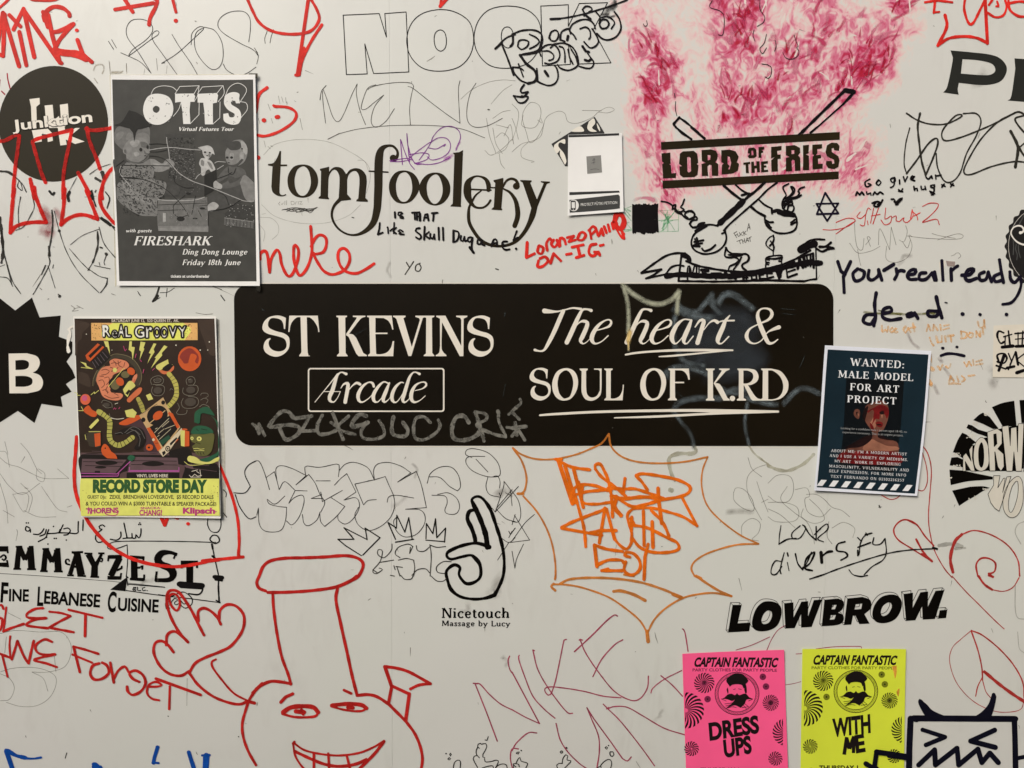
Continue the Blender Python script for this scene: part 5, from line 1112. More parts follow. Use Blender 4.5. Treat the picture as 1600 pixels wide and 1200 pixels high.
# ---- small scuffs all over
m = Mark(); random.seed(77)
for k in range(150):
    x, y = random.uniform(0, 1600), random.uniform(0, 1200); a = random.uniform(-.6, .6) + (math.pi / 2 if random.random() < .6 else 0); l = random.expovariate(1 / 5) + 1
    m.ribbon([(x, y, random.uniform(.4, 1.5)), (x + l * .5 * math.cos(a) + random.gauss(0, .5), y + l * .5 * math.sin(a), random.uniform(.5, 1.6)), (x + l * math.cos(a), y + l * math.sin(a), .4)], False, .2)
link_mesh('wall_scuff', m, FAINT, L0 - 3e-5, label='small grey scuffs and specks scattered over the painted wall', cat='scuffs', kind='stuff')
for k in range(16):
    x, y = random.uniform(30, 1570), random.uniform(60, 1170); a = random.uniform(0, 3)
    P = ' '.join('%.0f,%.0f' % (x + j * 7 * math.cos(a) + random.gauss(0, 3), y + j * 7 * math.sin(a) + random.gauss(0, 3)) for j in range(4))
    SCUFFS.append((F(0, 0, 1), 'w%.0f %s' % (random.uniform(5, 16), P)))
smear('rub_mark', soft_ink((128, 120, 114), .22, 30, .9), L0 - 6e-5, 'soft grey rub marks left on the wall by wiping hands', 'stain', SCUFFS, 9)
# ---- silver tag on sign
mark('marker_tag', SILV, L4, 'dull silver marker tag along the lower edge of the black sign', 'graffiti',
 [(T(1, 2), '''w5 -20,250 5,270 20,310!; L 20,310 20,250 55,320; w6 235,210 200,172 150,180 90,250 90,270 200,255 270,270 265,310 210,345 180,340 150,280; w5.4 L 245,215 350,200; L 330,215 290,285; L 270,295 380,290; w5.4 415,195 385,260 395,310 450,310 500,290; 470,240 500,260; w6 L 480,180 545,345; 580,200 510,270 560,300 620,315!; w6.4 690,200 650,190 610,230 600,265 640,260 700,240!; 700,240 660,290 670,335 740,345 800,320 795,270 770,230; w6 860,205 850,260 860,315 930,325 950,290 920,240; 1090,240 1050,205 1000,215 985,280 1000,340 1060,345 1130,300 1150,260 1140,225; w6.6 1330,240 1300,200 1250,210 1225,280 1240,340 1310,350 1380,320 1400,290; w5.6 1370,175 1400,260 1425,355; 1370,175 1430,185 1440,220 1380,260 1480,310 1560,330; w4.4 1515,170 1520,240 1560,320; w6 L 1512,170 1516,180; w4.4 1580,190 1600,170; L 1570,270 1600,275'''),
  (T(2, 2), 'w4.6 50,95 55,120 0,170!; 0,175 45,220; w5.4 L 0,275 88,265; L 40,275 0,325; L 30,270 80,350; L 20,240 30,320')], 5, jit=.12)
# ---- drips on sign
GLOS = soft_ink((176, 178, 156), .85, 60, .45)
smear('paint_drip', GLOS, L4, 'cream translucent crown-shaped paint stroke dripping over the italic words of the black sign', 'graffiti',
 [(T(2, 1), 'w8.5 700,590 760,640 850,690 930,700 1000,670 1040,625; w7.5 1045,620 1035,680 1030,760; w7 695,585 720,680 728,780 725,880; w4 L 725,930 728,990; w4 685,575 700,590')], 7)
smear('paint_drip', soft_ink((220, 190, 120), .9, 60, .3), L4 + 1e-4, 'orange tinted end of the paint drip over the italic words', 'graffiti', [(T(2, 1), 'w8 738,870 724,935; w3 L 726,935 728,985')], 7)
SM = ink((84, 96, 100), .34, tint=(.9, .9, .92), streak=.32, scale=34)
SM2 = ink((70, 78, 84), .20, tint=(.95, .95, .95), streak=.2, scale=20)
smear('paint_smear', soft_ink((96, 106, 110), .55, 34, .8), L2 + 1.6e-4, 'blue-grey wiped smear over the right half of the black sign', 'graffiti',
 [(T(2, 1), 'w9 1030,700 1090,740 1160,745 1210,690 1250,640; w11 1290,690 1330,640 1400,650 1500,730; w9 L 1250,640 1260,720; w12 1020,730 1120,770 1250,790; w8 1240,700 1300,760; w9 1030,980 1080,1060 1200,1090; w9 960,1140 1000,1100 1100,1095 1250,1150!; w8 960,1120 975,1160; w9 1020,780 1010,900 1020,980'),
  (T(2, 2), 'w10 1010,170 1040,120 1150,90 1300,90!; w7 1010,170 1060,240 1120,320 1135,400; w9 1300,90 1400,30 1500,100 1650,130; w6 1470,120 1455,250 1480,380; w7 1300,20 1400,60 1480,20'), (T(3, 2), 'w9 100,120 180,40 250,30 320,60')], 11)
smear('paint_smear', soft_ink((60, 66, 72), .42, 14, .4), L2 + 8e-5, 'broad faint grey haze wiped across the ampersand area of the black sign', 'graffiti',
 [(T(2, 1), 'w40 1100,850 1250,830 1400,850; w45 1100,960 1300,930 1480,940; w40 1150,1060 1350,1040 1500,1000; w30 1300,760 1420,780 1500,840; w30 1500,1080 1560,1040; w34 1250,1130 1400,1120 1500,1060')], 30)
mark('paint_drip', ink((164, 160, 140), .35, tint=(.93, .93, .88), streak=.3, scale=40), L2, 'pale translucent wiggly drip running down from the black sign', 'graffiti',
 [(T(2, 2), 'w6 1140,390 1150,420 1120,435 1040,435 985,460 985,520 1005,590; w8 L 990,662 996,664; w3 L 1015,605 1018,607; w3 1480,385 1520,440 1600,500'), (T(3, 2), 'w5 0,510 60,535 130,540 220,500 285,440')], 5, jit=.15)
mark('scratch', SM, L4, 'fine grey scratches on the right part of the black sign', 'scratch', [(Z4, 'w.8 L 240,1010 330,1085; L 1580,640 1530,760; L 1340,150 1480,160; L 1360,200 1490,215'), (Z6, 'L 1265,870 1240,1000; L 1265,120 1255,160'), (Z5, 'L 60,80 90,105; L 1040,350 1150,290')], .8)
# ---- faint blobs lower left of sign etc.
mark('scribble', FAINT, L0, 'faint pencil web of curves at the left edge below the starburst', 'graffiti',
 [(T(0, 2), '0,420 40,430 60,520; 0,460 50,500 120,520 200,560 280,590 430,590; 30,360 50,440; 130,370 180,430 230,530 260,560; 240,530 280,560 270,610 230,590 230,530; 0,560 60,640 140,690 250,620; 80,690 160,680 180,720 150,800 80,690; 130,620 200,700 180,800; 260,640 300,700 360,780 420,800; 150,790 240,830 350,830; 0,620 40,760 50,870; 100,980 110,930 105,910; 20,790 90,830; 420,770 450,760; 360,530 430,590')], .8)
mark('pen_tag', PEN, L1, 'thin pen outline of bubble letters directly below the black sign on the left', 'graffiti',
 [(T(1, 2), '''w1.1 -40,500 0,480 25,490 55,560 85,660; 62,585 115,548! 130,600 145,660!; 130,600 125,530 160,510 230,530 310,570!; 145,660 180,610 245,665! 205,745!; 205,745 240,710 290,695 300,740 270,830 225,880 190,855; 70,720 120,750 180,700; 70,725 85,750 140,765 192,770!; 192,770 185,850 160,910 110,925 50,915 20,870 15,780!; 15,775 5,820; 245,665 320,668; 250,630 315,570!; 250,630 330,565! 370,620 400,690 430,740 405,800!; 290,815 300,870 330,885 380,850 400,800; 310,570 305,520 320,512 400,520 505,500 520,520 515,580!; 375,605 465,605; 415,735! 405,675!; 415,735 540,665; 490,632 530,590 568,560! 625,675! 550,725!; 550,725 620,710 645,740 640,790 600,850 555,875 515,850 512,825; 470,710 555,765! 500,830 430,890! 405,860 398,810; 520,540 560,500 620,490 700,525 740,600!; 345,715 410,690; 345,715 415,715; 700,605 740,598 808,578! 830,630 860,700 865,770 835,840 770,895 700,915 640,880 618,820 640,770; 618,625! 645,690 672,755!; 618,625 740,598; 672,755 700,728 752,722; 740,598 735,540 760,500 830,490 910,515 968,555!; 968,555 885,612! 1002,545!; 1002,545 1030,620 1050,700 1065,772!; 1065,772 935,782! 1020,785 1055,820 1050,880 1000,940 930,955 880,920 860,860 880,830; 820,738 830,705 880,695 985,712''')], 1.05, jit=.12)
mark('pen_tag', PEN, L1, 'thin pen comma shapes and loops above the outlined hand', 'graffiti',
 [(T(1, 2), 'w1.2 1070,620 1090,560 1150,520 1220,520 1265,570 1278,640 1260,668!; 1260,668 1210,640 1150,585 1080,580; 1135,690 1200,680 1255,715 1272,770 1250,810 1200,812 1180,790 1195,740 1180,700 1100,695; 1350,460 1310,440 1320,410 1370,405 1450,430 1510,490 1527,560 1500,580 1430,575 1350,540 1312,490 1330,455 1430,452; L 1375,470 1450,550; 1450,580 1437,640 1460,690 1530,708!; L 1530,708 1520,680; 1480,580 1510,575 1525,610 1522,650; 1550,608 1545,650 1495,800!; L 1495,800 1475,775; L 1550,608 1590,660; L 1495,800 1640,640; 1500,780 1560,840 1620,860; w1.4 L 1580,920 1590,940 1620,900; w1.1 1530,960 1580,990 1620,960; L 1510,1100 1580,990')], 1.1, jit=.1)
mark('pen_tag', PEN, L1, 'thin pen zigzag scribble between the outlined hand and the orange burst', 'graffiti',
 [(T(2, 2), 'w1.1 0,670 40,730 55,810 40,860 0,860; L 15,820 110,975 -10,990; L 0,880 20,815; 140,815 80,870 0,980; L 0,1045 18,1150; 72,1000 30,1090 18,1150; 0,920 -20,960'), (T(1, 2), '1560,680 1600,700; L 1590,660 1600,760; L 1500,780 1600,660')], 1.1)
mark('crown_doodle', PEN, L2, 'largest of the three thin pen crowns, tilted, left of the outlined hand', 'graffiti', [(T(1, 2), 'w1.9 L 658,1072 560,1010 512,970 612,970 550,898 695,972 682,900 775,960 668,1068; w1.5 L 555,905 600,950')], 1.9, 'pen crown doodles', jit=.1)
mark('crown_doodle', PEN, L2, 'middle of the three thin pen crowns, crossed by a thin bubble outline', 'graffiti', [(T(1, 2), 'w1.9 L 872,970 825,865 878,900 880,820 930,925 955,835 975,965; L 872,988 985,970')], 1.9, 'pen crown doodles', jit=.1)
mark('crown_doodle', PEN, L2, 'rightmost of the three thin pen crowns, above the tag letters', 'graffiti', [(T(1, 2), 'w1.9 L 1062,965 1065,872 1105,935 1122,842 1130,960 1185,900 1178,988; L 1062,975 1180,985')], 1.9, 'pen crown doodles', jit=.1)
mark('pen_tag', ink((60, 58, 52), .82, tint=(.3, .3, .3), streak=.2), L2, 'thin pen letters under the three crowns, left of the outlined hand', 'graffiti',
 [(T(1, 2), 'w1.5 850,1000 845,1040 800,1085 762,1065 765,1035 790,1045 775,1110 730,1165 750,1185 790,1160 770,1150; 770,1115 860,1100; L 862,1135 870,1160; 900,1085 870,1060 890,1020 950,1000 980,1015! 960,1058!; 960,1058 965,1020; 985,1100 940,1090 890,1100; 985,1100 992,1150 985,1200; 875,1140 915,1145; 880,1140 900,1200; 1002,1010 1010,1040 1050,1045 1088,1015!; 1088,1005 1095,1080 1088,1200; 1085,1005 1130,1020 1185,1015; 975,1195 1010,1160 1060,1155 1085,1180; 1220,1110 1170,1110 1130,1140 1135,1175 1180,1185'),
  (T(1, 3), 'w1.5 730,-40 760,-20; 840,-5 865,0; 905,-5 930,20 970,18 980,0; 1095,0 1130,30 1170,32 1190,15')], 1.5, jit=.1)
# ---- orange burst
mark('burst_outline', ORNG2, L3, 'thin orange spiky burst outline around the orange tag', 'graffiti',
 [(T(2, 2), 'w3 5,400 60,440 150,468 270,468 400,440 500,400 560,370 605,312!; 605,312 620,390 680,450 780,485 920,495 1080,485 1222,455!; w2.6 1222,455 1190,540 1185,640 1215,750 1290,840 1420,940 1540,998!; w3 1540,998 1400,1005 1240,1050 1150,1100 1120,1150 1140,1200; w3.2 5,400 60,480 90,580 80,660 60,682!; w4 35,685 70,685; w3 70,700 150,790 210,890 250,1000 270,1120 272,1210'),
  (T(2, 3), 'w3.4 272,-10 268,20!; w5 L 1150,0 1180,15; w4 1150,0 1240,60 1310,100 1370,125!; w3.2 1370,125 1260,105 1150,115 1060,140 960,200 890,270 848,350!; w6 L 843,345 850,408; w3 848,360 800,280 720,210 600,130 450,75 350,55 260,50!; w4 270,90 245,65 260,48; w4 300,48 360,20 480,10 640,15 800,38 950,85 1060,135; w5.6 L 1005,112 1060,135; w5 635,95 680,92 760,115 832,152; w3.6 L 700,-10 760,0')], 3, jit=.08)
mark('marker_tag', ORNG, L4, 'dense bright orange marker tag in three stacked rows inside the burst', 'graffiti',
 [(T(2, 2), '''w4.6 L 270,470 310,470; w7 L 290,480 378,745; w5.5 L 330,510 400,740 375,740; w5 310,490 380,520 485,535; w5.6 L 385,530 445,770; L 415,610 430,690; 385,690 390,650 440,628 520,635 600,665; 400,690 480,670 620,660; w4.6 440,640 440,735 520,750 600,740 650,735; 395,700 420,790 445,880 455,950 460,1015!; w5 520,530 520,505 550,500 575,540 600,600 620,700 628,830!; 520,530 560,580 640,640 710,700; w5.6 L 705,590 695,680; w5 600,650 700,655 770,655 880,690 940,712; w6 620,700 700,715 820,705 945,715; 650,700 700,740 760,765 860,745 910,725; w7 650,720 640,770 680,820; w5 775,570 820,560 930,575 1040,600 1110,640 1100,680 1040,705 930,725 780,770; 775,575 810,610 845,660; w5.6 L 912,650 915,730; L 1060,705 1155,885; w4.6 1155,885 1070,830 980,800 880,775 780,775 740,790 720,830 745,920 745,980; w6 L 915,720 935,870; 870,790 930,850 960,900 980,950; w5 310,895 380,860 480,820 560,790 580,775!; w5 L 310,900 560,945; w5.6 L 580,775 545,990; L 590,780 640,970; w5.4 485,930 560,915 650,915; w4.6 630,920 650,980 710,1030 745,990 748,930!; w5 L 748,830 745,920; w4.6 L 820,790 825,1010; 750,960 800,1020 880,1050 980,1050 1040,1030 1030,990 970,960 850,900 750,880; w5.6 L 875,860 880,1020; 740,840 760,870; w5.4 L 515,1005 530,1140; 515,1005 590,1030 690,1045; w5 530,1130 600,1100 680,1100 700,1120; 560,1165 620,1165 690,1165; L 560,1165 600,1155; w5 735,1080 705,1070 715,1050 760,1060 795,1100 800,1150 770,1185 730,1190 700,1160 710,1110; L 850,1000 830,1080 825,1210'''), (T(2, 3), 'w5 L 825,-10 824,20')], 5, jit=.1)
# ---- black note right middle
mark('pen_note', ink((22, 20, 18), .94, tint=(.1, .1, .1), streak=.08), L3, 'black brush-pen two-line handwritten note with a long underline, above the slanted black logo', 'graffiti',
 [(T(3, 2), '''w1.6 80,885 70,950 68,1000!; w2.4 68,1000 120,970 175,965; w1.8 200,885 150,930 155,965 200,960 235,900 215,880; w2.4 225,885 260,940 300,975!; w2 L 300,975 300,890; 290,940 340,890 370,875 370,910 310,965 345,985; w2 78,1108 45,1105 22,1145 20,1185 50,1188 85,1140; w2 100,1055 85,1110 75,1160 80,1185; w1.8 L 120,1115 130,1165; w2.4 L 120,1055 125,1075; w2.4 170,1060 185,1120 215,1160!; 215,1160 245,1110 270,1050; w3 215,1150 260,1120 290,1050 240,1090 230,1150 275,1165; w4.6 L 330,1050 335,1115; w3.4 330,1080 370,1050 400,1045; w2.8 480,985 435,1000 430,1040 480,1050 495,1075 455,1100!; w3 560,1040 560,1070; w2.4 L 560,960 575,975; w2 605,940 650,930 600,950 575,1000 570,1050 565,1068; w1.8 610,930 620,945; w2.2 L 560,1020 640,990; w2 660,960 655,1000 700,1000 730,965!; 730,965 738,1050 715,1100 650,1140 600,1190'''),
  (T(3, 2), 'w2 320,1200 450,1150 600,1100 760,1055 900,1035 1050,1028; w3.6 L 1030,1022 1055,1030; w1.6 505,1160 530,1190 570,1200'), (T(3, 3), 'w2.4 260,18 300,5 340,-8; w2 540,-5 580,2 620,-5')], 2, jit=.18)
mark('scribble', FAINT, L0, 'faint pencil loops below the dark blue poster, behind the black handwritten note', 'graffiti',
 [(T(3, 2), '0,620 60,570 140,580 160,660 130,730 60,740 0,700; 170,660 240,650 260,700 230,720 250,800 330,830 390,780; 0,740 100,740 180,770 190,830 150,860 50,860 0,830; 240,690 300,690 350,720 400,770 460,790 510,830; 220,780 210,830 280,870 350,850 330,790 260,720; 120,640 80,720 160,800 240,860 280,940 290,1000; 380,860 370,950 400,1000; 400,900 470,865 540,900 530,960; 0,780 80,820 170,900'),
  (T(2, 2), '1475,460 1500,530 1560,580; 1600,500 1520,530 1470,590 1480,700 1560,850; 1385,680 1400,650 1450,660 1500,720 1510,790 1450,780 1390,730 1385,680; 1530,610 1560,700 1600,800; 1435,950 1440,880 1500,840 1550,870 1540,930 1500,970 1540,980; 1560,740 1600,720')], .9)
smear('paint_smudge', soft_ink((150, 146, 138), .35), L0, 'soft grey horizontal smudge right of the orange burst', 'graffiti', [(T(2, 2), 'w9 1350,800 1420,795 1500,798')], 9)
mark('scribble', FAINT2, L0, 'faint grey arc at the right edge below the round log badge', 'graffiti', [(T(3, 2), 'w1.4 1600,860 1560,880 1545,930 1580,1000; w6 1070,1010 1140,1000 1210,1015; w4 1170,1030 1230,1025')], 1.4, jit=.2)
mark('pencil_speck', GREYPEN, L0, 'small grey mark on the bare wall below the dark blue poster', 'graffiti', [(T(3, 2), 'w2.4 L 695,760 700,772; w1 L 690,770 710,768')], 2)
# ---- red right side
mark('balloon_drawing', THINRED, L2, 'thin red ribbon with leaf loops trailing down from behind the dark blue poster', 'graffiti',
 [(T(3, 2), 'w1.7 965,385 1000,440 1020,540 1010,700 1002,820 1010,920 1040,1040 1100,1150 1150,1210; w1.5 965,430 990,520 995,610 970,665 930,660; w1.5 710,695 760,720 800,715 825,695; w2.4 1035,1010 980,950 930,880 870,848 820,860 785,910 810,970 900,1030 1025,1108!; w3.2 1025,1108 970,1050 925,970; w2.6 L 960,1060 1025,1110; w2 870,850 920,875'), (T(3, 3), 'w1.5 1150,0 1230,90 1330,190 1420,280 1475,330')], 2, jit=.1)
mark('leaf_drawing', THINRED, L2, 'thin red swirl with a dot in its inner loop at the right edge', 'graffiti',
 [(T(3, 2), 'w5 1155,1175 1140,1110 1145,1050 1170,980 1210,940!; w2.2 1210,940 1290,915 1400,945 1500,1010 1560,1100 1572,1200; w2.8 1310,1200 1300,1130 1330,1090 1380,1090 1420,1120 1415,1170 1385,1185; w4 L 1380,1185 1395,1200'), (T(3, 3), 'w4 1380,-5 1405,5; w3.6 1315,0 1350,50 1400,85!; w1.6 1400,85 1470,95 1530,70 1568,10')], 2, jit=.12)
mark('leaf_drawing', THINRED, L2, 'thin red pointed leaf outline with a bold vein, right of the yellow poster', 'graffiti',
 [(T(3, 3), 'w2.2 1270,340 1340,370 1440,450 1530,550 1590,660 1600,760!; w1.1 1600,760 1580,830 1500,850 1400,840 1280,780 1180,670 1135,540 1150,450 1210,390 1270,340; w2.2 1270,345 1310,460 1335,570 1340,650!; w1.3 1340,650 1360,720 1390,760; w1.8 1340,630 1310,690 1297,750; w5 1352,598 1450,680 1540,745 1610,790')], 2, jit=.1)
mark('pencil_mark', FAINT2, L0, 'faint grey rounded outline at the far right edge below the red swirl', 'graffiti', [(T(3, 3), 'w1.4 1545,50 1545,200 1560,260 1600,270; 1560,350 1570,450 1600,480')], 1.2)
# ---- lower left red words
mark('marker_words', DRED, L3, 'red marker word fragments in two lines under the restaurant logo', 'graffiti',
 [(T(0, 3), '''w3.4 -20,190 10,180 22,205; -10,260 15,270 5,330 -20,340; w3 40,195 30,280 22,345!; 22,345 70,325 150,298!; w4 270,200 220,205 170,235 180,260 290,262!; 290,262 210,275 165,305 230,318 300,325; w3.6 310,222 380,230 440,248!; 440,250 380,280 310,320!; 310,322 380,335 460,350; w4 L 430,210 640,260; w4.4 L 535,240 532,375; w3 65,375 60,430 65,500!; 65,510 -10,480; w3.6 L 15,495 48,628; 75,520 110,405!; 110,405 150,500 180,545!; 180,545 200,450 212,405; w4 325,410 280,395 225,430 230,470 270,490 345,488!; 345,490 270,505 215,525 290,545 355,568; w4 L 460,440 475,500 500,600; 460,440 530,458 615,485; L 455,490 575,540; w4.4 620,545 580,560 565,610 590,645 640,640 680,605 670,560 640,540; L 690,540 712,665; w4 712,640 740,590 780,565 805,600!; w4.4 870,660 830,640 810,605 850,590 895,620 910,670 880,720 830,742 800,720 795,690; w3.6 925,690 980,690 1010,680 975,660 930,680 920,730 950,765 995,775; w4.4 L 975,640 1255,742; w4 L 1062,690 1058,830''')], 4, jit=.1)
mark('scribble', FAINT, L0, 'large faint pencil circles behind the red words at the lower left', 'graffiti', [(T(0, 3), '0,360 100,340 250,350 380,350 440,420 440,500 400,570 300,600 200,600; 60,580 150,570 260,580 340,620 350,680 310,760 230,810 130,815 40,790; 0,610 60,640 90,700 60,770 0,780; 40,380 30,480; 200,600 270,640 300,720; 340,500 350,600; 50,230 130,270; 1170,640 1168,810; 0,600 60,580')], .8)
mark('pen_mark', PEN, L1, 'short black pen tick near the bottom edge between the blue letters', 'graffiti', [(T(0, 3), 'w1.4 418,1105 408,1138; w1.6 L 1490,1003 1493,1005; w1.4 L 1050,875 1053,877')], 1.2)
# ---- black lamp doodle over restaurant logo
mark('lamp_doodle', ink((18, 16, 16), .95, tint=(.1, .1, .1), streak=.05), L2, 'black pen bracket of street lamps and wheels drawn around the restaurant logo', 'graffiti',
 [(T(0, 2), 'w1.5 795,1005 740,1025 690,1032 672,1018 700,990 780,982 1000,982 1200,985 1350,990!; w1.3 795,1005 798,1100 790,1200; w2 1330,990 1312,970 1330,945 1360,950 1372,980 1345,998 1325,985; w2 L 1325,1000 1340,1080 1365,1190; w3 L 1325,1000 1330,1030; w3.4 L 1328,1075 1345,1090; w1.5 1380,840 1380,890 1360,925 1320,920 1298,880 1300,840; w1.4 1395,660 1415,680 1412,705; w1.4 L 1395,805 1418,832; w1.4 1600,480 1550,510 1530,560 1565,640!; 1565,640 1530,680 1462,680!; 1470,690 1500,770 1555,840 1600,830'),
  (T(0, 3), 'w1.3 L 795,50 1030,70; w1.5 790,90 1000,120 1180,140 1370,165!; L 800,60 790,0; w2 L 790,0 800,10; w2.6 1375,0 1365,50 1370,165!; w6 L 1340,5 1390,10; w5 L 1350,20 1385,25; w2.4 L 1352,152 1375,165; w1.6 1040,205 1035,170 1060,135 1100,115; w1.5 1095,115 1150,100 1200,140 1195,180 1160,200 1130,180 1125,150 1150,175 1165,165; w1.4 1060,180 1090,140 1110,150 1090,165 1100,180 1120,170; w1.6 1060,200 1045,190; w2.4 1265,50 1265,90 1240,115 1180,110; w1.4 L 830,85 836,70 850,70 835,90; 860,70 862,90 880,90; 905,70 890,75 895,92 910,88; L 920,90 922,91; L 850,85 845,92; w1.3 L 990,115 1060,125')], 1.5, jit=.1)
m = Mark(); m.fill(T(0, 3), 'L 795,5 785,95 690,85'); m.s(T(0, 3), 8, 'L 1120,50 1265,60; w6 L 1130,62 1262,72; w6 L 1180,0 1182,40', jit=.15)
link_mesh('lamp_doodle', m, ink((18, 16, 16), .95, tint=(.1, .1, .1), streak=.05), L2, label='solid black triangle and heavy foot blot under the restaurant capitals', cat='graffiti')
# ---- red rounded loop around cartoon poster
mark('marker_loop', RED, L3, 'long red marker loop running around the lower part of the cartoon poster', 'graffiti',
 [(T(0, 2), 'w5.6 480,330 472,440 465,560 475,680 520,800 580,900 680,1005 790,1075 900,1115 1000,1135!; w5 1000,1135 1120,1140 1250,1120 1330,1100 1400,1092 1520,1080!; w4.6 1490,1065 1495,980 1485,840 1450,700 1400,570 1370,500 1340,420; w5 1490,1065 1495,1075'), (T(0, 2), 'w6 L 1010,835 1030,880 1045,840; w5.4 L 1175,873 1177,873; w4 L 1100,838 1112,840; w5 L 1265,1105 1320,1098; w4 L 1275,1112 1370,1100')], 5, jit=.06)
# ---- character
mark('character_drawing', DRED, L3, 'large red marker character with a tall cylinder hat and a toothy grin at the bottom', 'graffiti',
 [(T(1, 2), 'w5 20,1200 45,1140 90,1105 180,1088 300,1085 430,1080 560,1072 640,1090 670,1130 640,1200 580,1235 500,1268'),
  (T(1, 3), '''w5 20,0 5,40 20,75 60,92; w5 75,102 200,100 350,90 500,68 580,35 630,0; w4.6 105,110 110,200 130,350 160,500 200,610 218,675!; w5 510,75 500,150 530,300 570,480 600,620 632,745!; w5 218,672 150,660 90,658 30,685 -20,730; w5 632,745 700,740 760,755 830,800!; 830,800 880,850 935,905!; w4.6 935,905 990,980 1025,1060 1040,1140 1030,1220; w5.4 L 828,795 848,690 805,565; w5 805,565 880,575 960,600 1090,672!; w4.6 1090,672 1020,680 965,705; L 848,685 955,735; w5.4 L 958,735 935,905; w5 L 155,788 185,755 230,735; w4.4 L 550,712 595,733; w7 170,850 220,820 300,812 360,820 388,850; w4 165,860 230,878 300,882 370,875 390,850; w7 L 250,845 300,850; L 285,835 295,862; w4 390,850 370,825; w6.4 475,808 540,800 600,798 660,805 690,825; w3.6 470,812 530,830 600,842 660,842 688,828; w6 L 575,820 605,822;
  w3.4 235,1040 300,1085 400,1110 520,1120 640,1105 730,1070 800,1030!; w3.2 232,1045 245,1120 280,1180 310,1210; 800,1032 740,1110 650,1200; 245,1095 340,1140 430,1175 520,1188 620,1175 690,1145; w4 L 362,1105 362,1210; w4 L 452,1108 458,1210; w4 L 568,1125 590,1210; w4 L 240,1035 232,1045''')], 5, jit=.06)
mark('hand_drawing', DRED, L3, 'red marker open hand with raised middle finger and thin arm, left of the tall hat', 'graffiti',
 [(T(0, 3), '''w4.4 1180,595 1130,622 1060,610 1000,560 962,480 970,420 1010,405 1050,430 1085,475!; w4.6 1040,430 1045,370 1080,345 1120,360 1175,412!; 1175,412 1120,350 1070,260 1045,180 1045,120 1065,90 1110,95 1150,140 1200,220 1240,300 1275,368!; w4.6 1240,280 1240,220 1275,200 1320,220 1360,260 1380,300!; 1370,270 1375,215 1420,178 1480,190 1525,250 1515,340 1450,430 1380,470 1280,510 1220,545 1185,600!; w4.4 1180,600 1240,680 1330,750 1430,790 1500,800 1550,780!; w3.4 1350,520 1325,535 1330,570 1380,640 1460,730 1550,780!; w5 L 1540,780 1592,793; w3.8 1062,160 1060,125 1085,110 1115,130 1125,180 1105,215 1075,190 1060,155; w4.4 1600,710 1560,770 1535,840 1515,920 1520,1000 1550,1090 1600,1180; 1600,705 1640,670''')], 4.6, jit=.07)
# ---- blue
mark('marker_letters', BLUE, L3, 'tops of blue marker letters cut off by the bottom edge at the left', 'graffiti',
 [(T(0, 3), 'w6.6 L 40,1090 80,1210; w6 50,1090 100,1120 160,1135!; w3.4 160,1138 210,1140 258,1133; w5.6 585,1175 600,1175 640,1210; w8 L 590,1190 600,1210; w6.6 L 985,1070 965,1135 960,1165; w3.4 L 965,1165 992,1168; w6 L 1180,1100 1215,1210; w8.4 L 1290,1120 1285,1210; w4 L 1265,1120 1310,1118; w4 L 630,1190 635,1210')], 6, jit=.12)
# ---- pink words
mark('pen_words', PINKP, L2, 'thin dark pink capitals in two slanted rows left of the pink poster', 'graffiti',
 [(T(1, 3), 'w2.2 L 1358,670 1385,672; w1.9 L 1508,1032 1440,850 1370,675; 1370,672 1400,675 1460,740 1530,800 1610,840; 1585,500 1575,530 1585,580 1600,605; 1640,1080 1600,1080 1590,1140 1605,1210'),
  (T(2, 3), '''w1.9 L 0,600 80,750 172,922; L 172,922 80,880 0,835; 45,495 42,520 80,630 130,750 200,830 268,888; 130,462 160,580 220,690 300,800 350,855 378,857; w2 L 130,462 140,466; 340,395 325,400 300,520 270,660 240,740 215,735 205,705 240,692 330,700 450,720 570,750 680,760; 420,400 425,395 440,400; 425,395 460,480 540,600 640,720 740,775 800,765 845,700 852,625; w2.2 658,250 640,243 590,280 500,370 390,472; w1.9 692,398 640,430 560,520 505,628; w1.9 275,920 300,1020 350,1100 420,1170 470,1205; 155,980 100,980 30,1040 0,1090; 468,822 500,900 540,1000 545,1100 530,1200; L 468,822 510,890 620,1040 690,1140; 690,1140 720,1155 745,1130; w1.9 570,800 600,830! 680,910 800,1060 890,1185; 600,828 640,815 720,820 820,875 950,950 1080,992; w1.6 868,730 880,700 950,645 1060,590; 930,622 1000,680 1065,750; 1065,330 1080,350 1100,470; L 590,830 605,820; w1.2 1400,462 1500,430 1610,380''')], 1.9, jit=.08)
mark('pen_mark', PINKP, L1, 'thin pink pen lines rising from behind the two neon posters', 'graffiti', [(T(3, 3), 'w1.3 -10,470 20,400 60,340 105,310; w1.2 300,455 420,442 580,440 585,450; w1 110,680 160,672 205,660; 175,487 210,485')], 1.2)
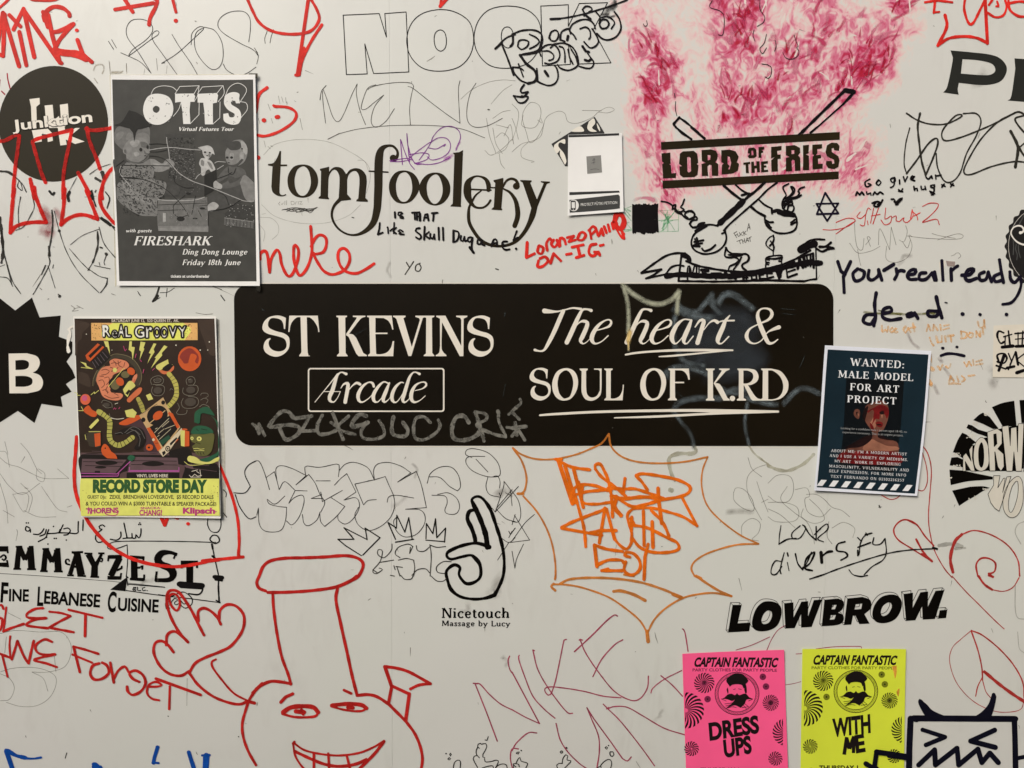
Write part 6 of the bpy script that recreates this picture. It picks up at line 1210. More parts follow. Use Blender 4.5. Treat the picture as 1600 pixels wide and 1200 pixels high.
# ---- splash doodles bottom
mark('splash_doodle', PEN, L2, 'small black cartoon splashes and bubbles along the bottom edge left of the pink poster', 'graffiti',
 [(F(690, 1140, .18125), '''w1.5 375,88 390,92 402,60; 325,160 310,150 315,125 335,118 345,125 380,118 390,140 375,180 355,215 355,235 370,240 375,275 420,275 470,262 490,268 480,300 465,330; 315,150 300,170 300,210 325,242; 305,222 280,230 272,250 290,290 310,325; 350,330 400,315 440,312 448,335; 465,325 500,300 540,295 560,305 565,335; 100,335 110,285 140,262 162,275 160,335; w2.4 L 38,205 39,206; w1.5 75,205 85,215 75,225 68,212 78,203; 55,250 65,240 78,250 68,260 55,255; 645,205 660,210 670,190 650,195 645,205; w2 L 685,178 688,180; w1.5 640,320 615,295 640,292 665,300 670,320; 640,292 655,260 675,238 685,270 740,290 725,330; L 618,295 622,335; 1022,192 1030,182 1045,185 1042,198 1028,202 1022,192; w3 L 1075,155 1077,157; w1.5 1000,335 992,305 1010,290 1040,290! 1045,250 1070,215 1088,225 1080,260 1115,268 1090,300 1060,330; 1410,155 1418,145 1430,155 1422,168 1412,160; w2 L 1438,135 1440,137; w1.7 1455,190 1475,190 1485,215 1470,232 1452,215 1450,195; 1375,330 1370,310 1400,275 1440,255 1462,270 1465,300 1455,335; 1345,325 1365,315''')], 1.5, jit=.1)
# ---- box monster bottom right
NAVY = ink((14, 14, 28), .96, tint=(.1, .1, .1), streak=.04)
mark('monster_drawing', NAVY, L3, 'thick black marker square head with a zigzag mouth at the bottom right corner', 'graffiti',
 [(T(3, 3), 'w9 L 905,888 1545,892; w9.6 L 890,890 882,1080 880,1230; w9 L 1538,895 1542,1010 1546,1220; w6.6 L 1545,1140 1620,1125; w7 L 965,960 1105,1005 985,1055; L 1415,962 1265,1030 1420,1070; w8 L 940,1180 1040,1085 1045,1180 1180,1075 1190,1180 1310,1080 1335,1165 1385,1105 1438,1165; w6 L 905,895 930,900')], 8, jit=.05)
m = Mark()
m.fill(T(3, 3), '945,765! 990,800 1030,840 1120,880! 1010,895! 975,865 940,800 938,775'); m.fill(T(3, 3), '1412,732! 1425,750 1415,810 1400,860 1385,895! 1265,890! 1330,850 1375,800 1395,745')
m.s(T(3, 3), 5, 'w6 L 950,780 960,790; w6 L 1408,740 1405,750')
link_mesh('horn_drawing', m, NAVY, L3 + 3e-4, label='pair of curved solid black horns on top of the square marker head', cat='graffiti')
# ---- sticker lower right edge
m = Mark(); m.fill(T(3, 1), 'L 1408,835 1640,825 1640,1160 1402,1158')
stk = empty('sticker', 1575, 550, 'pale paper sticker with black brush lettering at the right edge under the scalloped badge', 'sticker')
link_mesh('paper', m, paint((216, 210, 196), .55, .03), L4, stk)
m = Mark(); m.s(T(3, 1), 2.4, 'w3 1470,880 1440,870 1430,900 1450,945 1475,935; 1480,900 1478,970; L 1470,905 1520,890; w4.6 L 1460,970 1530,962; w3 L 1500,870 1510,960; L 1540,885 1600,880; L 1560,880 1560,960; L 1590,870 1585,960; L 1545,920 1600,915; w4 L 1545,965 1610,962; w3 1440,1060 1430,1020 1470,1010 1490,1040 1470,1070 1430,1060; w4.6 L 1475,1015 1440,1115; w3.4 L 1425,1085 1480,1105; L 1500,1010 1520,1060 1500,1110; L 1540,1010 1510,1080; w4.4 L 1490,1100 1535,1090; w3.4 L 1545,1000 1560,1080; L 1560,1040 1600,1010; L 1560,1060 1610,1100; w4.6 L 1550,1130 1610,1110', jit=.2)
link_mesh('lettering', m, BLK, L4 + 3e-4, stk)
# ------------------------------------------------------------------ paper posters
def G(v): return paint((v, v, max(0, v - 2)), .6, .16, 130, .2)
class Poster:
    def __init__(s, name, label, cat, TL, TR, BR, BL, left=None, right=None, curl=(.0012, .0016, .0007), base=.0016, group=None, seed=1, white=(232, 232, 230)):
        s.c = (TL, TR, BR, BL); s.left = left; s.right = right; s.curl = curl; s.base = base; s.sd = seed
        s.root = empty(name, (TL[0] + BR[0]) / 2, (TL[1] + BR[1]) / 2, label, cat, group)
        nx, ny = 42, 54; m = Mark()
        for j in range(ny + 1):
            for i in range(nx + 1): m.v.append((*s.uv(i / nx, j / ny), 0))
        for j in range(ny):
            for i in range(nx):
                a = j * (nx + 1) + i; m.f.append((a, a + 1, a + nx + 2, a + nx + 1))
        s.paper = link_mesh('paper', m, paint(white, .55, .03, 20, .3), 0, s.root, s.surf)
        for p in s.paper.data.polygons: p.use_smooth = True
        s.n = 0
    def uv(s, u, v):
        TL, TR, BR, BL = s.c
        x = (TL[0] * (1 - u) + TR[0] * u) * (1 - v) + (BL[0] * (1 - u) + BR[0] * u) * v
        y = (TL[1] * (1 - u) + TR[1] * u) * (1 - v) + (BL[1] * (1 - u) + BR[1] * u) * v
        if s.left: x += s.left * math.sin(math.pi * v) * (1 - u) + (s.right or 0) * math.sin(math.pi * v) * u
        return x, y
    def inv(s, x, y):
        TL, TR, BR, BL = s.c; u = v = .5
        for _ in range(4):
            v = (y - (TL[1] * (1 - u) + TR[1] * u)) / ((BL[1] * (1 - u) + BR[1] * u) - (TL[1] * (1 - u) + TR[1] * u))
            xl = TL[0] * (1 - v) + BL[0] * v; xr = TR[0] * (1 - v) + BR[0] * v; u = (x - xl) / (xr - xl)
        return min(1.1, max(-.1, u)), min(1.1, max(-.1, v))
    def surf(s, x, y):
        u, v = s.inv(x, y); a, b, c = s.curl; k = s.sd
        return s.base + a * abs(2 * u - 1) ** 3 * (1 + .6 * math.sin(5 * v + k)) + b * abs(2 * v - 1) ** 4 * (1 + .5 * math.sin(6 * u + k)) + c * math.sin(4.2 * v + 2.2 * u + k) + c
    def grid(s, pts, mat, name='print', label=None, nx=40, ny=52):
        """large flat print area: TL TR BR BL in frame pixels"""
        m = Mark(); TL, TR, BR, BL = pts
        for j in range(ny + 1):
            v = j / ny
            for i in range(nx + 1):
                u = i / nx
                x = (TL[0] * (1 - u) + TR[0] * u) * (1 - v) + (BL[0] * (1 - u) + BR[0] * u) * v + (s.left or 0) * math.sin(math.pi * v) * (1 - u) + (s.right or 0) * math.sin(math.pi * v) * u
                y = (TL[1] * (1 - u) + TR[1] * u) * (1 - v) + (BL[1] * (1 - u) + BR[1] * u) * v
                m.v.append((x, y, 0))
        for j in range(ny):
            for i in range(nx):
                a = j * (nx + 1) + i; m.f.append((a, a + 1, a + nx + 2, a + nx + 1))
        return s.add(m, mat, name, label)
    def add(s, m, mat, name='print', label=None):
        s.n += 1
        # split long triangles so that the print follows the curl
        tri = [list(f) for f in m.f if len(f) == 3]; quad = [f for f in m.f if len(f) != 3]; cache = {}; out = []
        st = tri
        while st:
            f = st.pop(); best = 0
            for i in range(3):
                a, b = m.v[f[i]], m.v[f[(i + 1) % 3]]; d = math.hypot(a[0] - b[0], a[1] - b[1])
                if d > best: best = d; bi = i
            if best > 7:
                a, b, c = f[bi], f[(bi + 1) % 3], f[(bi + 2) % 3]; k = (min(a, b), max(a, b))
                if k not in cache:
                    cache[k] = len(m.v); p, q = m.v[a], m.v[b]; m.v.append(((p[0] + q[0]) / 2, (p[1] + q[1]) / 2, (p[2] + q[2]) / 2))
                n = cache[k]; st += [[a, n, c], [n, b, c]]
            else: out.append(tuple(f))
        m.f = quad + out
        if name != 'print' and len(quad) < 300:
            cl = clusters(m, 4.0 if name == 'lettering' else 3.0, 9.0)
            if len(cl) > 60: props(s.fin(link_one(name, m, mat, 1.0e-4 + (8e-5 if s.n > 1 else 0) + 1.8e-5 * s.n, s.root, s.surf, label)), kind='stuff'); return
            for k, c in enumerate(cl): s.fin(link_one(name, c, mat, 1.0e-4 + (8e-5 if s.n > 1 else 0) + 1.8e-5 * s.n, s.root, s.surf, label))
            return
        return s.fin(link_one(name, m, mat, 1.0e-4 + (8e-5 if s.n > 1 else 0) + 1.8e-5 * s.n, s.root, s.surf, label))
    def fin(s, o):
        for p in o.data.polygons: p.use_smooth = True
        return o

P1 = F(176, 190, .15); P2 = F(115, 490, .15); P3 = F(115, 640, .15); P4 = F(1250, 1010, .1125); P5 = F(1270, 535, .1192)
WHT = paint((222, 222, 218), .55, .04, 20, .3)

# ---- black and white concert poster
p = Poster('concert_poster', 'black and white concert poster with a photograph of dolls and circuit boards', 'poster',
           (175.5, 119), (400.5, 118), (407.5, 447), (184.5, 446.5), left=-1.5, right=-1.0, curl=(.0014, .0010, .0007), seed=1)
p.grid([(178, 126), (397, 125.8), (402.3, 440), (188, 439.5)], paint((60, 60, 57), .5, .14, 40, .2), 'print')
def blob(tx, v, nm='photo_print', fr=P1, mat=None):
    m = Mark()
    for part in tx.split('/'): m.fill(fr, part)
    p.add(m, mat or G(v), nm)
blob('555,130! 850,135 850,165 720,170! 710,270 860,275! 870,430 860,600! 580,605! 575,300 560,170/575,620! 700,600 960,640 960,770! 560,790! 480,800 540,700', 58)
m = Mark(); random.seed(5)
for k in range(230):
    x, y = random.uniform(585, 855), random.uniform(280, 600); w = random.uniform(3, 11)
    m.fill(P1, 'L %g,%g %g,%g %g,%g %g,%g' % (x, y, x + w * 1.4, y, x + w * 1.4, y + w * .7, x, y + w * .7))
for k in range(40): m.disc(P1, random.uniform(590, 950), random.uniform(140, 760), random.uniform(2, 6), n=6)
p.add(m, G(104), 'photo_print')
m = Mark()
for k in range(150):
    x, y = random.uniform(585, 855), random.uniform(170, 600); w = random.uniform(6, 26)
    m.fill(P1, 'L %g,%g %g,%g %g,%g %g,%g' % (x, y, x + w * .8, y, x + w * .8, y + w * .6, x, y + w * .6))
p.add(m, G(36), 'photo_print')
blob('28,170 36,110 70,60 140,50 240,60 330,50 392,70 396,200 390,280 300,260 160,300 120,300 70,260 38,220', 104)
blob('150,190 180,120 240,150 300,120 380,140 392,230 330,210 240,200/45,150 90,110 130,120 110,170 70,200', 118)
blob('20,400 90,430 130,400 150,430 110,500 60,560 30,520', 62)
blob('120,290 150,230 210,180 300,170 375,215 392,270 397,320 372,352 330,400 270,428 200,420 155,385 150,350 125,335', 124)
blob('110,480 150,430 300,440 400,390 440,430 440,520 440,600 560,640 540,760 470,830 470,975 400,985 300,980 200,930 90,850 50,780 60,660 110,600 100,540', 116)
m = Mark()
for k in range(620):
    x, y = random.uniform(60, 540), random.uniform(450, 975)
    if (x < 110 and y > 850) or (x > 450 and y < 600) or (x < 105 and y < 600) or (x > 470 and y > 800): continue
    m.disc(P1, x, y, random.uniform(3, 9), random.uniform(3, 7), n=6)
p.add(m, G(58), 'photo_print')
blob('115,620 200,680 290,740 380,790 440,820 430,870 330,840 200,790 130,720/400,400 440,395 520,440 560,400 600,390 640,420 650,460 600,490 520,525 440,520 410,460', 130)
blob('1000,780! 1130,720 1350,640 1390,800 1250,880 1110,910 1000,850', 66); blob('1190,480 1290,470 1380,510 1400,600 1360,650 1240,690 1140,700 1100,680 1200,620 1230,570 1100,640 1090,600', 84)
blob('1180,320 1200,280 1250,210 1350,195 1400,260 1410,340 1370,430 1290,470 1220,460 1185,400/1330,640! 1380,560 1480,640! 1480,830 1390,810', 122)
blob('1130,215 1190,180 1240,210 1310,205 1345,240 1330,290 1240,302 1190,260', 60)
blob('1340,205 1390,235 1412,300 1395,350 1360,300/1040,640 1070,615 1110,640 1145,665 1135,705 1060,690/1000,870 1060,840 1110,880 1060,930 1000,935', 158)
blob('895,275 940,262 1000,252 1045,280 1070,350! 1040,335 1030,360 1005,390 970,385 945,340 935,300/930,385 1000,395 1045,430 1075,500 1070,548 1030,530 1010,500 975,520 965,560 930,560 925,480 905,440', 176)
blob('960,560! 1085,500! 1090,610! 1055,640 1060,720! 960,782!', 24)
blob('150,380 200,415 290,425 350,395 390,345 375,400 330,425 240,440 170,420/300,215 360,225 390,265 385,290 350,275 310,270/130,300 150,295 155,335 135,330/335,300 360,330 385,335 370,350 340,340', 92)
blob('190,220 240,195 290,205 270,260 220,270/230,330 270,320 290,350 250,370/1230,330 1270,340 1260,400 1225,400/1330,330 1370,320 1370,400 1335,420/425,430 520,450 560,430 590,415 540,470 450,460', 146)
blob('1190,440 1240,455 1300,440 1350,390 1370,400 1300,470 1230,468/1210,560 1290,590 1350,570 1300,620 1220,640/560,720 620,660 700,680 690,760 600,770', 66)
blob('930,400 960,420 950,470 925,455/990,420 1030,440 1050,500 1020,480/1000,340 1030,350 1010,380', 120)
blob('480,820! 990,790! 1005,1095! 475,1095! 470,950', 104); blob('L 478,1100 1004,1097 1002,1152 482,1140', 128)
blob('1170,960! 1300,860 1480,900! 1490,1030! 1180,990!', 52); blob('L 1170,1000 1482,1045 1476,1118 1165,1078', 92)
m = Mark()
for x, y, a, b in ((303, 297, 16, 20), (372, 270, 11, 20), (350, 360, 14, 5), (1198, 378, 14, 12), (1245, 378, 16, 13), (1215, 432, 14, 5), (968, 322, 14, 9), (1018, 328, 12, 9), (990, 358, 9, 7), (700, 330, 8, 8), (715, 1015, 42, 26), (865, 1012, 26, 8), (940, 905, 30, 10), (1355, 288, 9, 9), (795, 752, 24, 12)): m.disc(P1, x, y, a, b, n=14)
for x in range(1190, 1480, 36): m.s(P1, .7, 'L %g,%g %g,%g' % (x, 1010 + (x - 1170) * .14, x - 2, 1075 + (x - 1170) * .12))
m.s(P1, 1.0, '390,240 480,235 575,245; 395,318 480,318 570,300; 390,362 480,370 560,405 620,460; 110,460 300,462 500,462 600,465; 130,585 250,590 400,630 560,710 680,820 760,920 800,990; 80,580 130,590 300,600; 640,960 640,880 690,830 760,770; 640,960 700,1000 790,975; 830,970 860,820 870,780; 1090,600 1200,560 1250,530; 1110,740 1180,780 1215,870; 900,930 930,990; 640,560 660,640 760,690 850,690; 50,470 130,410; 1210,480 1215,540 1260,550 1290,490; 1010,935 1200,900 1340,820', jit=0)
m.s(P1, .6, 'L 480,870 990,850; L 475,930 760,920; L 1000,960 1001,1090; 150,430 100,480 90,560 130,640; 930,830 980,830; 910,880 990,875; 920,915 985,915')
p.add(m, G(26), 'photo_print')
m = Mark()
m.s(P1, 1.2, '570,170 575,230 590,300 600,400; 395,300 520,280 640,275 780,290 920,300; 620,450 700,540 830,620 960,665 1080,710 1200,760 1300,800 1380,830 1480,832; 100,470 85,530 120,590 200,680; 480,815 600,825 760,825 880,815 960,790; 1095,500 1160,460; 1070,435 1100,420 1180,425; 870,600 900,560 960,530', jit=0)
m.fill(P1, 'L 530,955 560,955 560,1045 530,1045'); m.s(P1, .5, 'L 480,1095 1000,1092; L 1170,1005 1480,1048')
for k in range(60): m.disc(P1, random.uniform(1190, 1480), random.uniform(860, 1100), random.uniform(2, 5), n=6)
for k in range(30): m.disc(P1, random.uniform(500, 990), random.uniform(830, 1080), random.uniform(2, 4), n=6)
p.add(m, G(160), 'photo_print')
m = Mark(); m.fill(T(0, 0), '722,788! 770,765 815,693! 870,712 960,770! 950,790! 900,806 868,812! 856,832! 846,890! 838,834! 818,808! 770,795')
p.add(m, G(28), 'photo_print')
m = Mark(); m.text(P1, 'x', 0, 0, 1, 0, .1)
m = Mark(); t = T(0, 0)
m.fill(t, '990,590 930,610 902,680 915,745 960,780 1020,778 1075,735 1088,670 1060,610; 980,665 962,680 965,700 985,710 1002,695 1002,675')
m.fill(t, 'L 1100,590 1215,588 1225,605 1218,640 1195,640 1190,690 1195,778 1150,778 1145,700 1135,640 1100,645'); m.fill(t, 'L 1240,590 1360,585 1368,600 1360,645 1335,650 1335,780 1285,780 1282,700 1275,645 1240,645')
m.fill(t, '1500,620! 1500,590 1460,580 1415,600 1405,650 1430,690 1470,715 1465,735 1440,735 1430,710! 1400,715! 1405,760 1450,782 1495,775 1512,735 1500,690 1450,655 1455,635 1475,635 1480,650! 1505,650!')
p.add(m, WHT, 'lettering', 'white blocky band name')
m = Mark(); m.s(t, .9, '945,610 970,560 1020,542 1080,548 1110,570; 1088,730 1120,690 1135,650; 1100,590 1130,545! 1250,540! 1240,600 1218,640; L 1218,590 1245,545; 1240,590 1270,548! 1400,540! 1405,590 1368,640; L 1360,588 1395,545; 1250,640 1248,720! 1195,775; 1380,640 1378,740! 1335,778; 1410,610 1440,550 1490,525 1535,545 1545,580 1500,650; 1510,740 1550,690 1545,650 1510,640', jit=0)
p.add(m, WHT, 'lettering', 'thin white outline of letter sides')
m = Mark(); random.seed(9)
for cx, cy in ((940, 640), (1060, 740), (1160, 620), (1170, 700), (1310, 610), (1300, 720), (1440, 640), (1480, 750), (960, 750), (1050, 640)):
    for k in range(5): m.disc(t, cx + random.uniform(-28, 28), cy + random.uniform(-25, 25), random.uniform(2, 5), n=6)
p.add(m, G(130), 'lettering')
m = Mark()
m.serif(P1, 'Virtual Futures Tour', 692, 102, 1262, 102, 40, shear=.28, thick=2.3, thin=.8, ser=.8)
m.serif(P1, 'with guests', 145, 1155, 410, 1155, 34, shear=.28, thick=2.2, thin=.8, ser=.7)
m.serif(T(0, 1), 'FIRESHARK', 840, 334, 1318, 334, 56, shear=.28, thick=1.9, thin=.75, ser=1.0)
m.serif(T(0, 1), 'Ding Dong Lounge', 1143, 392, 1548, 392, 34, shear=.26, thick=1.9, thin=.8, ser=.8)
m.serif(T(0, 1), 'Friday 18th June', 1143, 458, 1506, 458, 34, shear=.26, thick=1.9, thin=.8, ser=.8)
m.text(T(0, 1), 'tickets at undertheradar', 1072, 536, 1315, 536, 17, bold=.03)
p.add(m, WHT, 'lettering', 'white italic serif lettering')
m = Mark(); m.fill(F(0, 0, 1), 'L 171.5,117 402.5,116 402.5,119 175,120.5 177.5,300 182,445 180,449 177,300')
link_mesh('sleeve_edge', m, ink((232, 226, 206), .6, streak=.1), L2, p.root)
m = Mark(); m.fill(F(0, 0, 1), 'L 390,116 404,116 404,124 392,124')
m.fill(F(0, 0, 1), 'L 402,447 409,447 408,456 401,455')
link_mesh('tape', m, ink((60, 58, 52), .5), .005, p.root, gap=0)

# ---- cartoon record poster
p = Poster('record_shop_poster', 'colourful cartoon poster of a brain-headed robot with a yellow band of text', 'poster',
           (117.5, 494.5), (339, 494.5), (347, 809), (130, 807), left=-1.8, right=-.6, curl=(.0016, .0012, .0007), seed=2.4, white=(234, 232, 226))
BR_ = paint((46, 33, 24), .45, .2, 14, .3)
p.grid([(119.3, 498), (336.8, 498), (344.4, 748), (128.6, 748)], BR_, 'print')
C = lambda r, g, b: paint((r, g, b), .5, .08, 40, .3)
ORA, YEL, PIN, OLV, GRN, DRK, PUR = C(196, 84, 34), C(206, 202, 112), C(206, 126, 92), C(104, 96, 62), C(34, 84, 58), C(22, 15, 12), C(88, 66, 66)
def sh(mat, *items, fr=P2, nm='illustration'):
    m = Mark()
    for it in items:
        if it[0] == 'D': _, x, y, a, b = it[:5]; m.disc(fr, x, y, a, b, n=24, rot=(it[5] if len(it) > 5 else 0))
        elif it[0] == 'S': m.s(fr, it[1], it[2], jit=.05)
        else: m.fill(fr, it[1])
    p.add(m, mat, nm)
sh(C(62, 48, 38), ('F', '30,60! 180,110 110,200 100,260 60,300 50,420! 28,440!'), ('F', '1300,70! 1478,60! 1485,440! 1420,420 1360,260 1330,180'), ('F', '60,600! 160,640 180,760 60,720!'))
sh(PUR, ('F', '80,445! 500,450 1100,430 1520,500! 1530,712! 90,712!'), fr=P3)
sh(C(70, 48, 52), ('F', '480,130! 700,80 900,430 740,430 760,300 640,180 540,170'), fr=P3)
sh(DRK, ('F', '90,470 480,470 1100,480 1500,560! 1528,600! 1528,712! 1140,712! 1120,570 560,640 480,712! 90,712!'), ('F', '1000,440 1200,400 1240,520 1100,560'), fr=P3)
sh(C(96, 74, 78), ('F', 'L 100,510 560,520 440,660 90,650'), ('F', 'L 600,490 1090,500 1110,650 570,640'), ('S', .7, 'L 100,460 400,470; L 620,440 900,450; L 200,430 420,440; L 1180,600 1500,640; L 1200,570 1420,580'), ('F', 'L 1150,580 1240,560 1260,620 1180,600'), fr=P3)
sh(DRK, ('D', 350, 552, 115, 26), ('D', 835, 562, 115, 26), ('D', 290, 600, 60, 12), ('F', 'L 230,635 285,635 285,670 230,670'), ('S', 1.0, 'L 110,540 520,545; L 130,580 500,590; L 620,530 1080,535; L 610,570 1090,575'), ('F', 'L 560,655 1110,655 1110,712 560,712'), fr=P3)
sh(C(170, 84, 150), ('S', 1.3, 'L 92,660 460,668 600,535; L 92,690 470,690 480,660; L 590,640 590,600; L 580,642 1105,642 1105,600; L 600,632 1095,632'), fr=P3)
# sky band title
sh(C(224, 226, 106), ('F', 'L 197,98 1300,98 1300,276 197,280'), nm='title_band')
sh(C(226, 176, 108), ('F', '197,98! 420,98! 330,150 300,220 360,280! 197,280!'), ('F', '1300,98! 1150,98! 1230,160 1200,230 1160,277! 1300,276!'), nm='title_band')
m = Mark(); random.seed(4)
for k in range(70):
    m.disc(P2, random.choice((random.uniform(200, 330), random.uniform(1170, 1295), random.uniform(200, 1290))), random.uniform(105, 272), random.uniform(2, 6), n=6)
p.add(m, C(120, 84, 40), 'title_band')
m = Mark()
TT = [('R', 312, 235, 400, 232, 108), ('e', 402, 245, 462, 246, 112), ('A', 462, 235, 540, 235, 118), ('L', 540, 238, 606, 236, 100), ('G', 640, 245, 750, 240, 112), ('r', 752, 240, 830, 240, 150), ('O', 838, 240, 905, 240, 100), ('O', 912, 240, 985, 240, 100), ('V', 990, 238, 1085, 238, 105), ('Y', 1090, 240, 1190, 235, 105)]
for st, a, b, c, d, h in TT: m.text(P2, st, a, b, c, d, h, bold=.055 if st != 'e' else .02, outline=2.4, dx=.5, dy=.7)
p.add(m, DRK, 'lettering', 'dark outline of the title')
m = Mark()
for st, a, b, c, d, h in TT: m.text(P2, st, a, b, c, d, h, bold=.055 if st != 'e' else .02)
p.add(m, C(232, 232, 222), 'lettering', 'white cartoon title')
m = Mark()
for st, a, b, c, d, h in TT: m.text(P2, st, a, b, c, d, h, bold=.045 if st != 'e' else .01, outline=.35)
p.add(m, DRK, 'lettering')
m = Mark(); m.text(P2, 'SATURDAY JUNE 12,  520 QUEEN ST,  AK.', 405, 90, 1108, 88, 30, bold=.015); m.text(P3, 'VINYL LIVES HERE', 665, 702, 992, 702, 32, bold=.02)
m.s(P3, .8, '1215,680 1240,700 1270,670 1300,690 1345,680; 1230,700 1330,700; 1290,640 1320,660; L 1325,625 1335,690; L 1240,640 1300,625')
p.add(m, C(214, 206, 190), 'lettering', 'small white capitals')
# moon, hat, dome
sh(ORA, ('D', 1215, 470, 122, 130)); sh(C(136, 48, 36), ('F', '1110,450 1150,390 1220,360 1280,400 1310,450 1300,520 1270,500 1290,440 1230,420 1200,500 1160,520 1130,480'), ('D', 1200, 385, 30, 14), ('D', 1180, 500, 24, 20))
sh(C(62, 54, 40), ('F', '215,760 230,640 290,540 380,450 500,425 600,460 680,540 715,640 690,760 640,730 660,640 620,540 520,470 400,480 300,560 250,680'))
sh(C(112, 102, 74), ('S', 1.0, '208,750 215,680 250,600 300,540 400,435 500,425 620,470 700,580 712,680 690,740; 240,700 270,600 330,540'))
sh(ORA, ('F', 'L 135,435 260,310 330,350 180,500 150,480'), ('F', '110,1010 160,955 200,1000 250,1030 240,1070 190,1070'), ('F', '480,1140 640,1060 720,1070 690,1100 560,1160'), ('D', 300, 1020, 10, 10))
sh(DRK, ('F', 'L 165,440 285,325 310,340 185,465'), ('F', 'L 185,500 320,380 400,450 260,590'))
sh(C(96, 84, 88), ('S', .9, 'L 205,500 240,560; L 230,480 270,540; L 255,455 300,515; L 285,425 330,490; L 310,400 360,460'))
sh(PIN, ('F', '390,540 380,500 430,470 500,478 560,500 585,540 560,570 480,610 420,640 400,700 390,780 400,820 500,830 520,860 480,900 400,900 320,870 290,820 270,760 245,700 260,630 300,570 340,550'), ('F', '600,720 640,640 665,625 668,660 640,715 615,735'))
sh(C(92, 44, 32), ('S', 1.0, '300,590 340,580 380,600 350,630 300,640; 270,700 310,690 330,740 300,770; 330,670 370,660 380,700 350,740; 400,520 440,510 450,540; 470,490 480,540 520,560; 540,510 530,550; 310,800 350,790 360,830; 330,850 400,880 480,870; 400,600 440,590 470,560; 360,760 340,800 370,820; 420,490 460,520 500,500; 280,650 320,655; 390,560 420,570 410,600; 430,830 470,850'))
sh(DRK, ('D', 450, 730, 78, 74), ('D', 560, 640, 70, 60, -.6), ('F', 'L 385,750 560,570 620,690 440,830'))
sh(OLV, ('D', 440, 740, 48, 52), ('D', 545, 635, 44, 36)); sh(ORA, ('D', 490, 708, 38, 46, -.6), ('D', 605, 600, 44, 36, .7))
sh(YEL, ('F', '520,790! 590,700 650,750 600,800 570,870! 540,840'), ('F', 'L 325,288 370,288 380,345 388,425 360,350 345,345'), ('F', 'L 590,288 615,288 612,345 645,350 622,485 612,400 580,375'), ('F', 'L 705,292 755,300 735,360 745,365 695,480 708,395 690,380'), ('F', 'L 840,310 870,315 840,370 850,400 775,518 812,420 790,410'), ('F', 'L 950,330 985,345 925,410 930,435 812,570 865,465 850,460 900,400'), ('F', 'L 80,500 140,515 150,545 210,575 140,560 120,530'), ('S', .9, 'L 190,845 225,815 225,835 268,800; L 20,820 50,830 45,850 80,850; L 90,970 110,1010 60,1010; L 90,560 210,575; L 370,760 520,580 540,570'), ('D', 437, 588, 22, 24))
sh(DRK, ('D', 437, 590, 8, 9), ('F', 'L 545,830 580,790 600,800 570,850'))
sh(C(198, 106, 66), ('F', '560,900 620,830 690,770 720,780 700,830 640,880 590,925'), ('F', '900,600 870,560 930,590 990,600 1030,560 1050,540 1050,580 1000,620 940,630'), ('D', 640, 700, 8, 20))
sh(YEL, ('F', '865,545 990,475! 1000,520 1040,530 960,560 900,590'), ('F', 'L 540,1010 620,990 665,1030 640,1085 560,1075'), ('F', 'L 760,850 805,830 835,890 785,905'))
sh(DRK, ('F', '930,570 1000,520 1035,535 1000,575 950,590'))
# tentacle arms as ringed tubes
def tube(path, w, fr, mat, dark):
    q = smooth([(a, b, 0, False) for a, b in path], False, 1.0); m = Mark(); m.s(fr, w * fr[2], ' '.join('%g,%g' % (a, b) for a, b in path)); p.add(m, mat, 'illustration')
    m = Mark(); ac = 0
    for i in range(1, len(q)):
        d = math.hypot(q[i][0] - q[i - 1][0], q[i][1] - q[i - 1][1]); ac += d
        if ac > w * .72:
            ac = 0; ux, uy = (q[i][0] - q[i - 1][0]) / d, (q[i][1] - q[i - 1][1]) / d
            m.s(fr, .9, 'L %g,%g %g,%g' % (q[i][0] - uy * w * .52, q[i][1] + ux * w * .52, q[i][0] + uy * w * .52, q[i][1] - ux * w * .52))
    p.add(m, dark, 'illustration')
tube([(1000, 630), (1040, 680), (1070, 740), (1080, 810), (1070, 870), (1030, 930), (1000, 960)], 50, P2, C(180, 172, 84), OLV)
tube([(680, 890), (710, 950), (730, 1010)], 46, P2, C(160, 152, 74), OLV)
tube([(270, 20), (330, 60), (380, 110), (385, 180), (380, 260), (400, 330), (470, 370), (550, 340), (620, 290)], 52, P3, C(172, 168, 84), DRK)
sh(DRK, ('F', '440,260 520,200 620,180 720,200 760,290 740,360 680,420 640,400 680,320 640,260 560,250'), fr=P3)
sh(C(110, 106, 100), ('S', .7, '540,240 620,180 700,210 750,300; 560,250 640,215 700,260; 440,250 500,235 520,250; 600,200 660,230 700,300 690,380'), fr=P3)
# boombox
sh(C(190, 158, 112), ('F', 'L 690,1060 940,870 980,960 1120,1180 1020,1330 900,1440 760,1180'))
sh(ORA, ('F', 'L 1000,20 1040,40 1115,180 1080,200 990,40'), ('F', 'L 770,190 810,180 925,400 885,430'), ('F', 'L 1000,350 1080,280 1100,310 1020,390'), fr=P3)
sh(DRK, ('F', 'L 800,180 1010,60 1090,200 940,390'), ('D', 735, 105, 22, 24), ('D', 1095, 265, 20, 22), fr=P3)
sh(DRK, ('D', 880, 1060, 112, 100, -.6), ('D', 940, 925, 20, 22)); sh(C(190, 158, 112), ('S', 1.4, 'L 800,1140 960,1010')); sh(ORA, ('D', 885, 1060, 58, 40, -.7))
sh(C(176, 168, 140), ('S', 1.0, 'L 850,240 1000,90; L 880,280 900,265; L 900,310 1020,200; L 960,200 1060,160; L 860,200 880,190; L 930,180 1000,120; L 890,250 950,200'), fr=P3)
sh(C(34, 72, 52), ('F', 'L 900,330 1000,260 1020,300 930,370'), fr=P3)
sh(C(206, 190, 160), ('F', 'L 900,440 1130,190 1150,210 1000,440 940,490'), fr=P3)
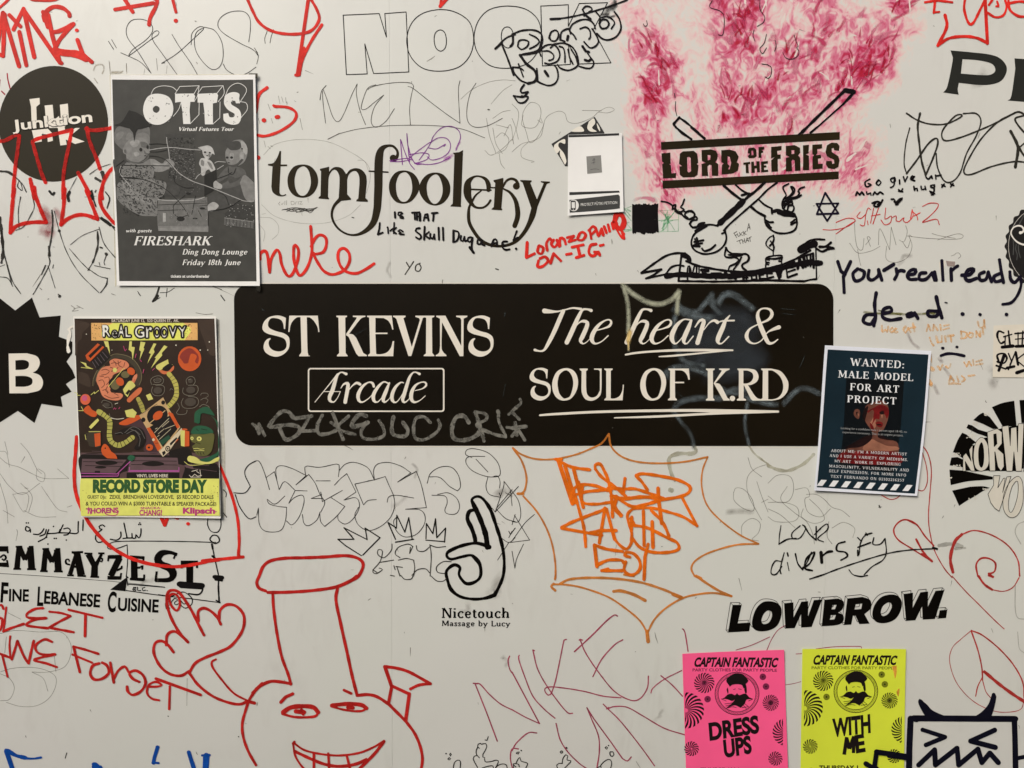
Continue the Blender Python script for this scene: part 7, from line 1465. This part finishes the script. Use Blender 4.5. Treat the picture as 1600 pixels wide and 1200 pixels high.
sh(DRK, ('D', 990, 405, 26, 30), ('F', 'L 930,440 960,425 970,450 940,480'), ('F', 'L 1010,350 1080,285 1090,300 1020,375'), ('S', .6, 'L 720,40 880,-60; L 820,290 850,310; L 860,350 890,345'), fr=P3)
sh(C(206, 190, 160), ('D', 990, 405, 16, 19), ('D', 840, 312, 14, 15), fr=P3); sh(DRK, ('D', 990, 405, 8, 12), fr=P3)
# pots, mug, snack, can, shoe
sh(C(128, 122, 108), ('S', .65, '820,740 810,690 850,655 910,650 945,690 930,730 880,740 830,735; 840,690 880,670 920,690 900,715 850,715 840,690; 830,760 820,810 850,850 920,850 955,800 940,750 860,745; 1190,740 1180,690 1220,655 1260,665 1275,710 1250,745; 1150,770 1145,820 1190,850 1270,845 1305,800 1290,750 1200,745; 1150,880 1130,930 1160,980 1260,980 1310,930 1290,875 1200,860; 1330,850 1340,830 1400,830 1410,860 1380,875; 1330,900 1370,880 1410,900 1390,935; 1320,970 1360,945 1420,970 1410,1005 1340,1005; 300,930 320,900 400,930 410,980; 310,950 350,980 400,975; 1200,690 1230,680; 1010,800 1020,780 1040,790; 1090,930 1110,980 1080,1030 1110,1050 1180,1040 1190,1000; 380,1040 400,1090 480,1095 540,1085'))
sh(C(70, 62, 54), ('D', 880, 690, 30, 20), ('D', 885, 800, 45, 36), ('D', 1225, 700, 25, 24), ('D', 1228, 795, 48, 36), ('D', 1225, 920, 60, 44), ('D', 1370, 985, 30, 16), ('D', 350, 950, 36, 22))
sh(C(206, 96, 64), ('D', 133, 893, 53, 56)); sh(C(190, 84, 120), ('D', 125, 880, 28, 30)); sh(C(190, 70, 120), ('S', .9, 'L 425,995 435,980; L 445,995 450,985; L 480,990 490,975; 530,340 545,390 560,370; L 660,420 650,460; L 700,480 715,500; L 830,590 850,570; L 740,580 730,620'))
sh(C(60, 52, 40), ('F', '130,240 165,240! 165,225 230,215 288,225 292,375 230,390 172,375 165,340 130,310! 145,300 145,255'), fr=P3)
sh(ORA, ('F', 'L 225,250 288,240 290,372 235,385'), ('F', '300,400 330,355 370,380 400,430 450,470 465,510! 360,505! 310,460'), ('D', 800, 392, 38, 34), ('F', 'L 1165,215 1215,225 1215,378 1160,382'), ('D', 1165, 205, 30, 10), fr=P3)
sh(YEL, ('F', 'L 1120,215 1168,215 1165,382 1128,375'), ('F', '1200,530 1210,480 1280,490 1330,520 1420,530 1520,490 1525,520 1440,560 1300,560'), ('F', '170,180 260,90 275,110 190,200'), ('S', .9, '1165,540 1220,575 1330,570 1430,550 1520,530; L 130,260 140,310; L 170,228 290,228'), fr=P3)
sh(GRN, ('F', '1265,130! 1280,20 1400,-30 1480,60 1430,50 1340,40 1320,140'), ('F', '1235,220 1270,175 1350,165 1430,190 1465,240 1350,250 1240,250'), ('F', '570,500 600,470 650,490 620,535 590,530'), ('F', '1440,60 1500,150 1525,400 1440,480 1320,520 1420,540 1525,470! 1510,120!'), fr=P3)
sh(C(92, 92, 48), ('F', '1230,260 1360,255 1470,250 1465,360 1440,440 1380,480 1300,470 1265,420 1245,380 1280,350 1240,330'), fr=P3)
sh(YEL, ('D', 1318, 302, 26, 24), ('D', 1243, 297, 16, 18), ('S', .9, '1260,405 1300,400 1330,410 1370,405; 1265,425 1310,420 1370,425'), fr=P3)
sh(DRK, ('D', 1318, 302, 8, 9), ('D', 1243, 297, 5, 7), ('S', .8, '1285,340 1330,355; 1300,440 1310,460; 1330,445 1340,470; 1360,440 1370,465; 1340,200 1400,210; 1290,200 1310,220; 400,430 420,440; 1265,415 1370,416'), ('D', 340, 400, 8, 8), ('D', 795, 392, 12, 10), fr=P3)
sh(C(224, 218, 200), ('S', .6, 'L 150,215 151,215'), ('D', 1075, 330, 7, 7), ('D', 1328, 380, 7, 7), ('D', 1408, 380, 5, 5), ('D', 150, 215, 5, 5), ('D', 1425, 295, 7, 7), ('D', 410, 380, 4, 4), ('S', .8, '400,1085 460,1098 530,1090; L 470,930 440,940'))
# yellow text band
p.grid([(128.3, 747), (344.6, 747.2), (346.0, 804.5), (130.6, 805)], C(218, 220, 110), 'text_band', ny=14)
m = Mark(); m.text(P3, 'RECORD STORE DAY', 215, 852, 1405, 852, 116, bold=.07); p.add(m, C(44, 86, 44), 'lettering', 'large dark green capitals')
m = Mark(); m.text(P3, 'GUEST DJs:', 162, 920, 355, 922, 32, bold=.02); m.text(P3, 'ZEXII,  BRENDHAN LOVEGROVE,  $5 RECORD DEALS', 385, 924, 1472, 924, 38, bold=.022)
m.text(P3, '& YOU COULD WIN A $3000 TURNTABLE & SPEAKER PACKAGE!', 145, 992, 1500, 996, 38, bold=.022)
p.add(m, C(36, 34, 20), 'lettering', 'two lines of small black capitals')
m = Mark(); m.text(P3, 'THORENS', 150, 1074, 480, 1068, 50, bold=.05); m.s(P3, 1.3, '340,1070 370,1090 430,1098 470,1085 482,1050; L 175,1010 200,1080')
m.text(P3, '·SNACKA·', 700, 1032, 925, 1030, 22, bold=.03); m.text(P3, 'CHANG!', 698, 1094, 935, 1094, 52, bold=.04); m.text(P3, 'Klipsch', 1152, 1074, 1490, 1074, 56, bold=.05); m.s(P3, 1.3, 'L 1480,1055 1505,1055')
p.add(m, C(176, 50, 116), 'lettering', 'magenta sponsor names')
m = Mark()
for k in range(26): m.disc(P3, random.choice((random.uniform(95, 160), random.uniform(1440, 1520))), random.uniform(725, 1090), random.uniform(2, 6), n=6)
p.add(m, C(120, 90, 40), 'text_band')
m = Mark(); m.s(T(0, 1), 4, 'w4.6 432,860 440,880 430,920 425,960 430,992!; w3 440,850 460,840 470,870; w5 L 432,990 430,998', jit=.25)
link_mesh('glue_strip', m, paint((226, 222, 212), .5, .05), L4, label='white peeling glue strip on the wall left of the cartoon poster', cat='tape')
m = Mark(); m.fill(F(0, 0, 1), 'L 336,496 343,500 345,560 349,640 352,700 353,806 346,810 345,740 341,640 339,560')
link_mesh('sleeve_edge', m, ink((222, 220, 210), .4, streak=.1), L2, p.root)

# ---- dark blue notice
p = Poster('wanted_poster', 'dark blue poster with a red-painted face overlapping the right end of the black sign', 'poster',
           (1287.8, 539.5), (1453.3, 548.3), (1431, 774.3), (1270.3, 765.5), left=.9, right=1.6, curl=(.0014, .0012, .0009), seed=4, base=.0022, white=(222, 226, 236))
NV = paint((20, 38, 48), .35, .2, 8, .45)
p.grid([(1292.2, 546), (1448.9, 554), (1427.6, 770.8), (1274.4, 760.5)], NV, 'print')
m = Mark(); m.fill(P5, 'L 430,470 1185,500 1130,1200 1040,1700 330,1640 390,1180')
p.add(m, paint((9, 14, 18), .35, .1, 8, .45), 'photo_print')
t = T(3, 2)
m = Mark(); m.fill(t, '605,140 660,112 720,105 748,150 745,210 730,255 710,290 680,300 700,330 770,350 808,380 808,510! 445,490! 450,430 500,400 590,380 640,340 645,300 620,260 600,220'); m.fill(t, '530,185 540,158 565,160 570,190 560,218 540,205')
p.add(m, paint((104, 64, 52), .45, .35, 40, .3), 'photo_print')
m = Mark(); m.fill(t, '590,390 640,345 680,360 740,385 800,390 808,410 700,420 600,415'); m.fill(t, '640,230 660,200 670,250 655,280 630,250'); m.fill(t, '700,195 712,180 708,215'); m.fill(t, '555,180 565,190 558,205')
p.add(m, paint((150, 100, 80), .45, .25, 40, .3), 'photo_print')
m = Mark(); m.fill(t, '612,170 650,150 700,128 745,150 748,190 735,215 725,190 700,180 685,200 665,195 650,160 620,180'); m.fill(t, '660,170 690,160 690,220 670,215 640,260 650,230'); m.fill(t, '665,240 690,232 712,245 705,268 680,265'); m.fill(t, '452,430 600,418 800,425 805,500 460,488'); m.fill(t, '630,240 640,280 660,295 650,260')
p.add(m, paint((104, 18, 20), .45, .4, 60, .3), 'photo_print')
m = Mark(); m.fill(t, '690,175 715,165 720,185 700,190'); m.fill(t, '668,253 690,248 708,256 690,258'); m.fill(t, '545,175 555,172 552,200'); m.fill(t, '590,330! 640,315 640,345 600,380 560,395! 470,400!'); m.fill(t, '602,150 622,140 600,230! 585,200'); m.fill(t, '690,300 720,330 770,350 720,345 680,330')
p.add(m, paint((28, 12, 12), .45, .25, 30, .3), 'photo_print')
m = Mark()
m.serif(P5, 'WANTED:', 485, 302, 1185, 340, 96, thick=1.8, thin=.75, track=1.4)
m.serif(P5, 'MALE MODEL', 322, 458, 1302, 506, 92, thick=1.8, thin=.75, track=1.4)
m.serif(P5, 'FOR ART', 478, 625, 1118, 658, 92, thick=1.8, thin=.75, track=1.4)
m.serif(P5, 'PROJECT', 440, 782, 1082, 812, 92, thick=1.8, thin=.75, track=1.4)
for st, a, b, c, d in (("ABOUT ME: I'M A MODERN ARTIST", 388, 422, 860, 445), ('AND I USE A VARIETY OF MEDIUMS.', 378, 453, 866, 480), ('MY ART  WORK IS  EXPLORING', 408, 487, 822, 508), ('MASCULINITY, VULNERABILITY AND', 374, 518, 872, 545), ('SELF EXPRESSION. FOR MORE INFO', 374, 548, 855, 576), ('TEXT FERNANDO ON 02102216257', 384, 582, 842, 608)):
    m.serif(t, st, a, b, c, d, 17, thick=1.35, thin=.75, ser=.6, track=1.6)
for k in range(8):
    x, y = 296 + k * 76.5, 632 + k * 4.6; m.fill(t, 'L %g,%g %g,%g %g,%g %g,%g' % (x, y, x + 28, y - 37, x + 64, y - 35, x + 36, y + 2))
p.add(m, paint((226, 228, 230), .5, .03, 20, .3), 'lettering', 'white serif lettering and slanted bars')
m = Mark(); m.text(t, 'Looking for a confident male / person aged 18-40, no', 450, 280, 860, 304, 13, bold=.0); m.text(t, 'experience necessary. This is an urgent project.', 460, 305, 838, 326, 13, bold=.0)
p.add(m, paint((150, 152, 152), .5, .03, 20, .3), 'lettering', 'two tiny grey lines')

# ---- neon costume-shop posters
def captain(nm, label, col, dark, TL, TR, BR, BL, dx, dy, words, seed):
    global p
    p = Poster(nm, label, 'poster', TL, TR, BR, BL, left=.01, right=.01, curl=(.0008, .0008, .0005), seed=seed, base=.0012, group='neon costume shop posters', white=col)
    K = paint((22, 14, 14), .5, .1, 30, .3)
    f = F(1250 + dx, 1010 + dy, .1125); t3 = F(1200 + dx, 900 + dy, .25)
    m = Mark(); m.text(f, 'CAPTAIN FANTASTIC', 165, 238, 1320, 246, 120, shear=.22, bold=.045)
    p.add(m, K, 'lettering', 'heavy slanted black shop name')
    m = Mark(); m.text(f, 'PARTY CLOTHES FOR PARTY PEOPLE', 152, 306, 1322, 312, 38, bold=.02); p.add(m, dark, 'lettering', 'small capitals line')
    m = Mark(); xl, xr = 48, 1405
    def blades(cx, cy, r, n, clip):
        for k in range(n):
            a = 2 * math.pi * k / n; P = []; Q = []
            for j in range(9):
                fr_ = .12 + .88 * j / 8; aa = a + .45 * fr_ * fr_
                P.append((cx + r * fr_ * math.cos(aa), cy + r * fr_ * math.sin(aa))); bb = aa + math.pi / n * 1.05; Q.append((cx + r * fr_ * math.cos(bb), cy + r * fr_ * math.sin(bb)))
            L = P + Q[::-1]
            if clip:
                if all(q[0] < xl for q in L) or all(q[0] > xr for q in L): continue
                L = [(min(xr, max(xl, x)), y) for x, y in L]
            m.raw([(f[0] + x * .1125, f[1] + y * .1125) for x, y in L], [(i, i + 1, 16 - i, 17 - i) for i in range(8)])
    blades(315, 470, 142, 19, 0); blades(60, 850, 252, 22, 1); blades(1237, 745, 112, 19, 0); blades(1452, 1150, 190, 22, 1)
    for cx, cy, r in ((262, 1062, 46), (785, 1122, 44)): blades((cx * .25 - 50) / .1125, (cy * .25 - 110) / .1125, r * .25 / .1125, 15, 0)
    p.add(m, K, 'pinwheel', 'black striped pinwheels')
    m = Mark()
    for cx, cy, r in ((1128, 385, 45), (1172, 520, 45), (362, 695, 45), (315, 470, 34), (1237, 745, 34), (150, 1720, 40)): m.disc(f, cx, cy, r)
    p.add(m, dark, 'pinwheel', 'small dim dots')
    m = Mark()
    for cx, cy in ((1128, 385), (1172, 520), (362, 695), (315, 470), (1237, 745)): m.disc(f, cx, cy, 12, n=12)
    m.ring(f, 770, 618, 305, .95, 296); m.ring(f, 770, 618, 262, .8, 254)
    for k in range(84):
        a = 2 * math.pi * k / 84; b_ = a + .09
        m.s(f, .5, 'L %g,%g %g,%g' % (770 + 266 * math.cos(a), 618 + 258 * math.sin(a), 770 + 300 * math.cos(b_), 618 + 291 * math.sin(b_)), True, 0)
    m.fill(f, '620,430 650,390 720,345 780,335 850,350 900,400 928,440 910,465 890,480! 895,540 860,545 840,500 770,485 700,495 670,520 650,490! 625,460')
    m.fill(f, '560,690 600,670 640,630 700,620 740,640 770,610! 800,640 860,620 900,625 940,670 985,690 900,700 880,750 820,815! 750,780 690,790 620,820 690,760 740,700 700,720 650,700 600,690')
    m.fill(f, '640,530 650,600 640,620! 625,560'); m.fill(f, '895,500 905,600 890,625! 870,560')
    m.s(f, .7, '600,760 680,750 760,730; 610,790 700,770; 880,760 930,800; 860,780 900,830; 720,560 750,550; 790,550 830,560; 550,690 620,720; 990,690 930,720; 620,820 700,800 760,810; 840,810 920,800', jit=0)
    p.add(m, K, 'emblem', 'bearded sailor in a peaked cap inside a rope ring')
    m = Mark(); m.s(f, .6, '650,480 660,430 690,400; 880,470 870,430 850,410; 700,480 770,470 850,485; 760,430 770,460 780,430; 755,455 770,470 790,455; 690,740 740,650 770,635 790,640; 640,600 700,615 740,610; 800,610 850,620 890,600', jit=0)
    p.add(m, paint(col, .5, .02, 30, .3), 'emblem')
    m = Mark()
    for (st, a, b, c, d, h, tp) in words: m.text(t3, st, a, b, c, d, h, shear=.08, bold=.042, taper=tp)
    if dx == 0: m.s(t3, 5.6, 'L 474,1114 490,1004; L 490,1008 506,1078; L 506,1078 536,1000; L 534,998 532,1104', True)
    m.text(t3, 'THURSDAY 1', 318, 1212, 560, 1212, 30, bold=.03)
    p.add(m, K, 'lettering', 'big black slanted words')
    return p
captain('costume_shop_poster', 'neon yellow poster with black pinwheels and the bottom words WITH ME', (214, 226, 62), paint((116, 122, 26), .5, .05, 30, .3),
        (1252.5, 1012.6), (1414.2, 1013), (1411.5, 1243), (1249.8, 1241), 0, 0, [('WITH', 402, 1000, 640, 972, 103, .02), ('E', 548, 1101, 608, 1090, 101, .0)], 1)
m = Mark(); m.fill(T(3, 3), '770,560! 800,555! 800,600 790,638 782,600'); m.fill(T(3, 3), '800,720 818,700 812,750')
p.add(m, ink((240, 160, 80), .5, tint=(1, .85, .6)), 'stain')
captain('costume_shop_poster', 'neon pink poster with black pinwheels and the bottom words DRESS UPS', (252, 92, 146), paint((120, 34, 70), .5, .05, 30, .3),
        (1065.5, 1020.2), (1224.4, 1014.2), (1232, 1243), (1073, 1246), -185.4, 3.6, [('DRESS', 376, 1008, 686, 958, 100, .0), ('UPS', 468, 1114, 640, 1084, 100, .0)], 2.2)
# the monster's hook hand reaches over the yellow poster
m = Mark(); m.s(T(3, 3), 8, 'w8.4 L 875,1122 672,1092; w7.6 L 672,1092 660,1175; w7.6 605,1165 640,1185 670,1195 690,1220; w5 870,1135 750,1118', jit=.05)
link_mesh('hand_drawing', m, NAVY, .0045, label='thick black marker arm of the square-headed monster crossing the yellow poster edge', cat='graffiti')

# ---- petition notice and torn sticker behind it
m = Mark(); m.fill(T(2, 0), 'L 517,730 575,825 600,900 420,1040 332,1040 246,900')
ds = empty('torn_sticker', 895, 235, 'black and white torn diamond sticker sticking out behind the petition notice', 'sticker')
link_mesh('backing', m, paint((20, 18, 16), .5, .1), L1, ds)
m = Mark()
for tx in ('265,905! 300,880 330,870 330,900 300,890 290,915 325,960 340,1010 330,1030! 300,970 300,940 280,960 262,925', '395,800! 430,790 450,820 400,825 370,822!', '480,760! 510,740 520,770 500,800 530,822 490,822 470,800', '530,770 548,800 550,822 535,800'):
    m.fill(T(2, 0), tx)
link_mesh('tear', m, paint((224, 220, 208), .5, .05), L2, ds)
p = Poster('petition_notice', 'small white petition notice with a dark footer bar, right of the brown serif logo', 'notice', (887.6, 211.6), (971.4, 208.6), (974, 331.5), (886.8, 337.6), left=.01, right=.01, curl=(.0005, .0010, .0003), seed=3, base=.0024)
m = Mark(); m.fill(T(2, 0), 'L 353,848 668,836 668,850 353,862'); m.fill(T(2, 0), 'L 358,1203 668,1194 672,1206 358,1222')
p.add(m, paint((30, 30, 30), .5, .05), 'rule')
m = Mark(); m.fill(T(2, 1), '358,52! 664,18! 673,30! 672,95 655,108 500,122 360,132!')
p.add(m, paint((46, 47, 46), .5, .05), 'footer_bar')
m = Mark(); m.disc(T(2, 1), 385, 86, 32, 36); p.add(m, WHT, 'icon')
m = Mark(); m.loops([[(800 + x * .25, 300 + y * .25) for x, y in rounded(366, 56, 398, 116, 8)]]); p.add(m, paint((30, 30, 30), .5, .05), 'icon')
m = Mark(); m.fill(T(2, 1), 'L 372,66 392,65 393,102 373,103'); m.disc(T(2, 1), 383, 109, 3, n=8); p.add(m, WHT, 'icon')
m = Mark(); m.text(T(2, 1), 'PROTECT P\u016aTIKI PETITION', 430, 90, 656, 76, 17, bold=.0); p.add(m, WHT, 'lettering')
m = Mark(); m.fill(T(2, 0), 'L 464,980 555,972 562,1080 470,1088'); p.add(m, paint((128, 128, 124), .5, .1), 'picture')
m = Mark(); m.s(T(2, 0), .6, '490,1062 520,1058 545,1062; 505,1000 515,990 510,1020; L 500,1005 520,1000; L 510,1015 512,1030; L 496,1022 520,1015'); p.add(m, paint((50, 50, 50), .5, .1), 'picture')
